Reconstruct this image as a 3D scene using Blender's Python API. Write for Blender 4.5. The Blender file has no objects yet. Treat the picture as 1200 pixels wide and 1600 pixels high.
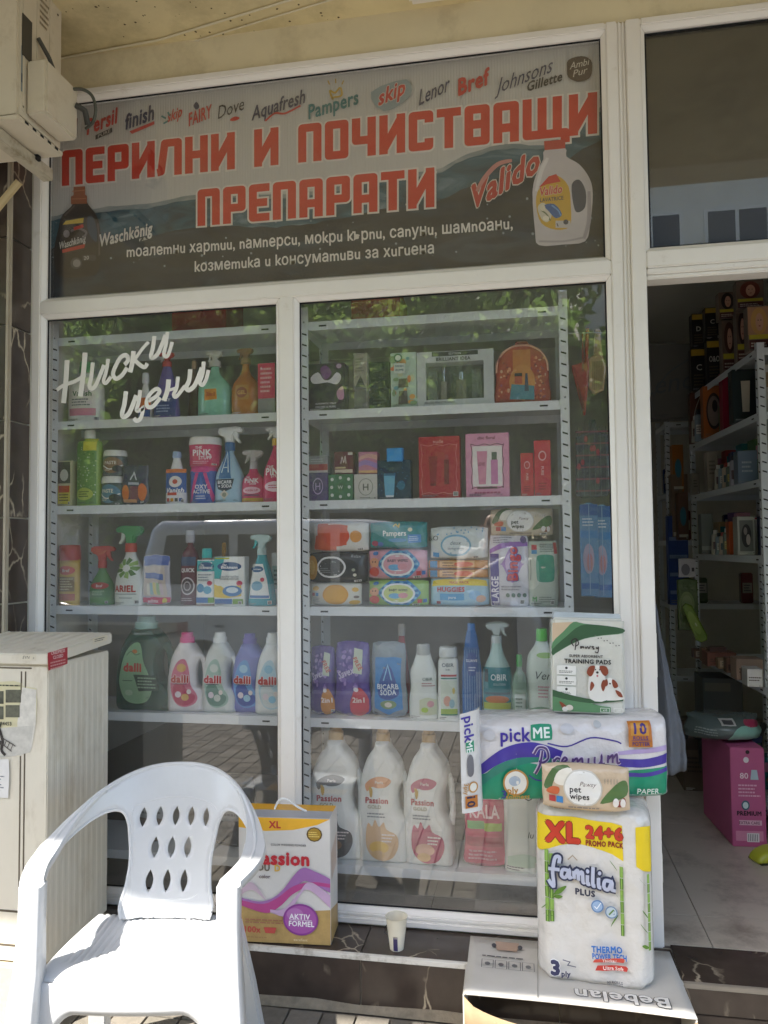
import bpy, bmesh, math, random
from mathutils import Vector, Matrix, noise
random.seed(7)
sc = bpy.context.scene
R = math.radians
# ------------------------------------------------------------------ camera
CAM_D, CAM_Z, CAM_F = 2.6, 1.42, 1200.0
_ya, _pi, _ro = R(10.243), R(2.687), R(-0.577)
_f = Vector((-math.sin(_ya)*math.cos(_pi), math.cos(_ya)*math.cos(_pi), math.sin(_pi)))
_r = Vector((math.cos(_ya), math.sin(_ya), 0)); _u = _r.cross(_f)
_r, _u = _r*math.cos(_ro)+_u*math.sin(_ro), -_r*math.sin(_ro)+_u*math.cos(_ro)
CAM = Vector((0, -CAM_D, CAM_Z))
cd = bpy.data.cameras.new('camera'); cd.sensor_fit = 'HORIZONTAL'; cd.sensor_width = 36; cd.lens = 36*CAM_F/1200
cd.clip_start = .05; cd.clip_end = 500
co = bpy.data.objects.new('camera', cd); sc.collection.objects.link(co); sc.camera = co
co.matrix_world = Matrix(((_r.x, _u.x, -_f.x, CAM.x), (_r.y, _u.y, -_f.y, CAM.y), (_r.z, _u.z, -_f.z, CAM.z), (0, 0, 0, 1)))
# ------------------------------------------------------------------ sky, sun, exposure
SUN = Vector((.50, .70, -1.0)).normalized()          # way the light travels
w = bpy.data.worlds.new('World'); sc.world = w; w.use_nodes = True
nt = w.node_tree; bg = nt.nodes['Background']
sky = nt.nodes.new('ShaderNodeTexSky'); sky.sky_type = 'NISHITA'; sky.sun_disc = False
sky.sun_elevation = math.asin(-SUN.z); sky.sun_rotation = math.atan2(-SUN.x, -SUN.y) % (2*math.pi)
sky.dust_density = 1.5
nt.links.new(sky.outputs[0], bg.inputs[0]); bg.inputs[1].default_value = .15
sl = bpy.data.lights.new('sun', 'SUN'); sl.energy = 3.1; sl.angle = R(.55); sl.color = (1, .955, .88)
so = bpy.data.objects.new('sun', sl); sc.collection.objects.link(so)
so.rotation_euler = SUN.to_track_quat('-Z', 'Y').to_euler(); so.location = (-4, -9, 12)
vs = sc.view_settings; vs.view_transform = 'Standard'; vs.look = 'None'; vs.exposure = 2.08; vs.gamma = 1
vs.use_curve_mapping = False
sc.cycles.use_denoising = True; sc.cycles.max_bounces = 12; sc.cycles.transparent_max_bounces = 16
sc.cycles.diffuse_bounces = 8; sc.cycles.sample_clamp_indirect = 6
# ------------------------------------------------------------------ pixel -> place on a plane of the real place
def ray(px, py): return _r*((px-600)/CAM_F) - _u*((py-800)/CAM_F) + _f
def at(px, py, Y):
    d = ray(px, py); return CAM + d*((Y-CAM.y)/d.y)
def atz(px, py, Z):
    d = ray(px, py); return CAM + d*((Z-CAM.z)/d.z)
def atx(px, py, X):
    d = ray(px, py); return CAM + d*((X-CAM.x)/d.x)
# ------------------------------------------------------------------ materials
_M = {}
def lin(h):
    if isinstance(h, str):
        h = h.lstrip('#'); h = h if len(h) == 6 else ''.join(q*2 for q in h); c = [int(h[i:i+2], 16)/255 for i in (0, 2, 4)]
        return tuple(x/12.92 if x <= .04045 else ((x+.055)/1.055)**2.4 for x in c)
    return tuple(h)
def mat(col, rough=.5, var=.0, vscale=8, bump=0., bscale=60, metal=0., spec=.5, trans=0., alpha=1., coat=0., stretch=None, dirt=None, dscale=3., dlev=(.5, .7)):
    key = (str(col), rough, var, vscale, bump, bscale, metal, spec, trans, alpha, coat, stretch, dirt, dscale, dlev)
    if key in _M: return _M[key]
    m = bpy.data.materials.new('paint_%d' % len(_M)); m.use_nodes = True; n = m.node_tree.nodes; l = m.node_tree.links
    b = n['Principled BSDF']; c = lin(col)
    b.inputs['Base Color'].default_value = (*c, 1); b.inputs['Roughness'].default_value = rough
    b.inputs['Metallic'].default_value = metal; b.inputs['Specular IOR Level'].default_value = spec
    b.inputs['Transmission Weight'].default_value = trans; b.inputs['Alpha'].default_value = alpha
    b.inputs['Coat Weight'].default_value = coat
    if var or bump or dirt:
        tc = n.new('ShaderNodeTexCoord'); mp = n.new('ShaderNodeMapping'); l.new(tc.outputs['Object'], mp.inputs[0])
        if stretch: mp.inputs['Scale'].default_value = stretch
    last = None
    if var:
        t = n.new('ShaderNodeTexNoise'); t.inputs['Scale'].default_value = vscale; t.inputs['Detail'].default_value = 6; t.inputs['Roughness'].default_value = .65
        l.new(mp.outputs[0], t.inputs['Vector'])
        r = n.new('ShaderNodeMapRange'); r.inputs['From Min'].default_value = .3; r.inputs['From Max'].default_value = .7
        r.inputs['To Min'].default_value = 1-var; r.inputs['To Max'].default_value = 1+var; l.new(t.outputs[0], r.inputs[0])
        x = n.new('ShaderNodeVectorMath'); x.operation = 'SCALE'; x.inputs[0].default_value = c; l.new(r.outputs[0], x.inputs['Scale'])
        last = x.outputs[0]
    if dirt:
        t = n.new('ShaderNodeTexNoise'); t.inputs['Scale'].default_value = dscale; t.inputs['Detail'].default_value = 9; t.inputs['Roughness'].default_value = .7
        l.new(mp.outputs[0], t.inputs['Vector'])
        r = n.new('ShaderNodeMapRange'); r.inputs['From Min'].default_value = dlev[0]; r.inputs['From Max'].default_value = dlev[1]; l.new(t.outputs[0], r.inputs[0])
        x = n.new('ShaderNodeMix'); x.data_type = 'RGBA'; l.new(r.outputs[0], x.inputs[0])
        if last: l.new(last, x.inputs[6])
        else: x.inputs[6].default_value = (*c, 1)
        x.inputs[7].default_value = (*lin(dirt), 1); last = x.outputs[2]
    if last: l.new(last, b.inputs['Base Color'])
    if bump:
        t = n.new('ShaderNodeTexNoise'); t.inputs['Scale'].default_value = bscale; t.inputs['Detail'].default_value = 4; l.new(mp.outputs[0], t.inputs['Vector'])
        bp = n.new('ShaderNodeBump'); bp.inputs['Strength'].default_value = bump; bp.inputs['Distance'].default_value = .01
        l.new(t.outputs[0], bp.inputs['Height']); l.new(bp.outputs[0], b.inputs['Normal'])
    _M[key] = m; return m
def ink(col): return mat(col, .38, .06, 14)
def film(col): return mat(col, .2, .05, 10, .75, 24, coat=.3)
def plastic(col, r=.32): return mat(col, r, .04, 9)
def card(col): return mat(col, .45, .05, 12, .04, 40)
def glassmat(name, tint=(1, 1, 1), r0=.088, haze=.034):
    m = bpy.data.materials.new(name); m.use_nodes = True; n = m.node_tree.nodes; l = m.node_tree.links; n.clear()
    o = n.new('ShaderNodeOutputMaterial'); t = n.new('ShaderNodeBsdfTransparent'); t.inputs[0].default_value = (*tint, 1)
    g = n.new('ShaderNodeBsdfGlossy'); g.inputs['Roughness'].default_value = .0
    lw = n.new('ShaderNodeLayerWeight'); lw.inputs[0].default_value = .5
    p = n.new('ShaderNodeMath'); p.operation = 'POWER'; p.inputs[1].default_value = 5; l.new(lw.outputs['Facing'], p.inputs[0])
    a = n.new('ShaderNodeMath'); a.operation = 'MULTIPLY_ADD'; a.inputs[1].default_value = 1-r0; a.inputs[2].default_value = r0; l.new(p.outputs[0], a.inputs[0])
    x = n.new('ShaderNodeMixShader'); l.new(a.outputs[0], x.inputs[0]); l.new(t.outputs[0], x.inputs[1]); l.new(g.outputs[0], x.inputs[2]); 
    df = n.new('ShaderNodeBsdfDiffuse'); df.inputs[0].default_value = (.75, .73, .68, 1); y = n.new('ShaderNodeMixShader')  # pale diffuse layer imitates the veil of reflected light on the panes
    tc = n.new('ShaderNodeTexCoord'); tn = n.new('ShaderNodeTexNoise'); tn.inputs['Scale'].default_value = 2.2; tn.inputs['Detail'].default_value = 8; l.new(tc.outputs['Object'], tn.inputs['Vector'])
    mr = n.new('ShaderNodeMapRange'); mr.inputs['From Min'].default_value = .3; mr.inputs['From Max'].default_value = .75; mr.inputs['To Min'].default_value = haze*.5; mr.inputs['To Max'].default_value = haze*1.8; l.new(tn.outputs[0], mr.inputs[0])
    l.new(mr.outputs[0], y.inputs[0]); l.new(x.outputs[0], y.inputs[1]); l.new(df.outputs[0], y.inputs[2]); l.new(y.outputs[0], o.inputs[0])
    return m
def marble(name, base, vein, rough=.22):
    m = bpy.data.materials.new(name); m.use_nodes = True; n = m.node_tree.nodes; l = m.node_tree.links; b = n['Principled BSDF']
    tc = n.new('ShaderNodeTexCoord'); oi = n.new('ShaderNodeObjectInfo')
    ad = n.new('ShaderNodeVectorMath'); ad.operation = 'MULTIPLY_ADD'; ad.inputs[1].default_value = (9, 9, 9)
    l.new(oi.outputs['Random'], ad.inputs[0]); l.new(tc.outputs['Object'], ad.inputs[2])
    mp = n.new('ShaderNodeMapping'); mp.inputs['Rotation'].default_value = (.3, .5, .4); mp.inputs['Scale'].default_value = (1.5, 1.5, .8); l.new(ad.outputs[0], mp.inputs[0])
    ns = n.new('ShaderNodeTexNoise'); ns.inputs['Scale'].default_value = 5; ns.inputs['Detail'].default_value = 7; l.new(mp.outputs[0], ns.inputs['Vector'])
    sm = n.new('ShaderNodeVectorMath'); sm.operation = 'MULTIPLY_ADD'; sm.inputs[1].default_value = (.17, .17, .17); l.new(ns.outputs['Color'], sm.inputs[0]); l.new(mp.outputs[0], sm.inputs[2])
    v = n.new('ShaderNodeTexVoronoi'); v.feature = 'DISTANCE_TO_EDGE'; v.inputs['Scale'].default_value = 5.5; l.new(sm.outputs[0], v.inputs['Vector'])
    r = n.new('ShaderNodeMapRange'); r.inputs['From Min'].default_value = .0; r.inputs['From Max'].default_value = .034; r.inputs['To Min'].default_value = 1; r.inputs['To Max'].default_value = 0; l.new(v.outputs['Distance'], r.inputs[0])
    n2 = n.new('ShaderNodeTexNoise'); n2.inputs['Scale'].default_value = 4.5; n2.inputs['Detail'].default_value = 3; l.new(ad.outputs[0], n2.inputs['Vector'])
    r2 = n.new('ShaderNodeMapRange'); r2.inputs['From Min'].default_value = .49; r2.inputs['From Max'].default_value = .66; l.new(n2.outputs[0], r2.inputs[0])
    mu = n.new('ShaderNodeMath'); mu.operation = 'MULTIPLY'; l.new(r.outputs[0], mu.inputs[0]); l.new(r2.outputs[0], mu.inputs[1])
    n3 = n.new('ShaderNodeTexNoise'); n3.inputs['Scale'].default_value = 14; n3.inputs['Detail'].default_value = 8; l.new(ad.outputs[0], n3.inputs['Vector'])
    cr = n.new('ShaderNodeMix'); cr.data_type = 'RGBA'; l.new(n3.outputs[0], cr.inputs[0])
    c = lin(base); cr.inputs[6].default_value = (c[0]*.55, c[1]*.55, c[2]*.55, 1); cr.inputs[7].default_value = (c[0]*1.5, c[1]*1.45, c[2]*1.4, 1)
    x = n.new('ShaderNodeMix'); x.data_type = 'RGBA'; l.new(mu.outputs[0], x.inputs[0]); l.new(cr.outputs[2], x.inputs[6]); x.inputs[7].default_value = (*lin(vein), 1)
    l.new(x.outputs[2], b.inputs['Base Color']); b.inputs['Roughness'].default_value = rough
    return m
# ------------------------------------------------------------------ objects
def link(o): sc.collection.objects.link(o); return o
def props(o, label=None, cat=None, group=None, kind=None):
    if label: o['label'] = label
    if cat: o['category'] = cat
    if group: o['group'] = group
    if kind: o['kind'] = kind
    return o
def thing(name, label, cat, loc=(0, 0, 0), rz=0, group=None):
    o = bpy.data.objects.new(name, None); o.empty_display_size = .05; link(o); o.location = loc; o.rotation_euler = (0, 0, R(rz))
    return props(o, label, cat, group)
def smooth(me, ang=40):
    for p in me.polygons: p.use_smooth = True
    try: me.set_sharp_from_angle(angle=R(ang))
    except Exception: pass
class MB:
    def __init__(s): s.v = []; s.f = []; s.mi = []; s.mats = []
    def slot(s, m):
        if m not in s.mats: s.mats.append(m)
        return s.mats.index(m)
    def add(s, vs, fs, m):
        b = len(s.v); i = s.slot(m); s.v += [tuple(v) for v in vs]
        for f in fs: s.f.append(tuple(b+k for k in f)); s.mi.append(i)
        return s
    def box(s, x0, x1, y0, y1, z0, z1, m):
        return s.add([(x, y, z) for x in (x0, x1) for y in (y0, y1) for z in (z0, z1)],
                     [(0, 1, 3, 2), (4, 6, 7, 5), (0, 4, 5, 1), (2, 3, 7, 6), (0, 2, 6, 4), (1, 5, 7, 3)], m)
    def prism(s, pts, y0, y1, m):          # outline in x-z, counter-clockwise seen from the front, pushed from y0 to y1
        n = len(pts); return s.add([(x, y0, z) for x, z in pts]+[(x, y1, z) for x, z in pts],
            [tuple(range(n)), tuple(range(2*n-1, n-1, -1))]+[(i, i+n, (i+1) % n+n, (i+1) % n) for i in range(n)], m)
    def rings(s, rs, m, cap=True):
        k = len(rs[0]); vs = [p for r in rs for p in r]; fs = []
        for j in range(len(rs)-1):
            for i in range(k): fs.append((j*k+i, j*k+(i+1) % k, (j+1)*k+(i+1) % k, (j+1)*k+i))
        if cap: fs += [tuple(range(k-1, -1, -1)), tuple((len(rs)-1)*k+i for i in range(k))]
        return s.add(vs, fs, m)
    def cyl(s, cx, cy, z0, z1, r0, r1, m, k=20, cap=True):
        return s.rings([[(cx+r*math.cos(2*math.pi*i/k), cy+r*math.sin(2*math.pi*i/k), z) for i in range(k)] for z, r in ((z0, r0), (z1, r1))], m, cap)
    def tube(s, pts, r, m, k=8):
        pts = [Vector(p) for p in pts]; rs = []; up = Vector((0.13, .31, 1)).normalized()
        for i, p in enumerate(pts):
            t = (pts[min(i+1, len(pts)-1)]-pts[max(i-1, 0)]).normalized()
            a = t.cross(up); a = a.normalized() if a.length > 1e-4 else Vector((1, 0, 0)); b = t.cross(a)
            rr = r[i] if isinstance(r, (list, tuple)) else r
            rs.append([tuple(p+a*rr*math.cos(2*math.pi*q/k)+b*rr*math.sin(2*math.pi*q/k)) for q in range(k)])
        return s.rings(rs, m)
    def build(s, name, parent=None, sm=True, ang=40, bevel=0, label=None, cat=None, group=None, kind=None, seg=2):
        me = bpy.data.meshes.new(name); me.from_pydata(s.v, [], s.f)
        for m in s.mats: me.materials.append(m)
        for p, i in zip(me.polygons, s.mi): p.material_index = i
        bm = bmesh.new(); bm.from_mesh(me); bmesh.ops.recalc_face_normals(bm, faces=bm.faces)
        if bevel: 
            es = [e for e in bm.edges if len(e.link_faces) == 2 and e.calc_face_angle(0) > R(35)]
            bmesh.ops.bevel(bm, geom=es, offset=bevel, segments=seg, affect='EDGES', clamp_overlap=True)
        bm.to_mesh(me); bm.free()
        if sm: smooth(me, ang)
        o = link(bpy.data.objects.new(name, me)); o.parent = parent
        return props(o, label, cat, group, kind)
def catmull(p, n=6, closed=False):
    p = [Vector(q) for q in p]; o = []; N = len(p)
    for i in range(N if closed else N-1):
        a, b, c, d = (p[(i-1) % N], p[i], p[(i+1) % N], p[(i+2) % N]) if closed else (p[max(i-1, 0)], p[i], p[i+1], p[min(i+2, N-1)])
        for k in range(n):
            t = k/n; o.append(.5*((2*b)+(c-a)*t+(2*a-5*b+4*c-d)*t*t+(3*b-a-3*c+d)*t**3))
    if not closed: o.append(p[-1])
    return o
def slab(name, outs, depth, bevel, m, parent, sm=4):   # outline (+holes) in x-z, rounded over towards both faces
    cu = bpy.data.curves.new('c', 'CURVE'); cu.dimensions = '2D'; cu.fill_mode = 'BOTH'
    cu.extrude = max(depth/2-bevel, 0); cu.bevel_depth = bevel; cu.bevel_resolution = 3; cu.offset = -bevel
    for io, o in enumerate(outs):
        o = o if io == 0 else o[::-1]
        q = [tuple(v) for v in catmull(o, sm, True)] if sm else o
        s = cu.splines.new('POLY'); s.points.add(len(q)-1); s.use_cyclic_u = True
        for p, a in zip(s.points, q): p.co = (a[0], a[1], 0, 1)
    ob = bpy.data.objects.new('c', cu); me = bpy.data.meshes.new_from_object(ob)
    me.transform(Matrix(((1, 0, 0, 0), (0, 0, -1, 0), (0, 1, 0, 0), (0, 0, 0, 1))))
    bpy.data.objects.remove(ob); bpy.data.curves.remove(cu)
    me.materials.clear(); me.materials.append(m); smooth(me, 50); me.name = name
    o = link(bpy.data.objects.new(name, me)); o.parent = parent
    return o
# ------------------------------------------------------------------ lettering
_T = {}
def text_mesh(s, sp_=0., shear=0.):
    sp_ = round(sp_, 3); k = (s, sp_, shear)
    if k not in _T:
        hard = s.index('ъ') if 'ъ' in s else -1; pre = s[:hard]; s = s.replace('ъ', 'ь')
        cu = bpy.data.curves.new('t', 'FONT'); cu.body = s; cu.space_character = 1+sp_*1.6; cu.shear = shear; cu.resolution_u = 2
        ob = bpy.data.objects.new('t', cu); me = bpy.data.meshes.new_from_object(ob)
        vs = [(v.co.x, v.co.y) for v in me.vertices]; fs = [tuple(p.vertices) for p in me.polygons]
        bpy.data.objects.remove(ob); bpy.data.curves.remove(cu); bpy.data.meshes.remove(me)
        if not vs: vs, fs = [(0, 0), (.1, 0), (.1, .1)], [(0, 1, 2)]
        if hard >= 0:                               # the hard sign: its stem takes a short bar to the left
            q = text_mesh('ь', 0, shear); xl = text_mesh(pre+'ь', sp_, shear)[3]-(q[3]-q[2]); b_ = len(vs); vs += [(xl-.14, .47), (xl+.02, .47), (xl+.02, .55), (xl-.14, .55)]; fs.append((b_, b_+1, b_+2, b_+3))
        xs = [v[0] for v in vs]; ys = [v[1] for v in vs]
        _T[k] = (vs, fs, min(xs), max(xs), min(ys), max(ys))
    return _T[k]
def bolder(b):                                       # a heavier weight: the same outline set again, shifted by b all round
    return [(0, 0)] if b < .004 else [(0, 0)]+[(b*math.cos(math.pi*k/4), b*math.sin(math.pi*k/4)) for k in range(8)]
def ribbon(pts, wd, closed=False):                      # mitred flat stroke
    n = len(pts); P = [Vector(p) for p in pts]; L = []; Rr = []
    for i in range(n):
        a = P[i-1] if (i > 0 or closed) else None; b = P[(i+1) % n] if (i < n-1 or closed) else None
        d0 = (P[i]-a).normalized() if a is not None else None; d1 = (b-P[i]).normalized() if b is not None else None
        if d0 is None: d0 = d1
        if d1 is None: d1 = d0
        n0 = Vector((-d0.y, d0.x)); n1 = Vector((-d1.y, d1.x)); mt = n0+n1
        mt = mt.normalized() if mt.length > 1e-6 else n0; k = min(1/max(mt.dot(n0), .3), 2.5)
        ww = (wd[i] if isinstance(wd, (list, tuple)) else wd)/2
        L.append(P[i]+mt*k*ww); Rr.append(P[i]-mt*k*ww)
    vs = L+Rr; fs = [(i, n+i, n+(i+1) % n, (i+1) % n) for i in range(n if closed else n-1)]
    return [tuple(v) for v in vs], fs
def rounded(pts, r, closed=False, seg=4):
    n = len(pts); P = [Vector(p) for p in pts]; o = []
    for i in range(n):
        if not closed and i in (0, n-1): o.append(P[i]); continue
        a = P[i-1]-P[i]; b = P[(i+1) % n]-P[i]; q = min(r, a.length*.45, b.length*.45)
        p0 = P[i]+a.normalized()*q; p1 = P[i]+b.normalized()*q
        for k in range(seg+1):
            t = k/seg; o.append(p0*(1-t)**2+P[i]*2*t*(1-t)+p1*t*t)
    return o
def refine(pts, fs, cell):                           # cut a flat drawing finely enough to follow a curved face
    bm = bmesh.new(); vv = [bm.verts.new((x, z, 0)) for x, z in pts]
    for f in fs:
        try: bm.faces.new([vv[i] for i in f])
        except ValueError: pass
    for _ in range(7):
        bmesh.ops.triangulate(bm, faces=[f for f in bm.faces if len(f.verts) > 3])
        es = [e for e in bm.edges if e.calc_length() > cell]
        if not es: break
        bmesh.ops.subdivide_edges(bm, edges=es, cuts=1)
    bm.verts.index_update(); p = [(v.co.x, v.co.y) for v in bm.verts]; f = [tuple(v.index for v in q.verts) for q in bm.faces]; bm.free()
    return p, f
class Print:
    """flat print on a face W x H metres; u,v run 0..1 from its lower left; surf(x,z) is the face's y"""
    def __init__(s, W, H, surf, step=.00022, cell=None): s.W, s.H, s.surf, s.mb, s.off, s.step, s.cell, s.warp = W, H, surf, MB(), (.0009 if cell else .0005), step, cell, None
    def raw(s, pts, fs, col):               # pts in metres, x centred, z from base
        m = col if not isinstance(col, (str, tuple)) else ink(col)
        if s.cell: pts, fs = refine(pts, fs, s.cell)
        if getattr(s, 'warp', None): s.mb.add([(lambda q, y: (q[0], y, q[1]))(s.warp(x, z), s.surf(x, z)-s.off) for x, z in pts], fs, m)
        else: s.mb.add([(x, s.surf(x, z)-s.off, z) for x, z in pts], fs, m)
        s.off += s.step; return s
    def p(s, u, v): return ((u-.5)*s.W, v*s.H)
    def rect(s, u0, v0, u1, v1, col, n=8):
        pts = []; 
        for i in range(n+1):
            for j in range(n+1): pts.append(s.p(u0+(u1-u0)*i/n, v0+(v1-v0)*j/n))
        return s.raw(pts, [(i*(n+1)+j, (i+1)*(n+1)+j, (i+1)*(n+1)+j+1, i*(n+1)+j+1) for i in range(n) for j in range(n)], col)
    def ell(s, cu, cv, ru, rv, col, k=28, rings=3, a0=0, a1=360):
        pts = [s.p(cu, cv)]; full = abs(a1-a0) >= 360; kk = k if full else k+1
        for q in range(1, rings+1):
            for i in range(kk):
                a = R(a0+(a1-a0)*i/k); pts.append(s.p(cu+ru*q/rings*math.cos(a), cv+rv*q/rings*math.sin(a)))
        fs = []
        for i in range(k):
            j = (i+1) % kk; fs.append((0, 1+i, 1+j))
            for q in range(rings-1): fs.append((1+q*kk+i, 1+(q+1)*kk+i, 1+(q+1)*kk+j, 1+q*kk+j))
        return s.raw(pts, fs, col)
    def poly(s, pts, col, sm=0):
        if sm: pts = [tuple(q) for q in catmull(pts, sm, True)]
        pts = [s.p(*q) for q in pts]; return s.raw(pts, [tuple(range(len(pts)))], col)
    def band(s, lo, hi, col, n=6):          # area between two curves given as (u,v) lists, left to right
        a = catmull(lo, n); b = catmull(hi, n); k = min(len(a), len(b))
        pts = [s.p(*q) for q in a[:k]]+[s.p(*q) for q in b[:k]]
        return s.raw(pts, [(i, i+1, k+i+1, k+i) for i in range(k-1)], col)
    def line(s, pts, wd, col, sm=5, closed=False):
        q = [s.p(*a) for a in (catmull(pts, sm, closed) if sm else pts)]; v, f = ribbon(q, wd*s.W, closed); return s.raw(v, f, col)
    def text(s, t, cu, cv, h, col, bold=.012, shear=0., wmax=None, rot=0, out=None, sx=1.):
        vs, fs, x0, x1, y0, y1 = text_mesh(t, bold, shear)
        k = h*s.H/.72; kx = k*sx
        if wmax and (x1-x0)*kx > wmax*s.W: kx = wmax*s.W/(x1-x0)
        c, sn = math.cos(R(rot)), math.sin(R(rot)); ox, oz = s.p(cu, cv)
        def go(a, b): return [(ox+c*(x+a-(x0+x1)/2)*kx-sn*(y+b-.36)*k, oz+sn*(x+a-(x0+x1)/2)*kx+c*(y+b-.36)*k) for x, y in vs]
        st, s.step = s.step, .00002
        if out:
            for a, b in bolder(bold*.8+out[1]): s.raw(go(a, b), fs, out[0])
            s.off += st
        for a, b in bolder(bold*.8): s.raw(go(a, b), fs, col)
        s.step = st; s.off += st; return s
    def lines(s, u0, u1, v0, v1, n, col, fill=.45):      # rows of tiny print, too small to read
        rg = random.Random(int(u0*977+v0*131+n))
        for i in range(n):
            v = v1-(v1-v0)*(i+.5)/n; hh = (v1-v0)/n*fill/2; u = u0; e = u1-(u1-u0)*rg.uniform(0, .3)
            while u < e:
                l = rg.uniform(.05, .16)*(u1-u0); s.rect(u, v-hh, min(u+l, e), v+hh, col, 1); s.off -= s.step; u += l+.025*(u1-u0)
        s.off += s.step; return s
    def build(s, parent, name='printed_label', sub=None): return s.mb.build(name, sub or parent, sm=True, ang=60)
class WallPrint(Print):
    """the same on an upright plane y=Y of the shop front, laid out with the positions read off the photograph"""
    def __init__(s, Y, step=.0002): s.Y, s.mb, s.off, s.step, s.cell = Y, MB(), .0, step, None; s.W = s.H = 1; s.surf = lambda x, z: s.Y
    def p(s, px, py): v = at(px, py, s.Y); return (v.x, v.z)
    def text(s, t, p0, p1, h, col, bold=.012, shear=0., out=None):   # baseline from p0 to p1, cap height h
        a = at(*p0, s.Y); b = at(*p1, s.Y); up = at(p0[0], p0[1]-h, s.Y)-a; dx = b-a
        vs, fs, x0, x1, y0, y1 = text_mesh(t, bold, shear)
        def go(e, g):
            o = []
            for x, y in vs:
                q = a+dx*((x+e-x0)/(x1-x0))+up*((y+g)/.72); o.append((q.x, q.z))
            return o
        st, s.step = s.step, .00001
        if out:
            for e, g in bolder(bold*.8+out[1]): s.raw(go(e, g), fs, out[0])
        for e, g in bolder(bold*.8): s.raw(go(e, g), fs, col)
        s.step = st; s.off += st; return s
    def stroke(s, pts, wpx, col, sm=6, closed=False, taper=False):
        q = [s.p(*a) for a in (catmull(pts, sm, closed) if sm else pts)]; k = (at(600, 600, s.Y)-at(601, 600, s.Y)).length
        n = len(q); wd = [wpx*k*(.55+.9*math.sin(math.pi*min(max((i+.6)/n, 0), 1))**.6*.5 if taper else 1) for i in range(n)]
        v, f = ribbon(q, wd, closed); return s.raw(v, f, col)
    def circ(s, cx, cy, rx, ry, col): return s.poly([(cx+rx*math.cos(2*math.pi*i/26), cy-ry*math.sin(2*math.pi*i/26)) for i in range(26)], col)
# ================================================================== the setting
M_UPVC = mat('#f0ece6', .3, .03, 5, .02, 30, dirt='#b9ad97', dscale=9, dlev=(.62, .95))
M_CREAM = mat('#e4d8b6', .85, .07, 2.5, .12, 22, dirt='#b5a682', dscale=3.2, dlev=(.52, .85))
M_SOFF = mat('#d9cba0', .9, .10, 2.2, .2, 14, dirt='#a39670', dscale=2.6, dlev=(.48, .8))
M_MARB = marble('dark_marble', '#463d37', '#c4b69e')
M_GROUT = mat('#b9b1a2', .9, .1, 20)
M_STEEL = mat('#dfe4e6', .4, .03, 6, dirt='#b5b7b3', dscale=8, dlev=(.62, .9))
M_HOLE = mat('#16181a', .8)
M_GLASS = glassmat('window_glass'); M_GLASS2 = glassmat('low_haze_glass', haze=.012)  # second glass carries less of the painted haze
M_DARKWALL = mat('#d2cfc4', .9, .08, 3)
M_CONC = mat('#8f8a80', .9, .15, 5, .3, 40)

mb = MB().box(-14, 14, -4.8, -.2, -.2, -.012, mat('#6a6358', .95, .2, 9)); pave = mb.build('pavement', sm=False, kind='structure')
tb = MB(); rg = random.Random(3); T = .105
M_P = [mat(c, .9, .15, 30, .2, 90) for c in ('#7a7469', '#726c62', '#847d72')]
for i in range(-34, 26):
    for j in range(43):
        x = i*T; y = -.245-j*T; z = rg.uniform(-.002, .001); g = .0035
        tb.box(x+g, x+T-g, y-T+g, y-g, -.011, z, M_P[rg.randrange(3)])
tb.build('paving_tiles', pave, sm=False, kind='stuff')
mb = MB()
pts = [(-4+8*k/60, -.236-.012*noise.noise(Vector((k*.7, 0, 0)))) for k in range(61)]
mb.add([(x, -.2155, 0.001) for x, y in pts]+[(x, -.2155, .016+.01*noise.noise(Vector((x*5, 3, 0)))) for x, y in pts]+[(x, y, -.004) for x, y in pts],
       [(61+i, 62+i, 123+i, 122+i) for i in range(60)], mat('#8a806f', .95, .25, 30, .4, 60))
mb.build('mortar_strip', pave)
MB().box(-40, 40, -4.95, -4.8, -.2, .0, mat('#b5b0a5', .85, .1, 5)).build('kerb', sm=False, kind='structure', bevel=.015)
MB().box(-60, 60, -40, -4.95, -.3, -.12, mat('#55534f', .9, .2, 3, .3, 120)).build('road', sm=False, kind='structure')

# ------------------------------------------------------------------ the building that holds the shop
bld = thing('shop_building', 'cream rendered building with shop front under a deep balcony slab', 'building', (0, 0, 0))
MB().box(-1.80, 1.43, -.02, .26, 3.16, 3.302, M_CREAM).build('lintel', bld, sm=False)
sf = MB(); q_ = [(-4.5, -2.57), (.62, -2.57), (.62, -1.34), (5.2, -1.34), (5.2, .3), (-4.5, .3)]; sf.add([(x, y, 3.30) for x, y in q_]+[(x, y, 3.46) for x, y in q_], [tuple(range(5, -1, -1)), tuple(range(6, 12))]+[(i, (i+1) % 6, (i+1) % 6+6, i+6) for i in range(6)], M_SOFF); sf.build('shop_soffit', bld, sm=False)
MB().box(-6.5, 6.5, -3.05, .0, 3.98, 4.14, M_CREAM).build('sun_block_slab', bld, sm=False); MB().box(-6.5, 6.5, -3.035, -2.95, 4.1405, 5.0, M_CREAM).build('sun_block_parapet', bld, sm=False)  # unseen slab and parapet, added overhead to block the sun
MB().box(-4.5, 5.2, .0, .3, 3.46, 9, M_CREAM).build('upper_wall', bld, sm=False)
cor = MB().tube([tuple(atz(p, q, 3.293)) for p, q in ((90, 92), (250, 62), (420, 10), (520, -20))], .004, mat('#d8cfb4', .6))
cor.tube([tuple(atz(p, q, 3.293)) for p, q in ((95, 97), (280, 72), (430, 26), (600, -25))], .003, mat('#d8cfb4', .6))
cor.build('wiring', bld)
lt = MB().box(*(lambda a, b: (a.x, b.x, a.y-.10, a.y))(atz(640, 8, 3.27), atz(738, 8, 3.27)), 3.262, 3.30, mat('#e6e0d2', .4))
lt.build('ceiling_lamp', bld, bevel=.012)
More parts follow.
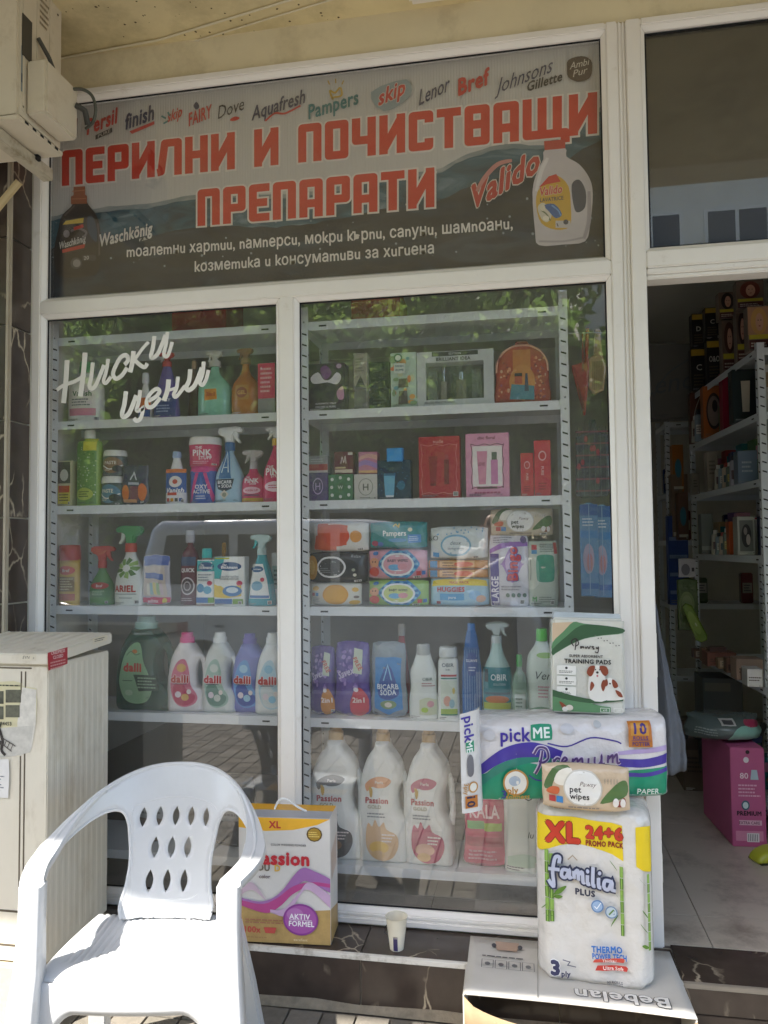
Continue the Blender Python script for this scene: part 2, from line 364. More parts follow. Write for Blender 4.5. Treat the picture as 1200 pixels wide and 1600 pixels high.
for k in range(46):
    if k == 0: sp = MB()
    a = random.uniform(90, 560), random.uniform(2, 60); p = atz(*a, 3.2996); r = random.uniform(.002, .006)
    if p.y < 0: sp.add([(p.x+r*math.cos(q)*random.uniform(.5, 1.2), p.y+r*math.sin(q)*random.uniform(.5, 1.2), 3.2994) for q in (0, 1, 2, 3, 4, 5)], [(0, 1, 2, 3, 4, 5)], mat('#5a4a30', .9))
sp.build('rust_spot', bld, kind='stuff')
# left pier with marble cladding: front face and the return towards the window
MB().box(-3.6, -1.812, -.15, .3, -.05, 3.30, M_GROUT).build('pier_core', bld, sm=False)
for zi, (z0, z1) in enumerate(((-.04, .30), (.30, .62), (.62, .93), (.93, 1.235), (1.235, 1.542), (1.542, 1.89), (1.89, 2.234), (2.234, 2.556), (2.556, 2.9), (2.9, 3.295))):
    MB().box(-1.812, -1.801, -.148, -.037, z0+.003, z1-.003, M_MARB).build('marble_tile', bld, bevel=.0012, sm=False)
    for x1, x0 in ((-1.8145, -2.12), (-2.126, -2.72), (-2.726, -3.32)):
        MB().box(x0, x1, -.162, -.15, z0+.003, z1-.003, M_MARB).build('marble_tile', bld, bevel=.0012, sm=False)
MB().box(-1.814, -1.797, -.166, -.148, -.02, 3.298, mat('#a89e8c', .5, .12, 10)).build('corner_trim', bld, bevel=.004)
# right of the doorway
MB().box(1.43, 4.2, -.15, .3, -.05, 3.30, M_GROUT).build('pier_core', bld, sm=False)
for k in range(8):
    for x0 in (1.432, 2.04, 2.65):
        MB().box(x0, x0+.6, -.162, -.15, .02+k*.41, .424+k*.41, M_MARB).build('marble_tile', bld, bevel=.0012, sm=False)
# plinth, ledge and doorstep
LZ = .164
MB().box(-1.80, 1.43, -.205, .30, -.06, LZ-.012, M_GROUT).build('plinth', bld, sm=False)
xs = [-1.80, -1.72, -1.12, -.52, .08, .43, 1.03, 1.43]
for a, b in zip(xs, xs[1:]):
    MB().box(a+.002, b-.002, -.207, -.032 if b <= .43 else -.002, LZ-.012, LZ, M_MARB).build('marble_tile', bld, bevel=.001, sm=False)
    for z0, z1 in (((0., LZ-.016),) if b <= .43 else ((0., .075), (.079, LZ-.016))):
        MB().box(a+.002, b-.002, -.215, -.205, z0, z1, M_MARB).build('marble_tile', bld, bevel=.001, sm=False)
MB().box(-1.80, .43, -.221, -.2072, LZ-.0155, LZ+.002, mat('#dcd8cf', .35, .06, 8, dirt='#8d8475', dscale=14)).build('edge_trim', bld, sm=False, bevel=.002)
MB().box(.43, 1.43, -.219, -.2072, LZ-.0155, LZ+.001, mat('#8d8477', .5, .1, 8)).build('edge_trim', bld, sm=False, bevel=.002)
# inside of the shop
for q_ in ((-2.6, 2.9, 3.4, 3.5), (-2.7, -2.6, .3, 4.3), (2.9, 3.0, .3, 4.3)): MB().box(*q_, 0, 3.0, M_DARKWALL).build('inner_wall', bld, sm=False)
MB().box(-2.7, 3.0, .26, 4.3, 2.95, 3.05, mat('#d9d6cc', .9)).build('inner_ceiling', bld, sm=False)
MB().box(-1.812, -1.80, -.036, .3, 0, 3.2, M_DARKWALL).build('reveal', bld, sm=False); MB().box(1.43, 1.44, .0, .32, .1, 3.2, M_DARKWALL).build('reveal', bld, sm=False)
fl = MB().box(-2.7, 3.0, -.002, 4.3, .10, .1575, mat('#6c665e', .9)).build('shop_floor', sm=False, kind='structure')
M_TILE = mat('#bdb3a5', .28, .05, 4, dirt='#8d8377', dscale=5)
for i in range(-5, 6):
    for j in range(-1, 9):
        x0 = .56+i*.45; y0 = max(.21+j*.45, 0); y1 = .21+(j+1)*.45
        if x0 > 2.9 or (x0 < -.5 and y0 > 1.5): continue
        MB().box(x0+.0015, x0+.4485, y0+.0015, y1-.0015, .157, .164, M_TILE).build('floor_tile', fl, sm=False)

# ------------------------------------------------------------------ window frame
win = thing('shop_window', 'white plastic framed shop window in three panes with white script lettering', 'window', (0, 0, 0))
def member(name, x0, x1, z0, z1, par, y0=-.035, y1=.035, b=.004): return MB().box(x0, x1, y0, y1, z0, z1, M_UPVC).build(name, par, bevel=b, sm=True)
member('jamb', -1.80, -1.765, .168, 3.158, win)
member('stile', .299, .336, .168, 3.158, win)
member('head', -1.765, .299, 3.133, 3.158, win)
member('transom', -1.765, .299, 2.306, 2.356, win)
member('mullion', -.834, -.779, .236, 2.306, win)
member('sill', -1.765, .299, .168, .19, win, -.037)
member('sill', -1.765, .299, .1905, .205, win, -.033)
def bead(x0, x1, z0, z1, par, y=-.03, wd=.015):        # four mitred glazing beads around a pane
    for (a, b, c, d) in (((x0, z0), (x1, z0), (x1-wd, z0+wd), (x0+wd, z0+wd)), ((x1, z0), (x1, z1), (x1-wd, z1-wd), (x1-wd, z0+wd)),
                         ((x1, z1), (x0, z1), (x0+wd, z1-wd), (x1-wd, z1-wd)), ((x0, z1), (x0, z0), (x0+wd, z0+wd), (x0+wd, z1-wd))):
        cx = sum(p[0] for p in (a, b, c, d))/4; cz = sum(p[1] for p in (a, b, c, d))/4
        q = [(p[0]+(.0006 if p[0] < cx else -.0006), p[1]+(.0006 if p[1] < cz else -.0006)) for p in (a, b, c, d)]
        m = MB(); m.add([(q[0][0], y, q[0][1]), (q[1][0], y, q[1][1]), (q[2][0], y+.012, q[2][1]), (q[3][0], y+.012, q[3][1])]+[(p[0], -.0045, p[1]) for p in q],
              [(0, 1, 2, 3), (0, 4, 5, 1), (1, 5, 6, 2), (2, 6, 7, 3), (3, 7, 4, 0)], M_UPVC); m.build('glazing_bead', par, sm=False)
def gasket(x0, x1, z0, z1, par):
    g = .004; m = MB()
    for a in ((x0, x1, z0, z0+g), (x0, x1, z1-g, z1), (x0, x0+g, z0+g, z1-g), (x1-g, x1, z0+g, z1-g)): m.box(a[0], a[1], -.0095, -.0042, a[2], a[3], M_HOLE)
    m.build('gasket', par, sm=False)
for x0, x1, z0, z1 in ((-1.765, .299, 2.356, 3.133), (-1.765, -.834, .205, 2.306), (-.779, .299, .205, 2.306)):
    bead(x0, x1, z0, z1, win); gasket(x0+.014, x1-.014, z0+.014, z1-.014, win)
    MB().box(x0+.002, x1-.002, -.003, .003, z0+.002, z1-.002, M_GLASS2 if z0 > 2 else M_GLASS).build('glass_pane', win, sm=False)
# white script on the glass: positions read off the lettering
lp = WallPrint(-.0036, .00006); WH = mat('#f3f1ec', .5)
def S(*pts, w_=21): lp.stroke([(70+x/3.243, 480+y/3.243) for x, y in pts], w_*1.22/3.243, WH, taper=False)
S((113, 268), (107, 370), (95, 486), w_=24); S((204, 230), (196, 330), (180, 452), w_=24); S((60, 420), (95, 396), (150, 376), (206, 344), w_=17)
S((243, 280), (236, 350), (226, 395), (236, 412), (258, 395), (290, 320), (300, 292), w_=19); S((322, 262), (310, 330), (298, 372), (310, 384), (336, 352), w_=17)
S((404, 292), (422, 268), (412, 244), (385, 254), (358, 300), (346, 340), (362, 362), (392, 344), (418, 306), w_=19)
S((450, 222), (444, 280), (432, 330), w_=22); S((526, 176), (492, 214), (452, 272), w_=15); S((456, 268), (482, 292), (506, 304), (520, 284), w_=18)
S((556, 146), (548, 205), (538, 246), (548, 256), (574, 234), (602, 168), (612, 140), w_=19); S((622, 126), (614, 190), (604, 238), (618, 250), (632, 226), (646, 176), w_=17)
S((412, 426), (404, 490), (392, 540), (402, 556), (428, 536), (456, 470), (464, 446), w_=21); S((484, 420), (476, 480), (466, 522), (488, 520), (498, 512), (488, 560), (466, 576), (452, 562), w_=18)
S((526, 474), (560, 456), (582, 428), (566, 414), (534, 440), (516, 480), (524, 506), (552, 500), (586, 458), w_=18)
S((628, 366), (622, 420), (604, 474), w_=22); S((676, 352), (668, 410), (654, 442), (668, 452), (712, 398), w_=17); S((614, 424), (646, 416), (674, 404), w_=13)
S((738, 314), (732, 370), (718, 404), (730, 420), (760, 396), (788, 330), (796, 306), w_=20); S((806, 276), (800, 340), (786, 380), (800, 394), (818, 366), (830, 318), w_=17)
lp.build(win, 'script_lettering')

door = thing('door_frame', 'white plastic door frame with a closed pane above the open doorway', 'door frame', (0, 0, 0))
member('coupling_strip', .3365, .349, .168, 3.158, door, -.030); member('coupling_strip', .3495, .3625, .168, 3.158, door, -.027)
member('jamb', .363, .41, .165, 3.158, door, -.035, .04); member('jamb', 1.375, 1.43, .165, 3.158, door, -.035, .04)
member('head', .41, 1.375, 3.133, 3.158, door); member('transom', .41, 1.375, 2.32, 2.375, door)
member('door_head', .41, 1.375, 2.30, 2.3195, door, -.030, .05); member('door_head', .411, 1.374, 2.285, 2.2998, door, -.022, .05)
bead(.41, 1.375, 2.375, 3.133, door); gasket(.427, 1.358, 2.392, 3.116, door)
MB().box(.412, 1.373, -.003, .003, 2.377, 3.131, M_GLASS2).build('glass_pane', door, sm=False)
MB().box(.412, 1.373, .012, .02, 2.377, 3.131, mat('#3a3832', .8)).build('back_panel', door, sm=False)  # dark sheet put behind the pane in place of the dim interior
for z0 in (1.0, 1.9, .36): MB().box(.4102, .4135, -.02, .012, z0, z0+.14 if z0 == 1.0 else z0+.09, mat('#d5d2ca', .4)).build('hinge', door, bevel=.001)

# ------------------------------------------------------------------ the printed sign behind the upper pane
sign = thing('shop_sign', 'printed banner with red block lettering over a dark wave behind the top pane', 'sign', (0, 0, 0))
m = bpy.data.materials.new('banner_sheet'); m.use_nodes = True; n = m.node_tree.nodes; l = m.node_tree.links; b = n['Principled BSDF']
tc = n.new('ShaderNodeTexCoord'); wv = n.new('ShaderNodeTexWave'); wv.inputs['Scale'].default_value = 31; l.new(tc.outputs['Object'], wv.inputs['Vector'])
bp = n.new('ShaderNodeBump'); bp.inputs['Strength'].default_value = .25; bp.inputs['Distance'].default_value = .004; l.new(wv.outputs[1], bp.inputs['Height']); l.new(bp.outputs[0], b.inputs['Normal'])
b.inputs['Base Color'].default_value = (*lin('#cbcac6'), 1); b.inputs['Roughness'].default_value = .55
MB().box(-1.763, .297, .0285, .033, 2.358, 3.131, m).build('banner_sheet', sign, sm=False)
def water(name, c0, c1, c2, sc_):
    m = bpy.data.materials.new(name); m.use_nodes = True; n = m.node_tree.nodes; l = m.node_tree.links; b = n['Principled BSDF']
    tc = n.new('ShaderNodeTexCoord'); mp = n.new('ShaderNodeMapping'); mp.inputs['Scale'].default_value = (1, 1, 3.2); l.new(tc.outputs['Object'], mp.inputs[0])
    t = n.new('ShaderNodeTexNoise'); t.inputs['Scale'].default_value = sc_; t.inputs['Detail'].default_value = 8; t.inputs['Distortion'].default_value = 1.2; l.new(mp.outputs[0], t.inputs['Vector'])
    r = n.new('ShaderNodeValToRGB'); e = r.color_ramp.elements; e[0].position = .35; e[0].color = (*lin(c0), 1); e[1].position = .72; e[1].color = (*lin(c2), 1)
    x = e.new(.55); x.color = (*lin(c1), 1); l.new(t.outputs[0], r.inputs[0]); l.new(r.outputs[0], b.inputs['Base Color']); b.inputs['Roughness'].default_value = .5
    return m
W_DEEP = water('print_deep_water', '#1a232e', '#25313e', '#3a4a58', 4); W_MID = water('print_wave', '#24404e', '#356071', '#7d929b', 5); W_PALE = water('print_spray', '#6e8288', '#90999a', '#a8aaa6', 6)
sp = WallPrint(.0282, .00012)
top = [(70, 348), (110, 338), (170, 330), (230, 325), (300, 312), (360, 309), (420, 311), (480, 306), (540, 296), (600, 282), (680, 272), (730, 248), (790, 232), (850, 232), (900, 196), (950, 168)]
tt = [tuple(q) for q in catmull(top, 5)]
def below(c, dy, lowy, m):
    a = [(x, y+dy+3*noise.noise(Vector((x*.05, dy, 1)))) for x, y in c]; sp.poly(a+[(953, lowy(953)), (69, lowy(69))], m)
bot = lambda x: 466-(x-69)*.0745
below(tt, -7, bot, W_PALE); below(tt, 0, bot, W_MID); below(tt, 44, bot, W_DEEP)
rg = random.Random(5)
for k in range(60):
    x = rg.uniform(80, 945); y = rg.uniform(345, 430)-(x-70)*.05; r = rg.uniform(.5, 2.2); sp.circ(x, y, r, r, '#8b98a0'); sp.off -= sp.step
# block letters
def glyph(c):
    t = .21; w = .60; L, B, T_, Mid = t/2, t/2, 1-t/2, .5; Rr = w-t/2; r = .12
    if c == 'П': return w, [[(L, 0), (L, T_), (Rr, T_), (Rr, 0)]]
    if c == 'Е': return .54, [[(.54, T_), (L, T_), (L, B), (.54, B)], [(L, Mid), (.48, Mid)]]
    if c == 'Р': return w, [[(L, 0), (L, T_), (Rr, T_), (Rr, .42), (L, .42)]]
    if c == 'И': return .64, [[(L, 0), (L, 1)], [(.64-L, 0), (.64-L, 1)], [(L-.02, .08), (.66-L, .92)]]
    if c == 'Л': return .66, [[(-.02, B), (.09, B+.02), (.19, T_), (.66-L, T_), (.66-L, 0)]]
    if c == 'Н': return .62, [[(L, 0), (L, 1)], [(.62-L, 0), (.62-L, 1)], [(L, Mid), (.62-L, Mid)]]
    if c == 'О': return w, [('c', [(L, B), (Rr, B), (Rr, T_), (L, T_)])]
    if c == 'Ч': return w, [[(L, 1), (L, .42), (Rr, .42)], [(Rr, 0), (Rr, 1)]]
    if c == 'С': return w, [[(Rr, .70), (Rr, T_), (L, T_), (L, B), (Rr, B), (Rr, .30)]]
    if c == 'Т': return .58, [[(0, T_), (.58, T_)], [(.29, 0), (.29, T_)]]
    if c == 'В': return w, [('c', [(L, B), (Rr, B), (Rr, T_), (L, T_)]), [(L, Mid+.02), (Rr, Mid+.02)]]
    if c == 'А': return w, [[(L, 0), (L, T_), (Rr, T_), (Rr, 0)], [(L, .36), (Rr, .36)]]
    if c == 'Щ': return .98, [[(L, 1), (L, B), (.98, B), (.98, -.14)], [(.45, 1), (.45, B)], [(.80, 1), (.80, B)]]
    return .34, []
def block(txt, p0, p1, h, gap=.085, edge=.045):
    tot = sum(glyph(c)[0] for c in txt)+gap*(len(txt)-1)
    a = at(*p0, sp.Y); dx = (at(*p1, sp.Y)-a)/tot; hv0 = at(p0[0], p0[1]-h[0], sp.Y)-a; b1 = at(*p1, sp.Y); hv1 = at(p1[0], p1[1]-h[1], sp.Y)-b1
    for ps, th, col in ((1, .21+2*edge, '#e2ded6'), (0, .21, '#cf3626')):
        u = 0
        for c in txt:
            wd, st = glyph(c)
            def lay(v, f):
                o = []
                for x, y in v:
                    k = (u+x)/tot; p = a+dx*(u+x)+(hv0*(1-k)+hv1*k)*y; o.append((p.x, p.z))
                sp.raw(o, f, col)
            for s_ in st:
                cl = s_[0] == 'c'; q = [Vector(k) for k in (s_[1] if cl else s_)]; n_ = len(q)
                for i in range(n_ if cl else n_-1):
                    A, B = q[i], q[(i+1) % n_]; dd = (B-A).normalized(); e0 = edge if ps and not cl and i == 0 else 0; e1 = edge if ps and not cl and i == n_-2 else 0; nn = Vector((-dd.y, dd.x))*th/2
                    lay([tuple(A-dd*e0+nn), tuple(A-dd*e0-nn), tuple(B+dd*e1-nn), tuple(B+dd*e1+nn)], [(0, 1, 2, 3)])
                for i in range(n_):
                    if not cl and i in (0, n_-1): continue
                    lay([(q[i].x+th/2*math.cos(2*math.pi*k/20), q[i].y+th/2*math.sin(2*math.pi*k/20)) for k in range(20)], [tuple(range(20))])
            u += wd+gap
sp.step = .00001
block('ПЕРИЛНИ И ПОЧИСТВАЩИ', (97, 291), (933, 209), (55, 65)); block('ПРЕПАРАТИ', (309, 354), (679, 324), (57, 62))
cyr = str.maketrans({'т': 'm', 'и': 'u', 'п': 'n', 'к': 'k'})
sp.text('тоалетни хартии, памперси, мокри кърпи, сапуни, шампоани,'.translate(cyr), (199, 402), (801, 358), 17, '#e9e6df', .022)
sp.text('козметика и консумативи за хигиена'.translate(cyr), (305, 425), (678, 396), 17, '#e9e6df', .022)
RD, NV, TL = '#c83630', '#2c3158', '#24767c'
sp.text('Ariel', (96, 214), (122, 205), 20, '#8d4a48', .03, .3)
sp.text('Persil', (137, 211), (184, 192), 24, RD, .04, .1); sp.poly([(150, 212), (176, 200), (176, 207), (150, 219)], '#2a2a2e'); sp.text('PURE', (154, 216), (173, 207), 5, '#c9c6be', .02)
sp.text('finish', (197, 203), (241, 187), 24, NV, .04, .1); sp.poly([(203, 206), (242, 190), (242, 195), (207, 210)], RD)
sp.text('skip', (262, 192), (285, 182), 17, RD, .03, .3); sp.stroke([(253, 182), (260, 186)], 3, TL); sp.stroke([(263, 176), (266, 182)], 3, TL); sp.stroke([(256, 194), (263, 190)], 3, TL)
sp.text('FAIRY', (296, 198), (331, 184), 21, RD, .03); sp.poly([(307, 172), (303, 166), (308, 160), (312, 168)], NV, 3)
sp.text('Dove', (341, 187), (382, 172), 21, '#3a3638', -.002, .15); sp.poly([(360, 188), (367, 183), (375, 185), (370, 189), (362, 190)], RD, 3)
sp.text('Aquafresh', (394, 189), (477, 161), 22, NV, .025, .15); sp.stroke([(415, 190), (430, 178), (446, 178), (470, 166)], 3, RD)
sp.text('Pampers', (483, 187), (560, 163), 23, TL, .03); sp.stroke([(520, 155), (516, 143), (524, 146), (532, 138), (534, 150), (522, 153)], 3, '#c7a53e', closed=True)
for a in (-.7, 0, .7): sp.stroke([(525+15*math.sin(a), 140-9*math.cos(a)), (525+19*math.sin(a), 136-12*math.cos(a))], 2, '#c7a53e')
sp.poly([(580, 145), (635, 125), (641, 152), (600, 175)], '#8fa0a6', 3); sp.text('skip', (592, 166), (633, 147), 24, RD, .04, .15, ('#d9d4c8', .03))
sp.text('Lenor', (655, 166), (703, 142), 25, NV, .01, .2); sp.text('Bref', (717, 150), (764, 132), 26, RD, .05)
sp.text('Johnsons', (773, 149), (864, 113), 24, NV, .0, .35); sp.text('Gillette', (824, 144), (878, 127), 15, '#2b2b30', .035, .2)
sp.poly([(888, 95), (908, 89), (923, 95), (925, 112), (920, 124), (903, 129), (888, 122), (886, 108)], '#4a3b38', 3); sp.text('Ambi', (890, 110), (921, 102), 11, '#d9d4c8', .0, .2); sp.text('Pur', (895, 122), (918, 115), 11, '#d9d4c8', .0, .2)
# dark bottle and its name
sp.poly([(92, 360), (98, 338), (112, 324), (118, 316), (135, 316), (140, 322), (152, 338), (158, 362), (158, 400), (154, 425), (140, 432), (100, 434), (88, 420), (86, 390)], '#2a2426', 3)
sp.poly([(138, 340), (146, 340), (152, 358), (152, 378), (144, 372), (138, 358)], '#33465a', 3)
sp.poly([(112, 320), (112, 308), (116, 306), (116, 293), (134, 292), (134, 305), (137, 307), (137, 319)], '#a3613f')
sp.poly([(99, 352), (104, 346), (132, 341), (131, 349)], '#d2b326'); sp.text('Waschkönig', (94, 390), (135, 378), 11, '#d8d5cd', .03, .1); sp.poly([(98, 391), (134, 382), (133, 388), (99, 396)], RD)
sp.circ(120, 412, 9, 9, '#5a5458'); sp.circ(121, 412, 6, 6, '#a09a9a'); sp.circ(105, 366, 5, 6, '#8c868a'); sp.stroke([(112, 362), (124, 358), (136, 364), (130, 374)], 4, '#7a7478'); sp.stroke([(102, 338), (112, 328), (118, 322)], 3, '#6a5c58'); sp.stroke([(154, 350), (156, 375), (156, 400)], 2.5, '#5c5254'); sp.rect(129, 399, 151, 408, '#4a4448', 1); sp.text('20', (132, 407), (140, 406), 6, '#c9c4c0', .02); sp.stroke([(114, 300), (134, 298)], 1.5, '#c88a62'); sp.stroke([(113, 312), (136, 311)], 1.5, '#c88a62'); sp.poly([(116, 356), (131, 351), (132, 356), (117, 361)], RD)
sp.text('Der', (158, 372), (172, 368), 9, '#3c4a66', .02, .1); sp.text('Waschkönig', (157, 386), (239, 366), 19, '#e2dfd8', .04, .08, ('#2a2e3a', .03)); sp.text('r.a.', (219, 378), (231, 375), 6, '#e2dfd8', .02)
# white bottle and its name
sp.poly([(832, 300), (840, 268), (849, 250), (851, 236), (883, 233), (885, 246), (905, 258), (921, 280), (926, 305), (922, 350), (914, 378), (880, 383), (842, 384), (836, 362)], '#cbc5c6', 3); sp.stroke([(838, 300), (846, 268), (856, 248)], 6, '#e0dcdc', taper=True); sp.stroke([(920, 300), (920, 345), (912, 374)], 6, '#a9a2a8', taper=True); sp.stroke([(842, 378), (880, 378), (912, 372)], 3, '#aca6aa')
sp.poly([(851, 236), (850, 222), (883, 219), (883, 233)], '#bd3f38'); sp.poly([(893, 290), (905, 282), (915, 300), (914, 325), (902, 333), (896, 322)], '#3b4458', 3)
sp.poly([(840, 300), (858, 278), (872, 276), (888, 292), (892, 325), (890, 355), (868, 360), (846, 350), (838, 325)], '#d0a73c', 3); sp.poly([(842, 294), (857, 277), (869, 273), (876, 285), (855, 289)], RD)
sp.text('Valido', (844, 307), (878, 302), 13, RD, .04, .15, ('#e2dfd8', .03)); sp.text('LAVATRICE', (844, 317), (880, 313), 6, '#333a55', .03)
sp.poly([(840, 325), (850, 318), (862, 334), (856, 348), (846, 343)], '#d9d3c0', 3); sp.poly([(850, 322), (866, 320), (878, 336), (868, 342), (858, 332)], '#2f5f9e', 3); sp.rect(868, 346, 891, 357, '#cbc6c4', 1); sp.circ(884, 348, 4, 4, '#3a4458'); sp.stroke([(846, 330), (854, 336), (860, 346)], 2, '#6d7a52'); sp.circ(848, 326, 4, 5, '#e6dfc8'); sp.circ(853, 342, 5, 4, '#efe8d6'); sp.stroke([(862, 322), (872, 330), (876, 338)], 2, '#6fa0d8'); sp.stroke([(870, 350), (872, 355)], 1.5, '#55505a')
sp.text('Valido', (738, 328), (842, 268), 38, '#c03a34', .05, .12, ('#d6d0c6', .035)); sp.stroke([(745, 300), (758, 278), (778, 258), (800, 252)], 7, '#c98a86', taper=True)
sp.build(sign, 'printed_artwork')
# ================================================================== shelving in the window
SHZ = [2.255, 1.925, 1.595, 1.21, .812, .302]
def shelf_unit(label, x0, x1, y0, dep, loc=(0, 0, 0), rz=0, zs=SHZ, top=2.31, base=.164, grp='slotted steel shelving units', face='y', slots=True):
    t = thing('shelf_unit', label, 'shelving', loc, rz, grp); a = .03; k = .002
    y1 = y0+dep
    for sx, X in ((1, x0), (-1, x1)):
        for sy, Y in ((1, y0), (-1, y1)):
            m = MB(); xa, xb = sorted((X, X+sx*a)); ya, yb = sorted((Y, Y+sy*k)); m.box(xa, xb, ya, yb, base, top, M_STEEL)
            xa, xb = sorted((X, X+sx*k)); ya, yb = sorted((Y+sy*k, Y+sy*a)); m.box(xa, xb, ya, yb, base, top, M_STEEL)
            up = m.build('upright', t, sm=False)
            if slots:
                h = MB(); z = base+.05; i = 0
                while z < top-.03:
                    if not any(abs(z-s+.012) < .022 for s in zs):
                        c = X+sx*a*.52
                        if sy == 1: h.add([(c-.009, Y-.0006, z-.005), (c+.009, Y-.0006, z-.011), (c+.009, Y-.0006, z-.005), (c-.009, Y-.0006, z+.001)], [(0, 1, 2, 3)], M_HOLE)
                        yc = Y+sy*a*.52; h.add([(X-sx*.0006, yc-.009, z-.005), (X-sx*.0006, yc+.009, z-.011), (X-sx*.0006, yc+.009, z-.005), (X-sx*.0006, yc-.009, z+.001)], [(0, 1, 2, 3)], M_HOLE)
                        h.add([(X+sx*(k+.0006), yc-.009, z-.005), (X+sx*(k+.0006), yc+.009, z-.011), (X+sx*(k+.0006), yc+.009, z-.005), (X+sx*(k+.0006), yc-.009, z+.001)], [(0, 1, 2, 3)], M_HOLE)
                    else:
                        c = X+sx*a*.45
                        if sy == 1: h.cyl(c, 0, 0, 0, .001, .001, M_HOLE, 3) if False else h.add([(c+.004*math.cos(q), Y-.0008, z+.004*math.sin(q)) for q in (0, 1, 2, 3, 4, 5)], [(0, 1, 2, 3, 4, 5)], mat('#8b8f92', .4))
                    z += .040
                h.build('slot', up, sm=False, kind='stuff')
    for z in zs:
        m = MB(); i = .0025
        m.box(x0+i, x1-i, y0+i+.0006, y1-i-.0006, z-.002, z, M_STEEL)
        m.box(x0+i, x1-i, y0+i+.0006, y0+i+.003, z-.032, z-.002, M_STEEL).box(x0+i, x1-i, y1-i-.003, y1-i-.0006, z-.032, z-.002, M_STEEL)
        m.box(x0+i, x0+i+.002, y0+.006, y1-.006, z-.032, z-.002, M_STEEL).box(x1-i-.002, x1-i, y0+.006, y1-.006, z-.032, z-.002, M_STEEL)
        for X in (x0+.07, x1-.1): m.box(X, X+.028, y0+i-.0002, y0+i+.0007, z-.020, z-.014, M_HOLE)
        m.build('shelf', t, sm=False)
    return t
shelf_unit('grey slotted steel shelf unit behind the pane with script lettering', -1.806, -.846, .10, .30)
shelf_unit('grey slotted steel shelf unit behind the pane beside the doorway', -.795, .165, .10, .30)

# ================================================================== product builders
def put(px0, px1, ytop, zb, Y):
    xm = (px0+px1)/2; a = at(px0, ytop, Y); b = at(px1, ytop, Y); c = at(xm, ytop, Y)
    return (a.x+b.x)/2, b.x-a.x, c.z-zb
def finish(o, name, label, cat, group): return o
YF = .125
RJ = random.Random(77)
def micro(p, flat=True):                     # the small print nearly every pack carries: ingredient rows, a bar code, a size mark
    k = RJ.random(); c = RJ.choice(['#4c4c50', '#6a6a6e', '#d8d6d0', '#8a8a8e'])
    p.lines(.08, .08+RJ.uniform(.3, .5), .015, .06, 2, c)
    if k < .45:
        u = RJ.uniform(.72, .84); p.rect(u, .03, u+.12, .03+.07, '#e8e6e0', 2); [p.rect(u+.012+.016*i, .038, u+.012+.016*i+.007*(1+i % 2), .092, '#2a2a2c', 1) for i in range(6)]
    elif k < .8: p.text(RJ.choice(['750 ml', '1 L', '500 g', '72', '100', 'new', 'BIO']), RJ.uniform(.74, .86), .045, .022, c, .012)
def carton(name, label, px, zb, col, art=None, dep=.05, Y=YF, rz=0, side=None, group=None, cat='box', topcol=None, rough=.4):
    X, W, H = put(*px, zb, Y); rz = rz or RJ.uniform(-2.5, 2.5); t = thing(name, label, cat, (X, Y+dep/2, zb+.0006), rz, group)
    MB().box(-W/2, W/2, -dep/2, dep/2, 0, H, mat(col, rough, .04, 10)).build('carton', t, bevel=.0015, sm=False, seg=1)
    if art:
        p = Print(W, H, lambda x, z: -dep/2); art(p); micro(p); p.build(t)
    return t
def ringed(prof, W, dep, H, n):
    P = catmull([Vector((z*H, w_, 0)) for z, w_ in prof], 5)
    def wf(z):
        if z <= P[0][0]: return P[0][1]
        for a, b in zip(P, P[1:]):
            if z <= b[0]: 
                k = (z-a[0])/max(b[0]-a[0], 1e-6); return a[1]*(1-k)+b[1]*k
        return P[-1][1]
    rs = []
    for q in P:
        a = max(q[1], .02)*W/2; b = max(q[1], .02)*dep/2; r = []
        for i in range(32):
            c, s_ = math.cos(2*math.pi*i/32), math.sin(2*math.pi*i/32)
            r.append((a*math.copysign(abs(c)**(2/n), c), b*math.copysign(abs(s_)**(2/n), s_), q[0]))
        rs.append(r)
    def surf(x, z):
        k = max(wf(z), .02); u = min(abs(x)/(k*W/2), .97); return -k*dep/2*(1-u**n)**(1/n)
    return rs, surf
B_STD = [(0, .9), (.02, .98), (.1, 1), (.55, 1), (.72, .96), (.84, .72), (.92, .36), (1, .3)]
B_TAPER = [(0, .96), (.03, 1), (.15, 1), (.45, .84), (.7, .62), (.85, .45), (.95, .34), (1, .34)]
B_SHAM = [(0, .94), (.03, 1), (.5, .9), (.82, .88), (.93, .82), (.98, .6), (1, .45)]
B_CAN = [(0, .95), (.02, 1), (.94, 1), (.98, .96), (1, .9)]
B_SPRAY = [(0, .93), (.03, 1), (.45, .97), (.62, .8), (.8, .48), (.92, .3), (1, .28)]
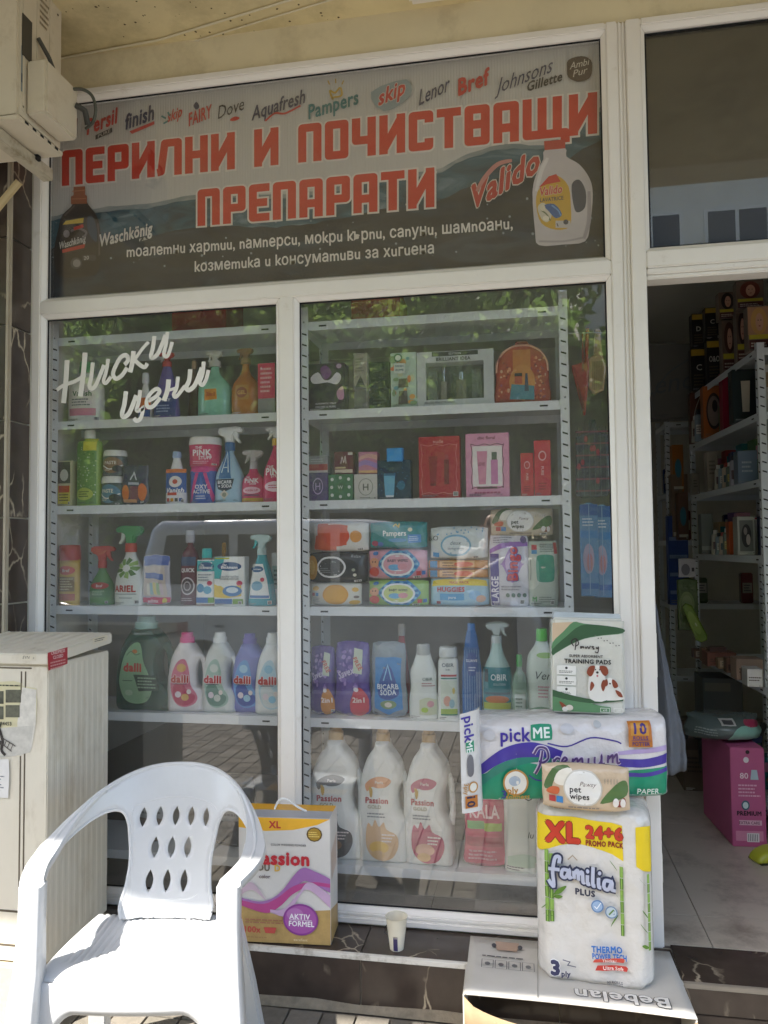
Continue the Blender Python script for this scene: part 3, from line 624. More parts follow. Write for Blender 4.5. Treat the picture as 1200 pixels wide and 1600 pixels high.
def bottle(name, label, px, zb, col, art=None, prof=B_STD, cap=None, capf=.15, capw=.4, dep=None, Y=YF, n=2.3, group=None, rz=0, head=None, headf=.28, flip=1, rough=.3, clear=False, headcol2=None, collar=None, capn='cap'):
    X, W, H = put(*px, zb, Y); dep = dep or W*.62
    rz = rz or RJ.uniform(-9, 9); t = thing(name, label, 'bottle', (X, Y+dep/2, zb+.0006), rz, group)
    hb = H*(1-(capf if cap else 0)-(headf if head else 0)); rs, surf = ringed(prof, W, dep, hb, n)
    bm_ = mat(col, .12, .03, 9, trans=.75, spec=.5) if clear else plastic(col, rough)
    MB().rings(rs, bm_).build('bottle_body', t, ang=50)
    if cap: MB().rings([[(q*W/2*math.cos(2*math.pi*i/24), q*W/2*.95*math.sin(2*math.pi*i/24), z) for i in range(24)] for z, q in ((hb-.004, capw*.98), (hb+.002, capw), (H-.004, capw*.94), (H, capw*.86))], plastic(cap)).build(capn, t)
    if head:
        s_ = H*headf; r = W*.17
        hm = MB().cyl(0, 0, hb-.005, hb+s_*.30, r*1.05, r, plastic(collar or head)); hm.build('collar', t)
        o = [(-.17, .28), (.17, .28), (.2, .55), (.5, .66), (.56, .86), (.46, .97), (-.3, 1.), (-.62, .93), (-.64, .74), (-.3, .72), (-.2, .6)]
        MB().prism([(x*s_*flip, hb+z*s_) for x, z in (o if flip > 0 else o[::-1])], -s_*.14, s_*.14, plastic(head)).build('spray_head', t, bevel=s_*.05)
        g = [(-.3, .74), (-.2, .62), (-.3, .42), (-.46, .26), (-.54, .28), (-.42, .46), (-.4, .72)]
        MB().prism([(x*s_*flip, hb+z*s_) for x, z in (g if flip > 0 else g[::-1])], -s_*.08, s_*.08, plastic(headcol2 or head)).build('trigger', t, bevel=s_*.02)
    if art:
        p = Print(W, hb, surf, cell=.007); art(p); micro(p); p.build(t)
    return t
def jug(name, label, px, zb, col, art, cap, Y=YF, dep=.085, group=None, hole=True, clear=False, style=0, rz=0):
    X, W, H = put(*px, zb, Y); rz = rz or RJ.uniform(-7, 7); t = thing(name, label, 'bottle', (X, Y+dep/2, zb+.0006), rz, group); hb = H*.88
    if style == 0:
        o = [(-.45, 0), (0, 0), (.43, 0), (.47, .1), (.48, .22), (.40, .31), (.27, .37), (.22, .5), (.23, .64), (.30, .74), (.35, .81), (.22, .93), (.10, 1), (-.16, 1), (-.25, .94), (-.40, .76), (-.49, .46), (-.5, .2)]; cx = -.03
        hp = [(.33, .80), (.41, .72), (.445, .58), (.45, .42), (.44, .25)]
    else:
        o = [(-.44, 0), (0, 0), (.42, 0), (.49, .06), (.48, .24), (.46, .34), (.34, .42), (.30, .52), (.33, .62), (.40, .70), (.36, .82), (.14, .95), (.1, 1), (-.14, 1), (-.18, .95), (-.34, .85), (-.47, .66), (-.5, .4), (-.49, .1)]; cx = -.02
        hp = [(.38, .74), (.44, .66), (.465, .55), (.465, .42), (.45, .32)]
    sc_ = lambda P: [(x*W, z*hb) for x, z in P]
    bm_ = mat(col, .16, .03, 9, trans=.55) if clear else plastic(col)
    slab('bottle_body', [sc_(o)], dep, min(dep*.36, .03), bm_, t)
    if hole: MB().tube([(v.x*W, 0, v.y*hb) for v in catmull([Vector((a, b, 0)) for a, b in hp], 5)], W*.065, bm_, 12).build('handle', t)
    cw = W*(.17 if style == 0 else .13)
    cp = MB().cyl(cx*W, 0, hb-.004, hb+(H-hb)*.5, cw*1.12, cw*1.1, plastic(cap)); cp.cyl(cx*W, 0, hb+(H-hb)*.5, H, cw*.92, cw*.84, plastic(cap)); cp.build('cap', t)
    p = Print(W, hb, lambda x, z: -dep/2); art(p); p.build(t)
    return t
def pack(name, label, px, zb, col, art, dep=.06, Y=YF, group=None, upright=False, rz=0, cat='wipes pack', soft=False):
    X, W, H = put(*px, zb, Y); t = thing(name, label, cat, (X, Y+dep/2, zb+.0006), rz, group); N, K = 34, 24
    sd = random.Random(int(px[0]*7+px[2]))
    ox = sd.uniform(0, 50)
    def bulge(a, b):
        if upright: a, b = b, a
        if soft or cat in ('pouch', 'bag', 'packet'): return max(0, 1-abs(a)**2.2)**.7*max(0, 1-abs(b)**2.4)**.5
        return max(0, (1-abs(a)**2.8))**.6*max(0, (1-abs(b)**3.4))**.45
    def surf(x, z):
        a = max(-1, min(1, 2*x/W)); b = max(-1, min(1, 2*z/H-1)); return -dep/2*bulge(a, b)-.0026*noise.noise(Vector((x*30+ox, z*44, 0)))-.0012*noise.noise(Vector((x*80+ox, z*70, 3)))-.001
    isp = cat in ('pouch', 'bag', 'packet')
    def warp(x, z):
        a = max(-1, min(1, 2*x/W)); b = max(-1, min(1, 2*z/H-1)); j1 = noise.noise(Vector((z*30, ox, 1))); j2 = noise.noise(Vector((x*30, ox, 2)))
        if isp: return x*(.95-.05*b+.03*math.sin(b*5+ox)-.10*max(0, -b-.8)/.2-.03*max(0, b-.85)/.15)+.002*j1, z*(1-.03*a*a)+.0035*j2+(.010*a*a if b < -.9 else 0)
        if upright: return x*(1-.09*abs(b)**5)+.001*j1, z+.002*j2*(abs(b) > .8)
        return x+.0022*j1*(abs(a) > .85), H/2+(z-H/2)*(1-.13*abs(a)**4)+.0008*j2
    m = MB(); vs = []
    for sg in (1, -1):
        for i in range(N+1):
            for j in range(K+1):
                a = math.sin(math.pi/2*(2*i/N-1)); b = math.sin(math.pi/2*(2*j/K-1)); x, z = a*W/2, (b+1)*H/2
                y = surf(x, z); xw, zw = warp(x, z); vs.append((xw, y if sg == 1 else -y, max(zw, 0)))
    q = (N+1)*(K+1)
    for s_ in (0, 1):
        for i in range(N):
            for j in range(K):
                f = [s_*q+i*(K+1)+j, s_*q+(i+1)*(K+1)+j, s_*q+(i+1)*(K+1)+j+1, s_*q+i*(K+1)+j+1]; m.f.append(tuple(f if s_ == 0 else f[::-1])); m.mi.append(0)
    m.v = vs; m.mats = [film(col)]; bd = m.build('film_wrap', t, ang=75)
    p = Print(W, H, surf, cell=.009); p.warp = warp; art(p); micro(p); p.build(t)
    return t
def fold(u0, v0, u1, v1, r=.25):             # rounded rectangle as (u,v) outline
    a, b = (u1-u0)*r, (v1-v0)*r*1.3
    return [(u0+a, v0), (u1-a, v0), (u1, v0+b), (u1, v1-b), (u1-a, v1), (u0+a, v1), (u0, v1-b), (u0, v0+b)]
def lidplate(p, u0, v0, u1, v1, rim, inner, k=.03):
    p.poly(fold(u0, v0, u1, v1), rim, 3); p.poly(fold(u0+k, v0+k*1.8, u1-k, v1-k*1.8), inner, 3)

# ================================================================== left unit, top row
G = 'products on the window shelves'
z = SHZ[1]
def a_(p): p.rect(.12, .28, .88, .62, '#e7e2e4'); p.text('Vanish', .5, .55, .1, '#2c6a4a', .03, wmax=.7); p.rect(.12, .12, .88, .26, '#d98fa6'); p.lines(.2, .8, .3, .46, 3, '#7a7f8c')
bottle('cleaner_bottle', 'white bottle with green cap and pink label band beside the shelf upright', (101, 152, 563), z, '#e9e9e6', a_, cap='#3f9a5a', capf=.16, capw=.42, group=G)
def a_(p): p.rect(.05, .30, .95, .58, '#e0702c'); p.rect(.05, .06, .95, .32, '#2c57a0'); p.text('Vanish', .5, .3, .1, '#c8332e', .03, .2, wmax=.8)
bottle('stain_spray', 'small white bottle with orange band and blue base on the top row', (214, 235, 582), z, '#e6e6e6', a_, B_TAPER, cap='#dfe2e8', capf=.2, capw=.5, group=G)
def a_(p): p.rect(.08, .04, .92, .42, '#2b3f86'); p.text('SPRAY', .5, .34, .06, '#dfe4ee', .02, wmax=.6); p.lines(.2, .8, .1, .26, 3, '#9fb0d8')
bottle('spray_bottle', 'purple spray bottle with navy label and red trigger on the top row', (236, 275, 548), z, '#6a5aa8', a_, B_TAPER, head='#b9343a', headf=.2, group=G, headcol2='#dcdcdc')
bottle('brown_bottle', 'slim dark brown bottle between two spray bottles on the top row', (292, 310, 563), z, '#5a3f34', None, B_TAPER, cap='#b89a78', capf=.12, Y=.2, group=G)
def a_(p): p.poly([(.3, .3), (.68, .32), (.66, .52), (.3, .52)], '#d98f2c'); p.text('3in1', .48, .42, .08, '#a8321f', .03, wmax=.3)
bottle('spray_bottle', 'mint green clear spray bottle with small orange label', (304, 355, 545), z, '#8fcfb4', a_, [(0, .92), (.03, 1), (.4, 1), (.62, .9), (.8, .4), (.9, .26), (1, .24)], head='#c9c8bf', headf=.22, group=G, rough=.14)
def a_(p): p.poly([(.25, .28), (.75, .28), (.75, .56), (.25, .56)], '#b98a3a'); p.ell(.5, .42, .2, .1, '#8c3b22'); p.text('GEL', .5, .42, .07, '#e9c06a', .03, wmax=.3)
bottle('spray_bottle', 'amber clear spray bottle with gold and brown label', (357, 401, 541), z, '#b8742c', a_, [(0, .92), (.03, 1), (.45, 1), (.62, .85), (.78, .4), (.9, .26), (1, .24)], head='#8f6a45', headf=.22, group=G, rough=.14)
def a_(p): p.rect(.0, .3, 1, .99, '#d2265e'); p.lines(.15, .85, .4, .92, 6, '#eeb5c6'); p.text('+', .2, .9, .07, '#ffffff', .02)
carton('sachet_box', 'magenta carton with grey foot at the end of the top row', (403, 430, 567), z, '#8c8f90', a_, group=G)
# ------------------------------------------------------------------ left unit, second row
z = SHZ[2]
def a_(p): p.rect(.05, .5, .95, .97, '#5b5a50'); p.ell(.5, .68, .3, .13, '#d6d6cc'); p.rect(.05, .05, .95, .45, '#d6c850'); p.rect(.1, .3, .9, .45, '#c9502d'); p.lines(.15, .85, .1, .28, 3, '#5c4a1e')
carton('tablet_box', 'small dark and yellow carton beside the left upright', (90, 111, 720), z, '#c9c2a0', a_, group=G)
def a_(p):
    p.rect(.06, .02, .94, .96, '#6f9a52'); rg = random.Random(2)
    for i in range(150): u, v = rg.uniform(.1, .9), rg.uniform(.1, .95); s_ = rg.uniform(.02, .05); p.rect(u, v, u+s_, v+s_*.3, rg.choice(['#dfe6cf', '#3e6a35', '#cfd98a', '#8fb46a']), 1); p.off -= p.step*.96
    p.rect(.45, .8, .94, .98, '#d8cf45'); p.ell(.5, .17, .36, .09, '#b7c75c'); p.lines(.25, .75, .12, .22, 3, '#4d6a2a')
bottle('cleaner_bottle', 'tall green bottle with busy leafy label and white cap', (115, 153, 671), z, '#9ab85a', a_, [(0, .94), (.02, 1), (.86, 1), (.93, .7), (1, .34)], cap='#e8e8e2', capf=.1, capw=.42, group=G)
def jar(label, px, zb, c2):
    def a_(p): p.ell(.5, .5, .44, .4, c2); p.text('PASTE', .45, .62, .16, '#efe9da', .03, wmax=.5); p.line([(.1, .5), (.4, .3), (.7, .36), (.92, .5)], .05, '#eeeee8'); p.ell(.74, .32, .2, .16, '#20262c'); p.lines(.2, .5, .2, .32, 2, '#e5ddc5')
    return bottle('paste_jar', label, px, zb, '#4b5a58', a_, [(0, .9), (.06, 1), (.85, 1), (.96, .94), (1, .9)], cap='#e9e9e4', capf=.2, capw=.98, group=G, n=2, dep=.075, capn='lid')
jar('dark jar with white lid and round label standing on the shelf', (152, 190, 744), z, '#5b8aa0'); zj = at(170, 742, YF).z
jar('dark jar with white lid stacked on another jar', (155, 190, 703), at(170, 742.5, YF).z, '#8a6a4c')
def a_(p):
    p.poly([(.05, .02), (.95, .02), (.88, .97), (.14, .97)], '#343b52'); p.line([(.38, .62), (.5, .8), (.62, .62)], .045, '#cfd6de', 0); p.rect(.3, .5, .7, .56, '#b9c0cc'); p.ell(.2, .3, .14, .2, '#d87a2a'); p.ell(.8, .32, .15, .22, '#d8702a'); p.rect(.36, .1, .66, .46, '#7b4a50'); p.rect(.1, .06, .6, .14, '#d8a070')
pack('tablet_pouch', 'navy foil pouch with orange patches and white triangle', (187, 231, 726), z, '#4c4f5c', a_, .03, upright=True, group=G, cat='pouch')
def a_(p):
    p.rect(.02, .02, .98, .24, '#e9e9ee'); p.rect(.02, .24, .98, .66, '#2458a8'); p.ell(.5, .47, .3, .12, '#e8e4e0'); p.ell(.5, .47, .12, .05, '#c33a2c'); p.text('Vanish', .5, .29, .1, '#ffffff', .04, .2, wmax=.8, out=('#2458a8', .03)); p.rect(.15, .18, .6, .24, '#c33a2c'); p.rect(.02, .66, .98, .74, '#e07a2a')
    for k in range(4): p.rect(.12+.2*k, .05, .26+.2*k, .12, ['#b9353a', '#d79a2c', '#444', '#2a5aa0'][k], 1)
bottle('stain_spray', 'small white bottle with blue label, orange collar and pale cap', (256, 288, 705), z, '#e8eaec', a_, B_TAPER, cap='#9fb7d8', capf=.1, capw=.42, group=G)
def a_(p):
    p.rect(.02, .02, .98, .9, '#2f55a8'); p.poly([(.3, .95), (.42, .95), (.12, .05), (.0, .05)], '#d63a8a'); p.poly([(.58, .95), (.7, .95), (1., .05), (.88, .05)], '#d63a8a'); p.poly([(.33, .1), (.67, .1), (.52, .85), (.48, .85)], '#3f6cc4')
    p.text('OXY', .5, .52, .13, '#f2f2f4', .03, wmax=.5); p.text('ACTIVE', .5, .37, .12, '#f2f2f4', .03, wmax=.62); p.lines(.3, .7, .12, .26, 2, '#d8dcec')
zt = at(312, 728, YF).z
bottle('powder_tub', 'blue tub with magenta lid and white lettering under another tub', (292, 333, 728), z, '#3a5cae', a_, [(0, .86), (.02, .9), (.9, 1), (1, 1)], cap='#d8318c', capf=.14, capw=1.02, n=2.6, dep=.09, group=G, capn='lid')
def a_(p):
    p.rect(.03, .03, .97, .97, '#d12d68'); p.text('THE', .4, .82, .12, '#f4eef0', .04, wmax=.26); p.text('PiNK', .5, .6, .27, '#f4eef0', .05, wmax=.66); p.text('STUFF', .6, .36, .15, '#f4eef0', .04, wmax=.46); p.lines(.2, .8, .08, .24, 2, '#eab6c8')
bottle('paste_tub', 'pink tub with white lid stacked on a blue tub', (290, 338, 682), zt, '#d12d68', a_, [(0, .86), (.02, .9), (.96, 1), (1, 1)], cap='#e9e6e4', capf=.24, capw=1.04, n=2.6, dep=.09, group=G, capn='lid')
def logoA(p, cu, cv, s_, col, bgc):
    p.poly([(cu-.3*s_, cv-.34*s_), (cu+.3*s_, cv-.34*s_), (cu+.05*s_, cv+.42*s_), (cu-.05*s_, cv+.42*s_)], bgc); p.line([(cu-.16*s_, cv-.2*s_), (cu, cv+.28*s_), (cu+.16*s_, cv-.2*s_)], .055*s_, col, 0); p.line([(cu-.08*s_, cv-.08*s_), (cu+.08*s_, cv-.08*s_)], .04*s_, col, 0)
def a_(p):
    logoA(p, .46, .72, .8, '#cfe8f2', '#2a6fae'); p.poly([(.1, .44), (.8, .44), (.72, .26), (.46, .2), (.2, .26)], '#22324f'); p.text('BICARB', .46, .385, .06, '#f0f4f6', .03, wmax=.56); p.text('+ SODA', .48, .31, .06, '#f0f4f6', .03, wmax=.5); p.poly([(.3, .16), (.46, .24), (.62, .16), (.46, .06)], '#d7d0c2'); p.ell(.46, .15, .08, .04, '#8a8f86')
bottle('spray_bottle', 'pale blue spray bottle with white trigger and blue pointed emblem', (332, 376, 665), z, '#a9cde4', a_, B_SPRAY, head='#eceeee', headf=.3, collar='#2b5f9a', flip=-1, group=G, n=2.8)
def a_(p): p.text('THE', .3, .72, .05, '#f6eef2', .03, wmax=.25); p.text('PiNK', .48, .62, .13, '#f6eef2', .045, wmax=.66); p.text('STUFF', .55, .52, .05, '#f6eef2', .03, wmax=.4); p.ell(.48, .34, .38, .1, '#f0c4d4'); p.text('WASH UP', .48, .34, .06, '#c72e63', .03, wmax=.62); p.rect(.15, .18, .8, .22, '#7a3a6a'); p.rect(.02, .02, .98, .12, '#c9a13a')
bottle('spray_bottle', 'squat pink spray bottle with clear pump head', (375, 410, 702), z, '#d0346c', a_, [(0, .95), (.03, 1), (.5, 1), (.7, .85), (.85, .45), (1, .3)], head='#b9b4b6', headf=.34, group=G, flip=1)
def a_(p): p.text('THE', .3, .6, .05, '#f6eef2', .03, wmax=.25); p.text('PiNK', .5, .52, .12, '#f6eef2', .045, wmax=.7); p.text('STUFF', .55, .44, .05, '#f6eef2', .03, wmax=.4); p.ell(.5, .26, .4, .09, '#f3d7e2'); p.lines(.25, .75, .22, .3, 2, '#c72e63')
bottle('spray_bottle', 'tall pink spray bottle with yellow neck beside the mullion', (408, 449, 664), z, '#d22c68', a_, B_SPRAY, head='#e6e4e4', headf=.24, collar='#e0b02c', group=G, n=2.8)
# ------------------------------------------------------------------ left unit, third row
z = SHZ[3]
def a_(p): p.rect(.02, .04, .98, .92, '#c9a232'); p.ell(.5, .76, .4, .1, '#c23a2a'); p.text('Bref', .5, .76, .07, '#f0e6d8', .03, wmax=.5); p.rect(.12, .3, .88, .62, '#8a6a3a'); p.lines(.16, .84, .32, .6, 5, '#e6d9a8'); p.rect(.1, .1, .9, .25, '#b4472a')
bottle('spray_can', 'yellow can with tall red cap beside the left upright', (88, 119, 852), z, '#c9a232', a_, B_CAN, cap='#b3302a', capf=.24, capw=1.0, n=2, group=G)
def a_(p): p.rect(.1, .2, .9, .6, '#3c7a3f'); p.ell(.5, .5, .36, .09, '#b8382e'); p.text('Bref', .5, .5, .07, '#f3e9e2', .03, wmax=.4); p.lines(.2, .8, .24, .38, 3, '#a5c79a')
bottle('spray_bottle', 'green spray bottle with red trigger on the third row', (136, 172, 853), z, '#4b8a44', a_, B_SPRAY, head='#bf3a34', headf=.36, group=G, flip=-1, Y=.16)
def a_(p):
    for k in range(9):
        a = k*40; p.poly([(.5+.05*math.cos(R(a)), .68+.03*math.sin(R(a))), (.5+.34*math.cos(R(a-18)), .68+.17*math.sin(R(a-18))), (.5+.4*math.cos(R(a+6)), .68+.2*math.sin(R(a+6))), (.5+.2*math.cos(R(a+22)), .68+.1*math.sin(R(a+22)))], ['#6f9a4a', '#93b867', '#4c7a3a'][k % 3]); p.off -= p.step*.7
    p.ell(.5, .68, .13, .065, '#e8ebe2'); p.text('ARIEL', .48, .31, .12, '#c03428', .04, wmax=.78); p.rect(.14, .2, .86, .215, '#8b9a92'); p.rect(.3, .13, .75, .145, '#8b9a92')
bottle('spray_bottle', 'white spray bottle with green leaf print and green trigger', (173, 221, 821), z, '#e4e9e2', a_, [(0, .94), (.03, 1), (.4, .98), (.7, .72), (.88, .4), (1, .3)], head='#4e9a62', headf=.32, collar='#c04a3a', group=G, flip=1, headcol2='#d9e4da')
def a_(p):
    p.rect(.0, .8, 1, .99, '#3a56a0'); p.poly([(.04, .2), (.9, .16), (.84, .78), (.04, .78)], '#c6b8ae'); p.poly([(.1, .55), (.8, .5), (.78, .62), (.08, .66)], '#4a67ac'); rg = random.Random(4)
    for k in range(5): p.poly([(.2+.12*k, .22), (.3+.12*k, .2), (.28+.12*k, .44), (.18+.12*k, .45)], ['#d8d3c4', '#8fb6c4', '#d7c978', '#9ab98a', '#c9b6c0'][k])
    p.rect(.0, .02, 1, .16, '#c9275a'); p.text('mitex', .4, .09, .07, '#f4dfe6', .03, wmax=.5); p.ell(.82, .09, .08, .06, '#d9c84a')
pack('cloth_packet', 'blue topped packet of cloths with pink strip along the foot', (221, 265, 867), z, '#b9b4bd', a_, .03, upright=True, group=G, cat='packet')
def a_(p): p.rect(.1, .62, .9, .76, '#394a6b'); p.text('QUICK', .5, .55, .06, '#f0eaea', .035, wmax=.72); p.ell(.5, .3, .38, .14, '#d8cdd0'); p.ell(.5, .3, .32, .118, '#3a2228'); p.ell(.5, .3, .2, .075, '#b9adb0'); p.ell(.5, .3, .15, .055, '#3a2228'); p.lines(.15, .85, .06, .12, 2, '#c9b9bd')
bottle('dark_bottle', 'tall maroon bottle with ringed emblem and grey cap', (279, 308, 829), z, '#5f2634', a_, B_STD, cap='#a9a7ad', capf=.15, capw=.5, group=G, Y=.15)
def beck(p, q=1.):
    p.ell(.5, .8, .4, .09, '#1f4f82'); p.text('Dr.', .36, .83, .055, '#fff', .03, wmax=.2); p.text('Beckmann', .5, .785, .06, '#ffffff', .03, wmax=.66)
def a_(p): p.rect(.04, .04, .96, .94, '#eef0ee'); p.rect(.04, .7, .96, .92, '#3fb0b4'); beck(p); p.lines(.15, .85, .5, .66, 3, '#7a8a92'); p.ell(.3, .36, .2, .09, '#2f8ab8'); p.ell(.66, .32, .2, .08, '#57a7c8'); p.ell(.76, .46, .12, .05, '#c63a5a'); p.rect(.04, .06, .96, .17, '#2f6fae'); p.rect(.7, .06, .96, .17, '#6aa03c')
bottle('cleaner_bottle', 'brown tinted small bottle with turquoise cap and white label', (304, 335, 857), z, '#9a8074', a_, [(0, .95), (.02, 1), (.55, .92), (.82, .66), (.93, .44), (1, .4)], cap='#2fb8b4', capf=.15, capw=.5, group=G, n=3, dep=.05)
def a_(p): p.poly([(.0, .55), (.0, .99), (.34, .99), (.2, .55)], '#3fb4b6'); p.rect(.02, .95, .5, .98, '#b8c23a'); beck(p); p.text('Geschirrspüler', .5, .6, .05, '#8a929a', .01, wmax=.7); p.text('HYGIENE-REINIGER', .5, .545, .035, '#6a727a', .02, wmax=.62); p.band([(.0, .18), (.4, .16), (.9, .2)], [(.0, .44), (.4, .36), (.9, .44)], '#e3c53c'); p.ell(.6, .3, .32, .11, '#2d79b8'); p.ell(.6, .32, .2, .06, '#d5e4ec'); p.ell(.18, .34, .12, .07, '#d9b92c'); p.ell(.84, .46, .1, .05, '#c8355a'); p.rect(.03, .04, .6, .14, '#2f66a8'); p.rect(.62, .04, .96, .14, '#78a23a')
carton('cleaner_box', 'white carton with turquoise corner and blue oval logo', (335, 382, 870), z, '#eceeea', a_, .05, group=G)
bottle('amber_bottle', 'slim amber bottle behind the white carton with blue oval logo', (340, 356, 848), z, '#b98a3a', None, B_STD, cap='#c9953a', capf=.16, Y=.24, group=G)
def a_(p): p.poly([(.12, .14), (.9, .14), (.78, .5), (.6, .8), (.16, .8)], '#eef1ef'); p.ell(.38, .7, .26, .06, '#1f5f92'); p.text('Beckmann', .38, .7, .03, '#ffffff', .03, wmax=.4); p.ell(.42, .38, .22, .09, '#6fa9c8'); p.rect(.14, .15, .88, .2, '#2f6fae'); p.ell(.62, .5, .08, .04, '#c8355a')
bottle('spray_bottle', 'turquoise spray bottle with slanting white label', (384, 426, 835), z, '#2f9fae', a_, B_TAPER, head='#bfd9d8', headf=.27, headcol2='#2fb0b8', group=G, flip=1, n=2.6, rough=.16)
def a_(p): p.rect(.05, .3, .95, .75, '#9fc0b4'); p.lines(.15, .85, .35, .7, 4, '#4d6a62')
carton('cleaner_box', 'pale carton half hidden behind the mullion on the third row', (424, 452, 864), z, '#dfe3df', a_, .05, group=G, Y=.2)
# ------------------------------------------------------------------ left unit, fourth row: jugs
z = SHZ[4]; RED = '#c4302c'
def a_(p):
    p.poly([(-.0+.12, .42), (.2, .66), (.34, .8), (.5, .82), (.56, .6), (.66, .44), (.72, .26), (.62, .12), (.4, .09), (.22, .14), (.13, .28)], '#8fb88e', 3); p.ell(.4, .72, .05, .025, '#d07a3a'); p.line([(.25, .67), (.33, .72), (.42, .68), (.5, .7)], .012, '#3f6a4a')
    p.text('dalli', .36, .53, .1, RED, .06, wmax=.38); p.poly([(.38, .44), (.78, .44), (.86, .26), (.48, .24)], '#1d4436'); p.lines(.46, .8, .27, .42, 4, '#9fc0a0'); p.rect(.18, .36, .36, .37, '#2f5a42'); p.ell(.3, .22, .07, .035, '#b7cfae'); p.text('3,65 L', .66, .17, .02, '#2a4a38', .01)
jug('detergent_jug', 'large clear green jug with pale green label on the jug row', (177, 265, 965), z, '#256a56', a_, '#9cc0b6', dep=.11, clear=True)
def dal(c1, c2, c3):
    def f(p):
        p.poly([(.14, .42), (.2, .6), (.34, .74), (.52, .76), (.62, .6), (.66, .4), (.8, .28), (.84, .2), (.74, .12), (.5, .08), (.3, .12), (.18, .24)], c1, 3); p.poly([(.2, .36), (.4, .44), (.6, .3), (.78, .24), (.7, .14), (.48, .1), (.26, .16)], c2, 3)
        p.ell(.42, .64, .12, .06, c3); p.text('dalli', .38, .485, .105, RED, .07, wmax=.48, out=('#f0e9e6', .05)); p.rect(.2, .405, .56, .415, '#5a4a55'); p.ell(.34, .26, .08, .045, '#ecdfe4'); p.ell(.52, .22, .1, .05, c3); p.ell(.62, .3, .06, .035, '#efe4da')
    return f
jug('detergent_jug', 'white jug with pink cap and pink berry label', (258, 316, 990), z, '#ece6e4', dal('#d9738c', '#c22b58', '#e0b060'), '#e0488a', dep=.085)
jug('detergent_jug', 'white jug with white cap and sage green label', (312, 366, 990), z, '#e4e7e0', dal('#a9c4b4', '#6f9484', '#d8ded2'), '#e6e8e2', dep=.085)
jug('detergent_jug', 'lilac blue jug with violet cap and blue label', (358, 414, 992), z, '#7d82c4', dal('#6aa0d8', '#3350a4', '#a4cfe4'), '#7467b8', dep=.085, Y=.14)
jug('detergent_jug', 'white jug with pale blue label beside the mullion', (395, 450, 991), z, '#e9ece8', dal('#b9d8e2', '#d9e2e0', '#8cc4dc'), '#eceeea', dep=.085, Y=.12)
# dim things on the lowest left shelf
z = SHZ[5]
for k, (a, b, c, l_) in enumerate(((100, 160, '#4c5a66', 'grey blue refill bag at the end of the lowest left shelf'), (210, 262, '#6a5a52', 'brown refill bag on the lowest left shelf'), (330, 395, '#3e4448', 'dark refill bag on the lowest left shelf beside the mullion'))):
    pack('refill_bag', l_, (a, b, 1215), z, c, lambda p: (p.rect(.1, .4, .9, .7, '#8a8f90'), p.lines(.2, .8, .45, .65, 3, '#444a50')), .08, upright=True, cat='bag', Y=.16)
for x0, x1, lb in ((268, 352, 'red box standing in for a red glow above the shelf unit with script lettering'), (548, 624, 'red box standing in for a red glow above the shelf unit beside the doorway')):  # boxes added to stand in for a red glow in the panes
    carton('shelf_box', lb, (x0, x1, 455), SHZ[0], '#a32a26', None, .2, Y=.16)
# ================================================================== right unit, top row
z = SHZ[1]
def a_(p):
    p.ell(.5, .4, .3, .24, '#1d1a24'); p.poly([(.1, .72), (.3, .82), (.45, .66), (.62, .66), (.8, .8), (.92, .7), (.8, .55), (.55, .6), (.3, .58), (.14, .6)], '#e6e2e6', 3); p.poly([(.36, .9), (.52, .95), (.66, .8), (.52, .66), (.4, .74)], '#7a3a86', 3); p.poly([(.8, .4), (.96, .5), (.98, .25), (.84, .24)], '#c98ab4', 3); p.ell(.86, .93, .07, .05, '#b79ab8'); p.text('AUTOMATIC SPRAY', .5, .16, .035, '#d8d2da', .02, wmax=.6); p.text('ORCHID & PEARL', .5, .09, .04, '#d8d2da', .02, wmax=.7)
carton('freshener_box', 'dark purple carton with white orchid print on the gift row', (480, 538, 568), z, '#2a2030', a_, .07, group=G)
def a_(p): p.rect(.05, .02, .95, .42, '#6f706c'); p.poly([(.12, .4), (.88, .4), (.52, .6)], '#26262a'); p.lines(.15, .85, .66, .92, 5, '#777166')
carton('perfume_box', 'slim grey beige carton with black triangle print', (552, 573, 552), z, '#9c978a', a_, .04, group=G)
carton('green_reflection_box', 'plain dark green box in place of a green reflection beside the slim grey carton', (576, 609, 566), z, '#2f4a34', lambda p: p.lines(.2, .8, .1, .3, 3, '#5f7a60'), .05, group=G, Y=.2)  # solid box stands in for a green reflection in the glass
def a_(p):
    rg = random.Random(8)
    for i in range(26): p.ell(rg.uniform(.08, .92), rg.uniform(.08, .9), rg.uniform(.06, .16), rg.uniform(.03, .07), rg.choice(['#d9a25a', '#6fa4ac', '#c9cfae', '#d9784a', '#7d9a72', '#b9d2c6']), 10, 1)
    p.ell(.3, .9, .17, .075, '#2f6a44'); p.ell(.3, .9, .11, .05, '#dfe8dc'); p.rect(.14, .62, .56, .8, '#d8e0d8'); p.text('FRESH', .35, .75, .04, '#3f6a7a', .02, wmax=.36); p.text('HOME', .35, .68, .04, '#3f6a7a', .02, wmax=.36); p.poly([(.3, .36), (.7, .36), (.66, .52), (.34, .52)], '#4a3f3c'); p.poly([(.3, .06), (.68, .06), (.64, .3), (.34, .3)], '#4c4140')
carton('freshener_box', 'floral printed carton with round green badge on the gift row', (610, 650, 551), z, '#b9cfc0', a_, .06, group=G)
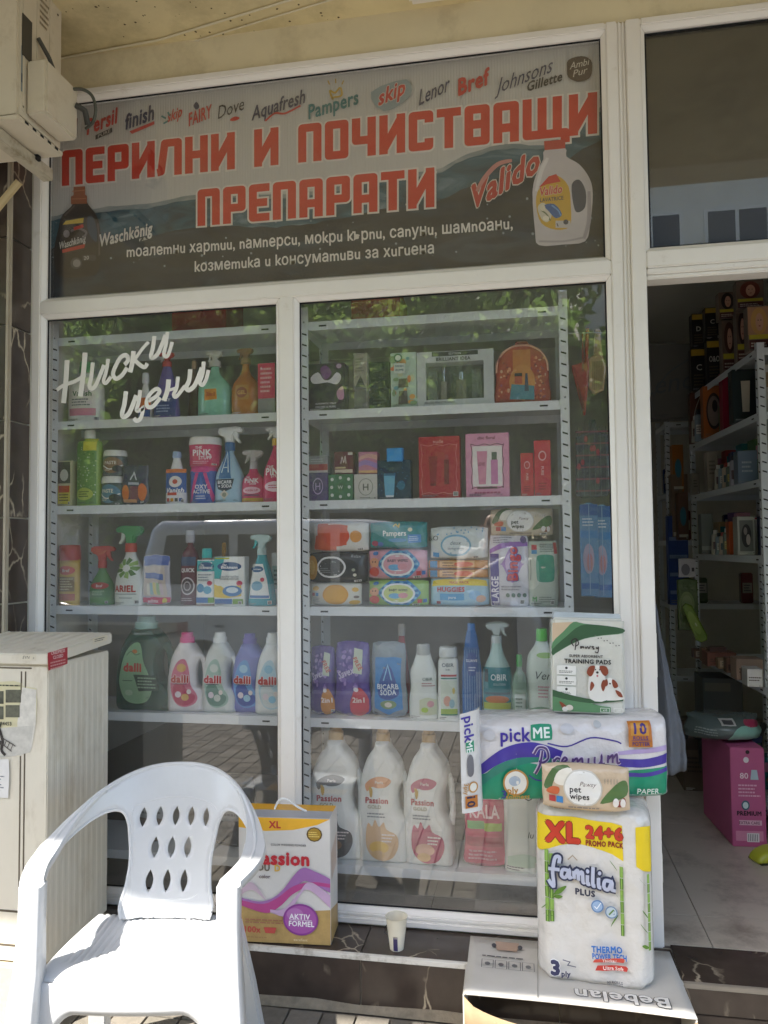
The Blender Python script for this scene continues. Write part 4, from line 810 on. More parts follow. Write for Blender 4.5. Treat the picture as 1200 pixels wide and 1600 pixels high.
# silver gift set with a clear window
X, W, H = put(651, 771, 548, z, YF); t = thing('gift_set', 'silver gift set carton with window showing two small flasks', 'gift set', (X, YF+.04, z+.0006), 0, G); Mv = mat('#c2c8c8', .35, .04, 9)
MB().box(-W/2, W/2, .03, .04, 0, H, mat('#5d6664', .6)).build('back_panel', t, sm=False)
fr = MB(); y0, y1 = -.04, .0298
for a in ((-W/2, W/2, 0, H*.12), (-W/2, W/2, H*.80, H), (-W/2, -W*.385, H*.12, H*.80), (W*.37, W/2, H*.12, H*.80)): fr.box(a[0], a[1], y0, y1, a[2], a[3], Mv)
fr.build('carton', t, sm=False)
MB().box(-W*.384, W*.369, -.037, -.0362, H*.121, H*.799, M_GLASS).build('window_film', t, sm=False)
for cx, wd, hh, cl in ((-.16, .075, .36, '#d9d5c6'), (.07, .13, .38, '#b9b8a4')):
    MB().box(cx*W-wd*W/2, cx*W+wd*W/2, -.012, .012, H*.125, H*(.125+hh), mat(cl, .1, trans=.5)).build('flask', t, bevel=.003); MB().cyl(cx*W, 0, H*(.127+hh), H*(.127+hh+(.26 if cx < 0 else .14)), wd*W*.25, wd*W*.25, mat('#b9bdc0', .2, metal=.8)).build('flask_cap', t)
for cx in (-.31, .27): MB().box(cx*W-W*.06, cx*W+W*.06, -.01, .02, H*.125, H*.68, mat('#6d7876', .5)).build('insert_box', t, bevel=.002)
p = Print(W, H, lambda x, zz: -.04); p.poly([(.2, .99), (.8, .99), (.8, .91), (.2, .91)], '#2b3030'); p.text('EDITION', .5, .95, .04, '#b9c0be', .03); p.text('BRILLIANT IDEA', .48, .855, .06, '#343a3a', .03, wmax=.5); p.text('EAU DE TOILETTE SPRAY', .3, .07, .035, '#4a5050', .01, wmax=.4); p.build(t)
# orange toiletry bag with rounded top
X, W, H = put(773, 857, 531, z, YF); t = thing('toiletry_bag', 'orange patterned bag with arched piped top holding a blue card', 'bag', (X, YF+.045, z+.0006), 0, G)
o = [(-.5, 0), (.0, 0), (.5, 0), (.5, .35), (.49, .62), (.38, .82), (.18, .93), (0, .95), (-.18, .93), (-.38, .82), (-.49, .62), (-.5, .35)]
slab('bag_body', [[(a*W, b*H) for a, b in o]], .09, .02, mat('#a8452c', .7, .2, 40, .2, 90), t); MB().tube([(a*W*.98, -.043, b*H*.98) for a, b in (catmull([(.49, .5), (.47, .66), (.36, .82), (.18, .91), (0, .93), (-.18, .91), (-.36, .82), (-.47, .66), (-.49, .5)], 4))], .0035, mat('#d9a58c', .5)).build('piping', t)
MB().tube([(-.12*W, 0, .93*H), (-.1*W, 0, H), (.1*W, 0, H), (.12*W, 0, .93*H)], .006, mat('#9a4a2c', .6)).build('handle', t)
p = Print(W, H, lambda x, zz: -.0455); rg = random.Random(9)
for i in range(110):
    u, v = rg.uniform(.06, .94), rg.uniform(.04, .72); p.ell(u, v, rg.uniform(.012, .03), rg.uniform(.012, .03), rg.choice(['#d99a6a', '#7a2a2a', '#d7b08a', '#8f4a5a', '#c46a3a']), 7, 1); p.off -= p.step*.98
p.poly([(.33, .05), (.66, .05), (.66, .84), (.33, .84)], '#c07a3c'); p.ell(.5, .32, .24, .28, '#c88a46'); p.poly([(.26, .06), (.72, .04), (.72, .26), (.3, .3)], '#4f8a96'); p.rect(.36, .3, .5, .47, '#b4583c'); p.rect(.36, .42, .5, .47, '#2b2b30'); p.poly([(.54, .18), (.62, .18), (.6, .46), (.56, .46)], '#3a4460'); p.build(t)
# ------------------------------------------------------------------ right unit, second row: gift boxes
z = SHZ[2]
zz1 = at(500, 739.5, YF).z
def mono(c): return lambda p: (p.ell(.5, .52, .26, .3, c), p.ell(.5, .52, .22, .25, '#4a3a6a' if c == '#b9a6d0' else '#efece6'), p.text('H', .5, .52, .26, c, .02, wmax=.24))
carton('cream_box', 'purple carton with round monogram at the end of the gift box row', (481, 512, 739), z, '#4c3a72', mono('#b9a6d0'), .06, group=G)
carton('cream_box', 'grey and red carton stacked on the purple carton', (481, 512, 712), zz1+.001, '#8f9094', lambda p: (p.rect(0, .1, 1, .5, '#a33a3e'), p.rect(0, .02, 1, .14, '#c9c2bc'), p.lines(.15, .85, .6, .85, 2, '#b9bcc0')), .06, group=G)
zz2 = at(530, 740.5, YF).z
def dots(p):
    for u, v in ((.16, .2), (.5, .14), (.84, .2), (.16, .8), (.5, .86), (.84, .8), (.14, .5), (.86, .5)): p.ell(u, v, .065, .065, '#d9e2d6', 14, 1); p.off -= p.step
    p.off += p.step; p.ell(.5, .5, .16, .16, '#2f6a40'); p.text('W', .5, .5, .14, '#c9d8c6', .02)
carton('cream_box', 'green carton with white dots on the gift box row', (513, 551, 741), z, '#35784a', dots, .06, group=G)
carton('cream_box', 'maroon carton with white monogram stacked on the green carton', (522, 552, 706), zz2+.001, '#5e1c26', lambda p: (p.rect(.04, .02, .96, .18, '#d6cbb4'), p.rect(.06, .22, .6, .3, '#c9b98a'), p.line([(.35, .45), (.42, .75), (.5, .5), (.58, .78), (.62, .45)], .04, '#e3d2cc'), p.rect(.72, .84, .96, .96, '#d8d4cc')), .06, group=G)
zz3 = at(570, 740.5, YF).z
carton('cream_box', 'white carton with floral wreath on the gift box row', (553, 589, 741), z, '#cfccc4', lambda p: (p.line([(.5+.3*math.cos(R(a)), .5+.32*math.sin(R(a))) for a in range(0, 360, 30)], .03, '#8a8f84', 4, True), p.text('H', .5, .5, .26, '#55584f', .02), p.lines(.25, .75, .05, .12, 1, '#8a8f84')), .06, group=G)
carton('cream_box', 'pink and violet marbled carton stacked on the white carton', (560, 589, 706), zz3+.001, '#c6849c', lambda p: (p.band([(0, .3), (.4, .4), (1, .2)], [(0, .5), (.4, .62), (1, .45)], '#a48ac0'), p.band([(0, .6), (.5, .72), (1, .6)], [(0, .75), (.5, .9), (1, .82)], '#e0b0a4'), p.rect(.0, .02, 1, .14, '#d9b07a')), .06, group=G)
def a_(p): p.poly([(.24, .08), (.5, .08), (.54, .62), (.2, .62)], '#6fb2d0'); p.rect(.2, .6, .56, .66, '#2f6a8e'); p.rect(.26, .05, .49, .1, '#e3ecee'); p.ell(.72, .35, .12, .12, '#2a6f8c'); p.rect(.18, .66, .6, .72, '#18344a'); rg = random.Random(6); [p.ell(rg.uniform(.05, .95), rg.uniform(.05, .95), .012, .01, '#5aa0bc', 6, 1) for _ in range(30)]
carton('gift_box', 'dark blue gift carton showing a pale blue tube', (589, 641, 719), z, '#15384f', a_, .06, group=G)
carton('blue_box', 'bright blue small carton leaning out above the dark blue gift carton', (604, 629, 700), at(610, 722, YF).z, '#2a8ad0', lambda p: p.rect(.06, .06, .94, .94, '#3a9ade'), .03, group=G, Y=YF-.012)
def wavy(p, col, wd, u0, v0, u1, v1):
    pts = []
    for k in range(6): pts.append((u0+(u1-u0)*k/5, v1+.012*(-1)**k))
    for k in range(6): pts.append((u1+.014*(-1)**k, v1-(v1-v0)*k/5))
    for k in range(6): pts.append((u1-(u1-u0)*k/5, v0+.012*(-1)**k))
    for k in range(6): pts.append((u0+.014*(-1)**k, v0+(v1-v0)*k/5))
    p.line(pts, wd, col, 4, True); return pts
def a_(p): p.text('nude', .48, .92, .06, '#e0a8a0', .02); wavy(p, '#d98f84', .012, .07, .08, .92, .86); p.poly([(.28, .22), (.42, .22), (.46, .68), (.24, .68)], '#8c1f26'); p.rect(.62, .22, .74, .62, '#74181f'); p.rect(.64, .62, .72, .7, '#a8464a'); p.rect(.28, .2, .42, .24, '#6e1a20')
carton('gift_box', 'red gift carton with wavy frame and two dark flasks', (654, 718, 682), z, '#b02a34', a_, .06, group=G)
def a_(p):
    p.text('chic floral', .48, .93, .05, '#7a2f4e', .02, wmax=.4); pts = wavy(p, '#3a2a34', .012, .14, .15, .86, .82); p.poly([(.16, .17), (.84, .17), (.84, .8), (.16, .8)], '#ece4e2'); p.poly([(.3, .2), (.46, .2), (.5, .72), (.26, .72)], '#d890ac'); p.rect(.58, .2, .74, .58, '#cf86b4'); p.rect(.6, .58, .72, .7, '#5a6a5a'); p.rect(.26, .13, .72, .16, '#6a4a56'); p.text('LOVE', .36, .52, .05, '#8e3f62', .02, wmax=.16); p.lines(.2, .8, .04, .1, 1, '#b2587e')
carton('gift_box', 'pink gift carton with white wavy panel and two flasks', (727, 795, 677), z, '#dc9ab6', a_, .06, group=G)
def a_(p): p.ell(.5, .72, .24, .09, '#e8b8b4'); p.ell(.5, .72, .17, .065, '#c43d44'); p.text('PURE', .5, .45, .05, '#eec6c2', .02, rot=-90); p.lines(.25, .75, .1, .25, 3, '#8e2a30')
carton('cream_box', 'short red carton with round emblem near the right upright', (813, 833, 708), z, '#c43d44', a_, .04, group=G); carton('cream_box', 'tall red carton with round emblem beside the short red one', (834, 860, 688), z, '#c8404a', a_, .04, group=G)
# ------------------------------------------------------------------ right unit, third row: wipes
z = SHZ[3]; GW = 'wipes packs stacked on the third window shelf'
y1 = at(525, 912, YF).z; y2 = at(525, 862.5, YF).z
def a_(p): p.poly(fold(.28, .1, .76, .86), '#d99a22', 3); p.poly(fold(.31, .15, .73, .81), '#e0a52c', 3); p.ell(.12, .75, .07, .1, '#e6b640'); p.ell(.9, .7, .06, .1, '#e6b640'); p.ell(.88, .14, .1, .1, '#dcae3c'); p.lines(.04, .22, .16, .36, 3, '#9aa0a4'); p.rect(.04, .42, .1, .56, '#b24a4e'); p.rect(.12, .42, .18, .56, '#3f86b8'); p.ell(.92, .38, .05, .06, '#7a6a5a')
pack('wipes_pack', 'cream wipes pack with yellow lid at the foot of its stack', (483, 562, 910), z, '#dcd9cc', a_, .07, group=GW)
def a_(p): lidplate(p, .16, .2, .64, .82, '#e6e6e6', '#2e3234'); p.ell(.04, .5, .12, .42, '#c8952f'); p.ell(.04, .5, .07, .25, '#e0b85a'); p.text('Relax', .82, .86, .1, '#b9bcbe', .0, .2); p.ell(.78, .42, .03, .05, '#9aa08a'); p.ell(.8, .26, .03, .05, '#d9d5c6'); p.lines(.2, .4, .32, .5, 3, '#7f8688')
pack('wipes_pack', 'black wipes pack with white rimmed lid in the middle of its stack', (481, 572, 862), y1, '#34383a', a_, .07, group=GW)
def a_(p): p.poly([(.02, .04), (.44, .02), (.46, .2), (.64, .22), (.66, .86), (.42, .94), (.1, .96)], '#dd5a26'); p.poly(fold(.22, .2, .68, .84), '#d8481c', 3); p.ell(.8, .5, .1, .2, '#dd9a4a'); p.rect(.03, .55, .1, .85, '#e8ddd6'); p.lines(.3, .6, .88, .96, 1, '#f3e2d6')
pack('wipes_pack', 'white and orange wipes pack on top of its stack', (486, 574, 815), y2, '#dedcd6', a_, .07, group=GW, rz=-3)
y1 = at(620, 905.5, YF).z; y2 = at(620, 857.5, YF).z
def blu(c, inn, face):
    def f(p):
        rg = random.Random(3); p.poly(fold(.2, .03, .86, .97, .3), '#3f9ad2', 3)
        for k in range(26): a = k*2*math.pi/26; p.ell(.53+.29*math.cos(a), .5+.38*math.sin(a), .035, .06, ['#7fc4e6', '#2f7fc0'][k % 2], 8, 1)
        lidplate(p, .26, .14, .78, .84, '#e9eff0', inn); p.text('BABY WIPES', .52, .62, .09, '#3a4a5a', .03, wmax=.34); p.ell(.46, .4, .1, .1, '#6fb2dc'); p.ell(.6, .42, .08, .1, '#d99aa4'); p.ell(.11, .55, .085, .17, face); p.ell(.11, .24, .09, .16, '#c94a3c'); p.ell(.085, .58, .012, .03, '#4a2f2a'); p.ell(.135, .58, .012, .03, '#4a2f2a'); p.ell(.14, .87, .05, .07, '#3a7ac0'); p.rect(.83, .12, .9, .26, '#c23a42'); p.rect(.92, .12, .98, .26, '#3a72b8')
    return f
pack('wipes_pack', 'green edged blue wipes pack with lime lid window', (574, 668, 906), z, '#a4cc7a', blu(0, '#c6d48a', '#e2a884'), .07, group=GW)
pack('wipes_pack', 'pink edged blue wipes pack with pink lid window', (574, 666, 858), y1, '#e2a6b6', blu(0, '#d9a4b0', '#e2a07c'), .07, group=GW)
def a_(p): p.text('Pampers', .45, .56, .2, '#eef3ee', .03, wmax=.4); p.line([(.43, .8), (.47, .88), (.5, .8), (.53, .88), (.52, .74)], .018, '#d9c04a'); p.ell(.5, .3, .16, .07, '#2f8ec4'); p.rect(.68, .2, .9, .5, '#2a86cc'); p.lines(.7, .88, .26, .46, 3, '#cfe4f0'); p.ell(.1, .18, .06, .1, '#a93a56'); p.ell(.2, .16, .05, .08, '#3a6ab8'); p.ell(.72, .68, .04, .07, '#e6e3c0')
pack('wipes_pack', 'plain teal wipes pack on top of the blue ones', (576, 666, 814), y2, '#178a8c', a_, .07, group=GW)
y1 = at(715, 903.5, YF).z; ya = at(715, 889, YF).z; yb = at(715, 874.5, YF).z
def a_(p): p.band([(.03, .72), (.5, .74), (.97, .72)], [(.05, .93), (.5, .97), (.95, .93)], '#e6cf2c'); p.text('MAXI PACK', .5, .84, .09, '#c43a34', .03, wmax=.42); p.text('HUGGIES', .36, .6, .16, '#c4332e', .05, wmax=.46); p.rect(.17, .22, .58, .45, '#5aa6d6'); p.text('pure', .38, .33, .1, '#e6f1f6', .02); p.ell(.76, .4, .1, .16, '#8cbce0'); p.ell(.86, .26, .08, .13, '#d9b09a'); p.rect(.11, .07, .18, .17, '#a03a44')
pack('wipes_pack', 'pale blue wipes pack with yellow top band and red lettering', (671, 764, 903), z, '#a8cfe2', a_, .08, group=GW)
for k, (zb, yt, lb) in enumerate(((y1, 889.5, 'thin orange wipes pack lying directly on the pale blue pack'), (ya, 875, 'thin orange wipes pack right under the white lidded pack'))):
    pack('wipes_pack', lb, (668, 762, yt), zb, '#cf8a34', lambda p: (p.rect(.2, .1, .78, .9, '#e0b070'), p.rect(.03, .1, .16, .9, '#3f8abc'), p.ell(.6, .5, .16, .3, '#d9633a'), p.lines(.25, .5, .2, .8, 2, '#8a5a2a')), .07, group=GW)
def a_(p): lidplate(p, .2, .12, .7, .72, '#7fb0cc', '#dfe6e6'); p.text('deux', .45, .5, .12, '#4a5a66', .0, .25); p.text('biodegradable', .45, .33, .06, '#5f7482', .01, wmax=.34); rg = random.Random(2); [p.ell(rg.uniform(.1, .95), rg.uniform(.75, .96), .012, .03, '#6fa6cc', 6, 1) for _ in range(16)]; p.text('&O', .06, .66, .16, '#3a3f44', .0); p.rect(.05, .06, .16, .2, '#3f8fc8')
pack('wipes_pack', 'white wipes pack with pale blue rimmed lid on the orange ones', (671, 762, 822), yb, '#dce2e0', a_, .07, group=GW)
def a_(p): p.rect(.03, .02, .25, .74, '#3c3590'); p.text('LARGE', .14, .24, .10, '#e9e6f2', .04, rot=90, sx=.85); p.band([(.02, .74), (.4, .82), (.98, .84)], [(.02, .8), (.4, .9), (.98, .9)], '#9a6ab8'); p.poly(fold(.32, .36, .84, .82, .4), '#a884c6', 3); p.ell(.58, .6, .17, .16, '#cfb9dc'); p.text('Bingo', .58, .6, .14, '#c83a4a', .06, rot=90, out=('#3a62b0', .05)); p.lines(.1, .6, .88, .98, 3, '#8a8a96'); p.ell(.88, .93, .08, .05, '#6a5a8a'); p.lines(.3, .92, .22, .3, 2, '#9a9aa4'); [p.ell(.46+.14*k, .16, .05, .03, '#5f7a6a') for k in range(4)]
pack('wipes_pack', 'white and violet wipes pack standing on end', (763, 826, 836), z, '#d9d8e0', a_, .06, group=GW, upright=True)
def a_(p): p.poly(fold(.28, .38, .86, .78, .15), '#2f8f74', 3); p.rect(.12, .84, .3, .94, '#b8383e'); p.rect(.12, .8, .3, .86, '#3a86b4'); p.lines(.4, .95, .82, .96, 5, '#6a746e'); p.rect(.86, .8, .97, .97, '#c24448'); p.text('M', .2, .12, .07, '#3f9a4a', .03); p.lines(.35, .9, .06, .16, 3, '#7a847c'); p.line([(.08, .4), (.1, .58), (.09, .72)], .02, '#4a5a52')
pack('wipes_pack', 'sage grey wipes pack with green lid standing on end', (824, 872, 845), z, '#b7c2b4', a_, .06, group=GW, upright=True)
def petw(p):
    p.poly([(0.02, .5), (.12, .9), (.3, .97), (.34, .8), (.16, .7), (.1, .45)], '#4c6a3c', 3); p.poly([(.66, .22), (.8, .55), (.92, .72), (.98, .66), (.97, .38), (.82, .28)], '#567542', 3); p.poly([(.14, .62), (.2, .86), (.34, .92), (.36, .66), (.24, .56)], '#e3ddd0', 3)
    lidplate(p, .26, .17, .68, .88, '#c9c4ba', '#e9e7e2', .015); p.text('Pawsy', .53, .62, .1, '#7a6a66', -.004, .3, wmax=.2); p.text('pet', .385, .5, .13, '#1f1f22', .025, wmax=.14); p.text('wipes', .43, .35, .13, '#1f1f22', .025, wmax=.22); p.poly([(.05, .42), (.12, .52), (.2, .5), (.18, .36), (.08, .36)], '#c4623a', 3); p.rect(.08, .18, .155, .32, '#b23a3e'); p.rect(.165, .18, .24, .32, '#3a82c0'); p.lines(.3, .66, .07, .14, 1, '#8a8076')
    p.poly([(.8, .3), (.86, .14), (.95, .16), (.94, .34), (.87, .26)], '#8c3a2c', 3); p.ell(.84, .24, .035, .1, '#e6e0da'); p.ell(.92, .22, .03, .1, '#e6e0da')
    for k in range(5): p.text('WIPES', .72+.035*k, .7, .03, '#8a8478', .01, rot=90)
pack('wipes_pack', 'beige pet wipes pack lying across the two standing packs', (766, 864, 793), at(815, 838, YF).z, '#cfc2aa', petw, .07, group=GW, rz=2, Y=YF+.005)
# ------------------------------------------------------------------ right unit, fourth row
z = SHZ[4]
def pou(c2):
    def f(p):
        rg = random.Random(5)
        for i in range(26): p.ell(rg.uniform(.12, .7), rg.uniform(.4, .9), rg.uniform(.03, .09), rg.uniform(.015, .04), rg.choice(['#8a6ab8', '#a58ac8', '#5b3f92']), 8, 1)
        p.text('Savex', .36, .6, .1, '#d6cbe6', .03, .2, rot=20, wmax=.5); p.poly([(.52, .04), (.9, .02), (.96, .24), (.8, .4), (.6, .36), (.48, .2)], c2, 3); p.text('2in1', .7, .24, .07, '#f2e6dc', .04); p.ell(.66, .38, .07, .03, '#e9e4e6'); p.poly([(.58, .6), (.82, .58), (.84, .9), (.6, .92)], '#c9d0b8'); p.text('FREE', .71, .72, .06, '#c2452c', .04, rot=-60)
    return f
pack('detergent_pouch', 'purple pouch with orange corner beside the shelf upright', (481, 522, 1010), z, '#5a4590', pou('#c9822c'), .07, upright=True, group=G, cat='pouch')
pack('detergent_pouch', 'larger purple pouch with red corner on the lower row', (519, 576, 1003), z, '#604a9a', pou('#c93a4c'), .08, upright=True, group=G, cat='pouch', Y=.115)
def a_(p): p.poly([(.12, .12), (.5, .04), (.88, .12), (.88, .8), (.12, .8)], '#3a86c4'); p.poly([(.2, .38), (.5, .72), (.8, .38), (.66, .26), (.34, .26)], '#2a4f9a', 3); p.line([(.38, .5), (.5, .7), (.62, .5)], .035, '#8fc8e6', 0); p.text('BICARB', .5, .42, .07, '#dfeaf2', .03, wmax=.6); p.text('SODA', .5, .345, .07, '#dfeaf2', .03, wmax=.44); p.ell(.5, .18, .22, .06, '#7a9a6a'); p.ell(.5, .18, .1, .035, '#d9d2c4')
pack('powder_bag', 'clear bag of powder with blue pointed label', (577, 634, 1003), z, '#8d99a0', a_, .06, upright=True, group=G, cat='bag')
bottle('red_bottle', 'red bottle standing in the back row behind the clear bag', (612, 640, 976), z, '#b8434a', None, B_TAPER, cap='#c9c4c0', capf=.12, Y=.22, group=G)
def obir(u, v, c='#2f5a52'):
    def f(p): p.text('OBIR', u, v, .05, c, .01, wmax=.5); p.lines(u-.2, u+.25, v-.12, v-.05, 2, '#b07a7a'); p.band([(u-.28, .08), (u, .07), (u+.3, .08)], [(u-.28, .3), (u, .34), (u+.3, .3)], '#d3d8b4'); p.ell(u+.1, .24, .12, .05, '#dba0a4'); p.ell(u-.1, .15, .12, .04, '#a9c83c')
    return f
bottle('lotion_bottle', 'white waisted bottle with grey cap and faint label', (637, 682, 1008), z, '#e2e6de', obir(.66, .62), [(0, .92), (.04, 1), (.3, 1), (.5, .9), (.7, .92), (.82, .76), (.92, .6), (1, .5)], cap='#b9bdb8', capf=.13, capw=.48, group=G)
def a_(p): p.text('OBIR', .46, .86, .06, '#33505a', .012, wmax=.6); p.text('kids', .46, .79, .03, '#33505a', .01); p.rect(.16, .68, .84, .71, '#c2474a'); p.rect(.16, .64, .84, .66, '#3f8a7a'); p.rect(.14, .08, .86, .62, '#d9e2d0'); p.ell(.42, .3, .16, .08, '#e0a890'); p.ell(.62, .26, .12, .07, '#9ac0c8'); p.ell(.7, .46, .06, .05, '#d9c46a'); p.rect(.14, .08, .86, .18, '#a6c24c'); p.rect(.14, .08, .86, .1, '#3f8a6a')
bottle('shampoo_bottle', 'white shampoo bottle with flat cap and coloured label', (681, 717, 1012), z, '#e6eae4', a_, B_SHAM, cap='#dfe4e2', capf=.12, capw=.8, group=G, n=2.8)
def a_(p): p.rect(.1, .1, .9, .8, '#2b5f9c'); [p.rect(.14+.12*k, .12, .155+.12*k, .78, '#9fc0dc', 4) for k in range(7)]; p.poly(fold(.26, .5, .76, .74, .2), '#3c5a9a', 3); p.text('SUAVE', .5, .66, .03, '#e3ecf4', .02); p.lines(.34, .7, .54, .6, 2, '#c9d8e8')
bottle('fabric_bottle', 'deep blue slim bottle with fine white stripes', (720, 751, 975), z, '#2a66a8', a_, [(0, .95), (.03, 1), (.5, 1), (.72, .8), (.9, .62), (1, .4)], cap='#2d72b4', capf=.06, capw=.4, group=G, rough=.2)
def a_(p): p.rect(.04, .2, .96, .68, '#1f7f88'); p.text('OBIR', .56, .56, .08, '#e6efee', .02, wmax=.54); p.text('SOLUTION', .58, .47, .03, '#c9e0e0', .01, wmax=.4); p.rect(.06, .34, .94, .37, '#2a5f70'); p.ell(.5, .28, .4, .05, '#c9743a'); p.rect(.04, .16, .96, .24, '#b4bf4a'); p.rect(.08, .5, .2, .66, '#1b3a40')
bottle('spray_bottle', 'pale teal spray bottle with dark teal label and grey pump', (752, 798, 973), z, '#aecfc8', a_, [(0, .94), (.02, 1), (.55, 1), (.68, .86), (.82, .52), (.93, .36), (1, .34)], head='#c4cfcc', headf=.2, group=G, flip=-1)
bottle('green_bottle', 'small clear bottle with green cap behind the goods at the glass', (799, 823, 1024), z, '#8aa894', lambda p: (p.rect(.15, .2, .85, .5, '#c2cfc6'), p.lines(.2, .8, .25, .45, 3, '#5f7a6a')), B_STD, cap='#4fae5a', capf=.16, group=G)
def a_(p): p.text('Ver', .58, .58, .1, '#2b4038', -.002, .3); p.ell(.62, .82, .26, .035, '#8cc05a'); p.lines(.4, .8, .3, .46, 4, '#c98a94'); p.band([(.1, .06), (.5, .1), (.95, .06)], [(.1, .16), (.5, .2), (.95, .16)], '#6f9a7a')
bottle('liquid_bottle', 'white rounded bottle with bright green cap behind the training pads', (821, 872, 984), z, '#d3e0d4', a_, [(0, .9), (.03, 1), (.6, 1), (.8, .88), (.92, .5), (1, .34)], cap='#55c83c', capf=.12, capw=.36, group=G)
# ------------------------------------------------------------------ right unit, lowest row: big white jugs
z = SHZ[5]
def pas(c1, c2, c3):
    def f(p):
        p.poly([(.16, .66), (.3, .71), (.5, .73), (.7, .70), (.6, .645), (.42, .63), (.3, .64), (.2, .60)], c1, 3); p.text('Perla', .45, .68, .025, '#efe9e2', .02); p.poly([(.24, .64), (.31, .62), (.3, .56), (.26, .56)], '#c9a44a', 3)
        p.text('Passion', .4, .53, .05, '#b23038', .045, wmax=.46); p.text('GOLD', .35, .475, .03, '#8f8a60', .02); p.lines(.2, .6, .38, .43, 2, '#7f868a')
        p.poly([(.17, .26), (.22, .34), (.3, .31), (.36, .37), (.44, .31), (.54, .35), (.6, .29), (.8, .25), (.84, .16), (.72, .06), (.5, .03), (.3, .06), (.18, .14)], c2, 3); p.ell(.44, .14, .2, .05, c3); p.lines(.5, .78, .18, .26, 3, '#efe6e2'); p.ell(.42, .08, .14, .035, '#d9b07a')
    return f
jug('gel_jug', 'tall white jug with charcoal leaf label on the lowest shelf', (480, 561, 1136), z, '#dfe4e2', pas('#5a5e62', '#4c5054', '#8a6a50'), '#c29a5c', dep=.12, style=1)
jug('gel_jug', 'tall white jug with orange leaf label on the lowest shelf', (558, 633, 1138), z, '#e3e6e2', pas('#d99a6a', '#d9b48a', '#e3b84a'), '#c29a5c', dep=.12, style=1)
jug('gel_jug', 'tall white jug with raspberry leaf label on the lowest shelf', (630, 706, 1140), z, '#e3e6e3', pas('#b04a6c', '#b24468', '#d9a890'), '#c29a5c', dep=.12, style=1)
def a_(p): p.rect(.04, .05, .96, .95, '#c94a6a'); p.text('KALA', .5, .74, .16, '#efd2d6', .03, wmax=.7); p.rect(.08, .52, .5, .62, '#6fae6a'); p.rect(.5, .5, .92, .6, '#a9c84c'); p.rect(.06, .3, .94, .42, '#a82c50'); p.lines(.12, .88, .1, .26, 3, '#e6b4c0')
pack('refill_bag', 'pink and green refill bag on the lowest shelf below the paper rolls', (722, 790, 1236), z, '#c25a76', a_, .08, upright=True, cat='bag')
def a_(p): p.text('O', .62, .72, .08, '#3a4a44', .0); p.text('lu', .66, .36, .06, '#3a4a44', .0, .2); p.band([(.1, .06), (.5, .05), (.9, .06)], [(.1, .14), (.5, .18), (.9, .14)], '#b9d2bc')
bottle('liquid_bottle', 'large plain white bottle behind the kitchen roll pack', (784, 850, 1180), z, '#dfe6de', a_, [(0, .92), (.03, 1), (.6, 1), (.82, .86), (.93, .5), (1, .36)], cap='#cfd6cf', capf=.1, group=G)

# ------------------------------------------------------------------ hung goods between the unit and the door post
MB().tube([tuple(at(885, 521, .16)), tuple(at(955, 519, .16))], .002, mat('#c9cdd0', .3, metal=.7)).build('hanging_wire', None, label='thin steel wire holding the hung goods beside the door post', cat='wire')
def hung(name, label, cat, px, ybot, col, art, outline, Y=.17, dep=.03, film_=False):
    X, W, _ = put(px[0], px[1], px[2], 0, Y); z0 = at((px[0]+px[1])/2, ybot, Y).z; H = at((px[0]+px[1])/2, px[2], Y).z-z0
    t = thing(name, label, cat, (X, Y+dep/2, z0)); slab('wrap', [[(a*W, b*H) for a, b in outline]], dep, dep*.3, film(col), t, 0)
    p = Print(W, H, lambda x, zz: -dep/2); art(p); p.build(t); return t
rc = [(-.5, 0), (.5, 0), (.5, .96), (.1, 1), (-.1, 1), (-.5, .96)]
hung('dustpan', 'red plastic dustpan hung point down beside the shelf upright', 'dustpan', (892, 921, 512), 650, '#a8232c', lambda p: p.line([(.62, .95), (.6, .5)], .1, '#7e161e', 0), [(.1, 0), (.2, .02), (.5, .6), (.42, .66), (.5, 1), (.3, 1), (.2, .62), (-.5, .58), (-.46, .5)])
hung('hand_brush', 'beige hand brush in clear wrap hung from the wire', 'brush', (918, 947, 514), 615, '#b79a78', lambda p: (p.rect(.2, .1, .8, .5, '#a38a6a'), [p.line([(.2+.1*k, .06), (.22+.1*k, .5)], .02, '#6a5a44', 0) for k in range(6)], p.line([(.3, .6), (.4, .9), (.7, .95)], .05, '#c9b79a')), [(-.5, .1), (-.2, 0), (.3, .05), (.5, .4), (.3, .6), (.2, 1), (-.1, 1), (-.15, .62), (-.5, .55)])
def a_(p):
    rg = random.Random(12)
    for k in range(6): p.rect(0.02, .08+.15*k, .98, .1+.15*k, '#8a4a5c', 3); p.rect(.08+.16*k, .02, .1+.16*k, .9, '#5f6470', 3)
    for k in range(7): p.ell(rg.uniform(.1, .9), rg.uniform(.1, .9), .05, .04, '#a83a50')
hung('slipper_pack', 'dark grey and pink plaid slippers hung in a bag', 'slippers', (897, 952, 655), 778, '#474c56', a_, [(-.5, .05), (-.3, 0), (.4, .02), (.5, .1), (.46, .8), (.2, .84), (.1, 1), (-.06, 1), (-.1, .84), (-.46, .78)])
def a_(p): p.rect(.02, .86, .98, .98, '#2a5fa8'); p.rect(.04, .62, .96, .7, '#3f86c8'); p.rect(.04, .08, .96, .14, '#2a6ab4'); p.ell(.45, .4, .3, .16, '#b4a8c4'); p.ell(.5, .36, .16, .1, '#c98a94'); p.line([(.5, .02), (.5, .98)], .04, '#8fb4d8', 0); p.lines(.15, .85, .74, .84, 3, '#d6e6f2')
for k, (a, b, c, d) in enumerate(((905, 934, 785, 932), (926, 954, 788, 934))): hung('bag_packet', ('blue striped packet hung next to the shelf upright', 'blue striped packet hung against the door post')[k], 'packet', (a, b, c), d, '#6a9ac8', a_, rc, Y=.15+.012*k, dep=.02)
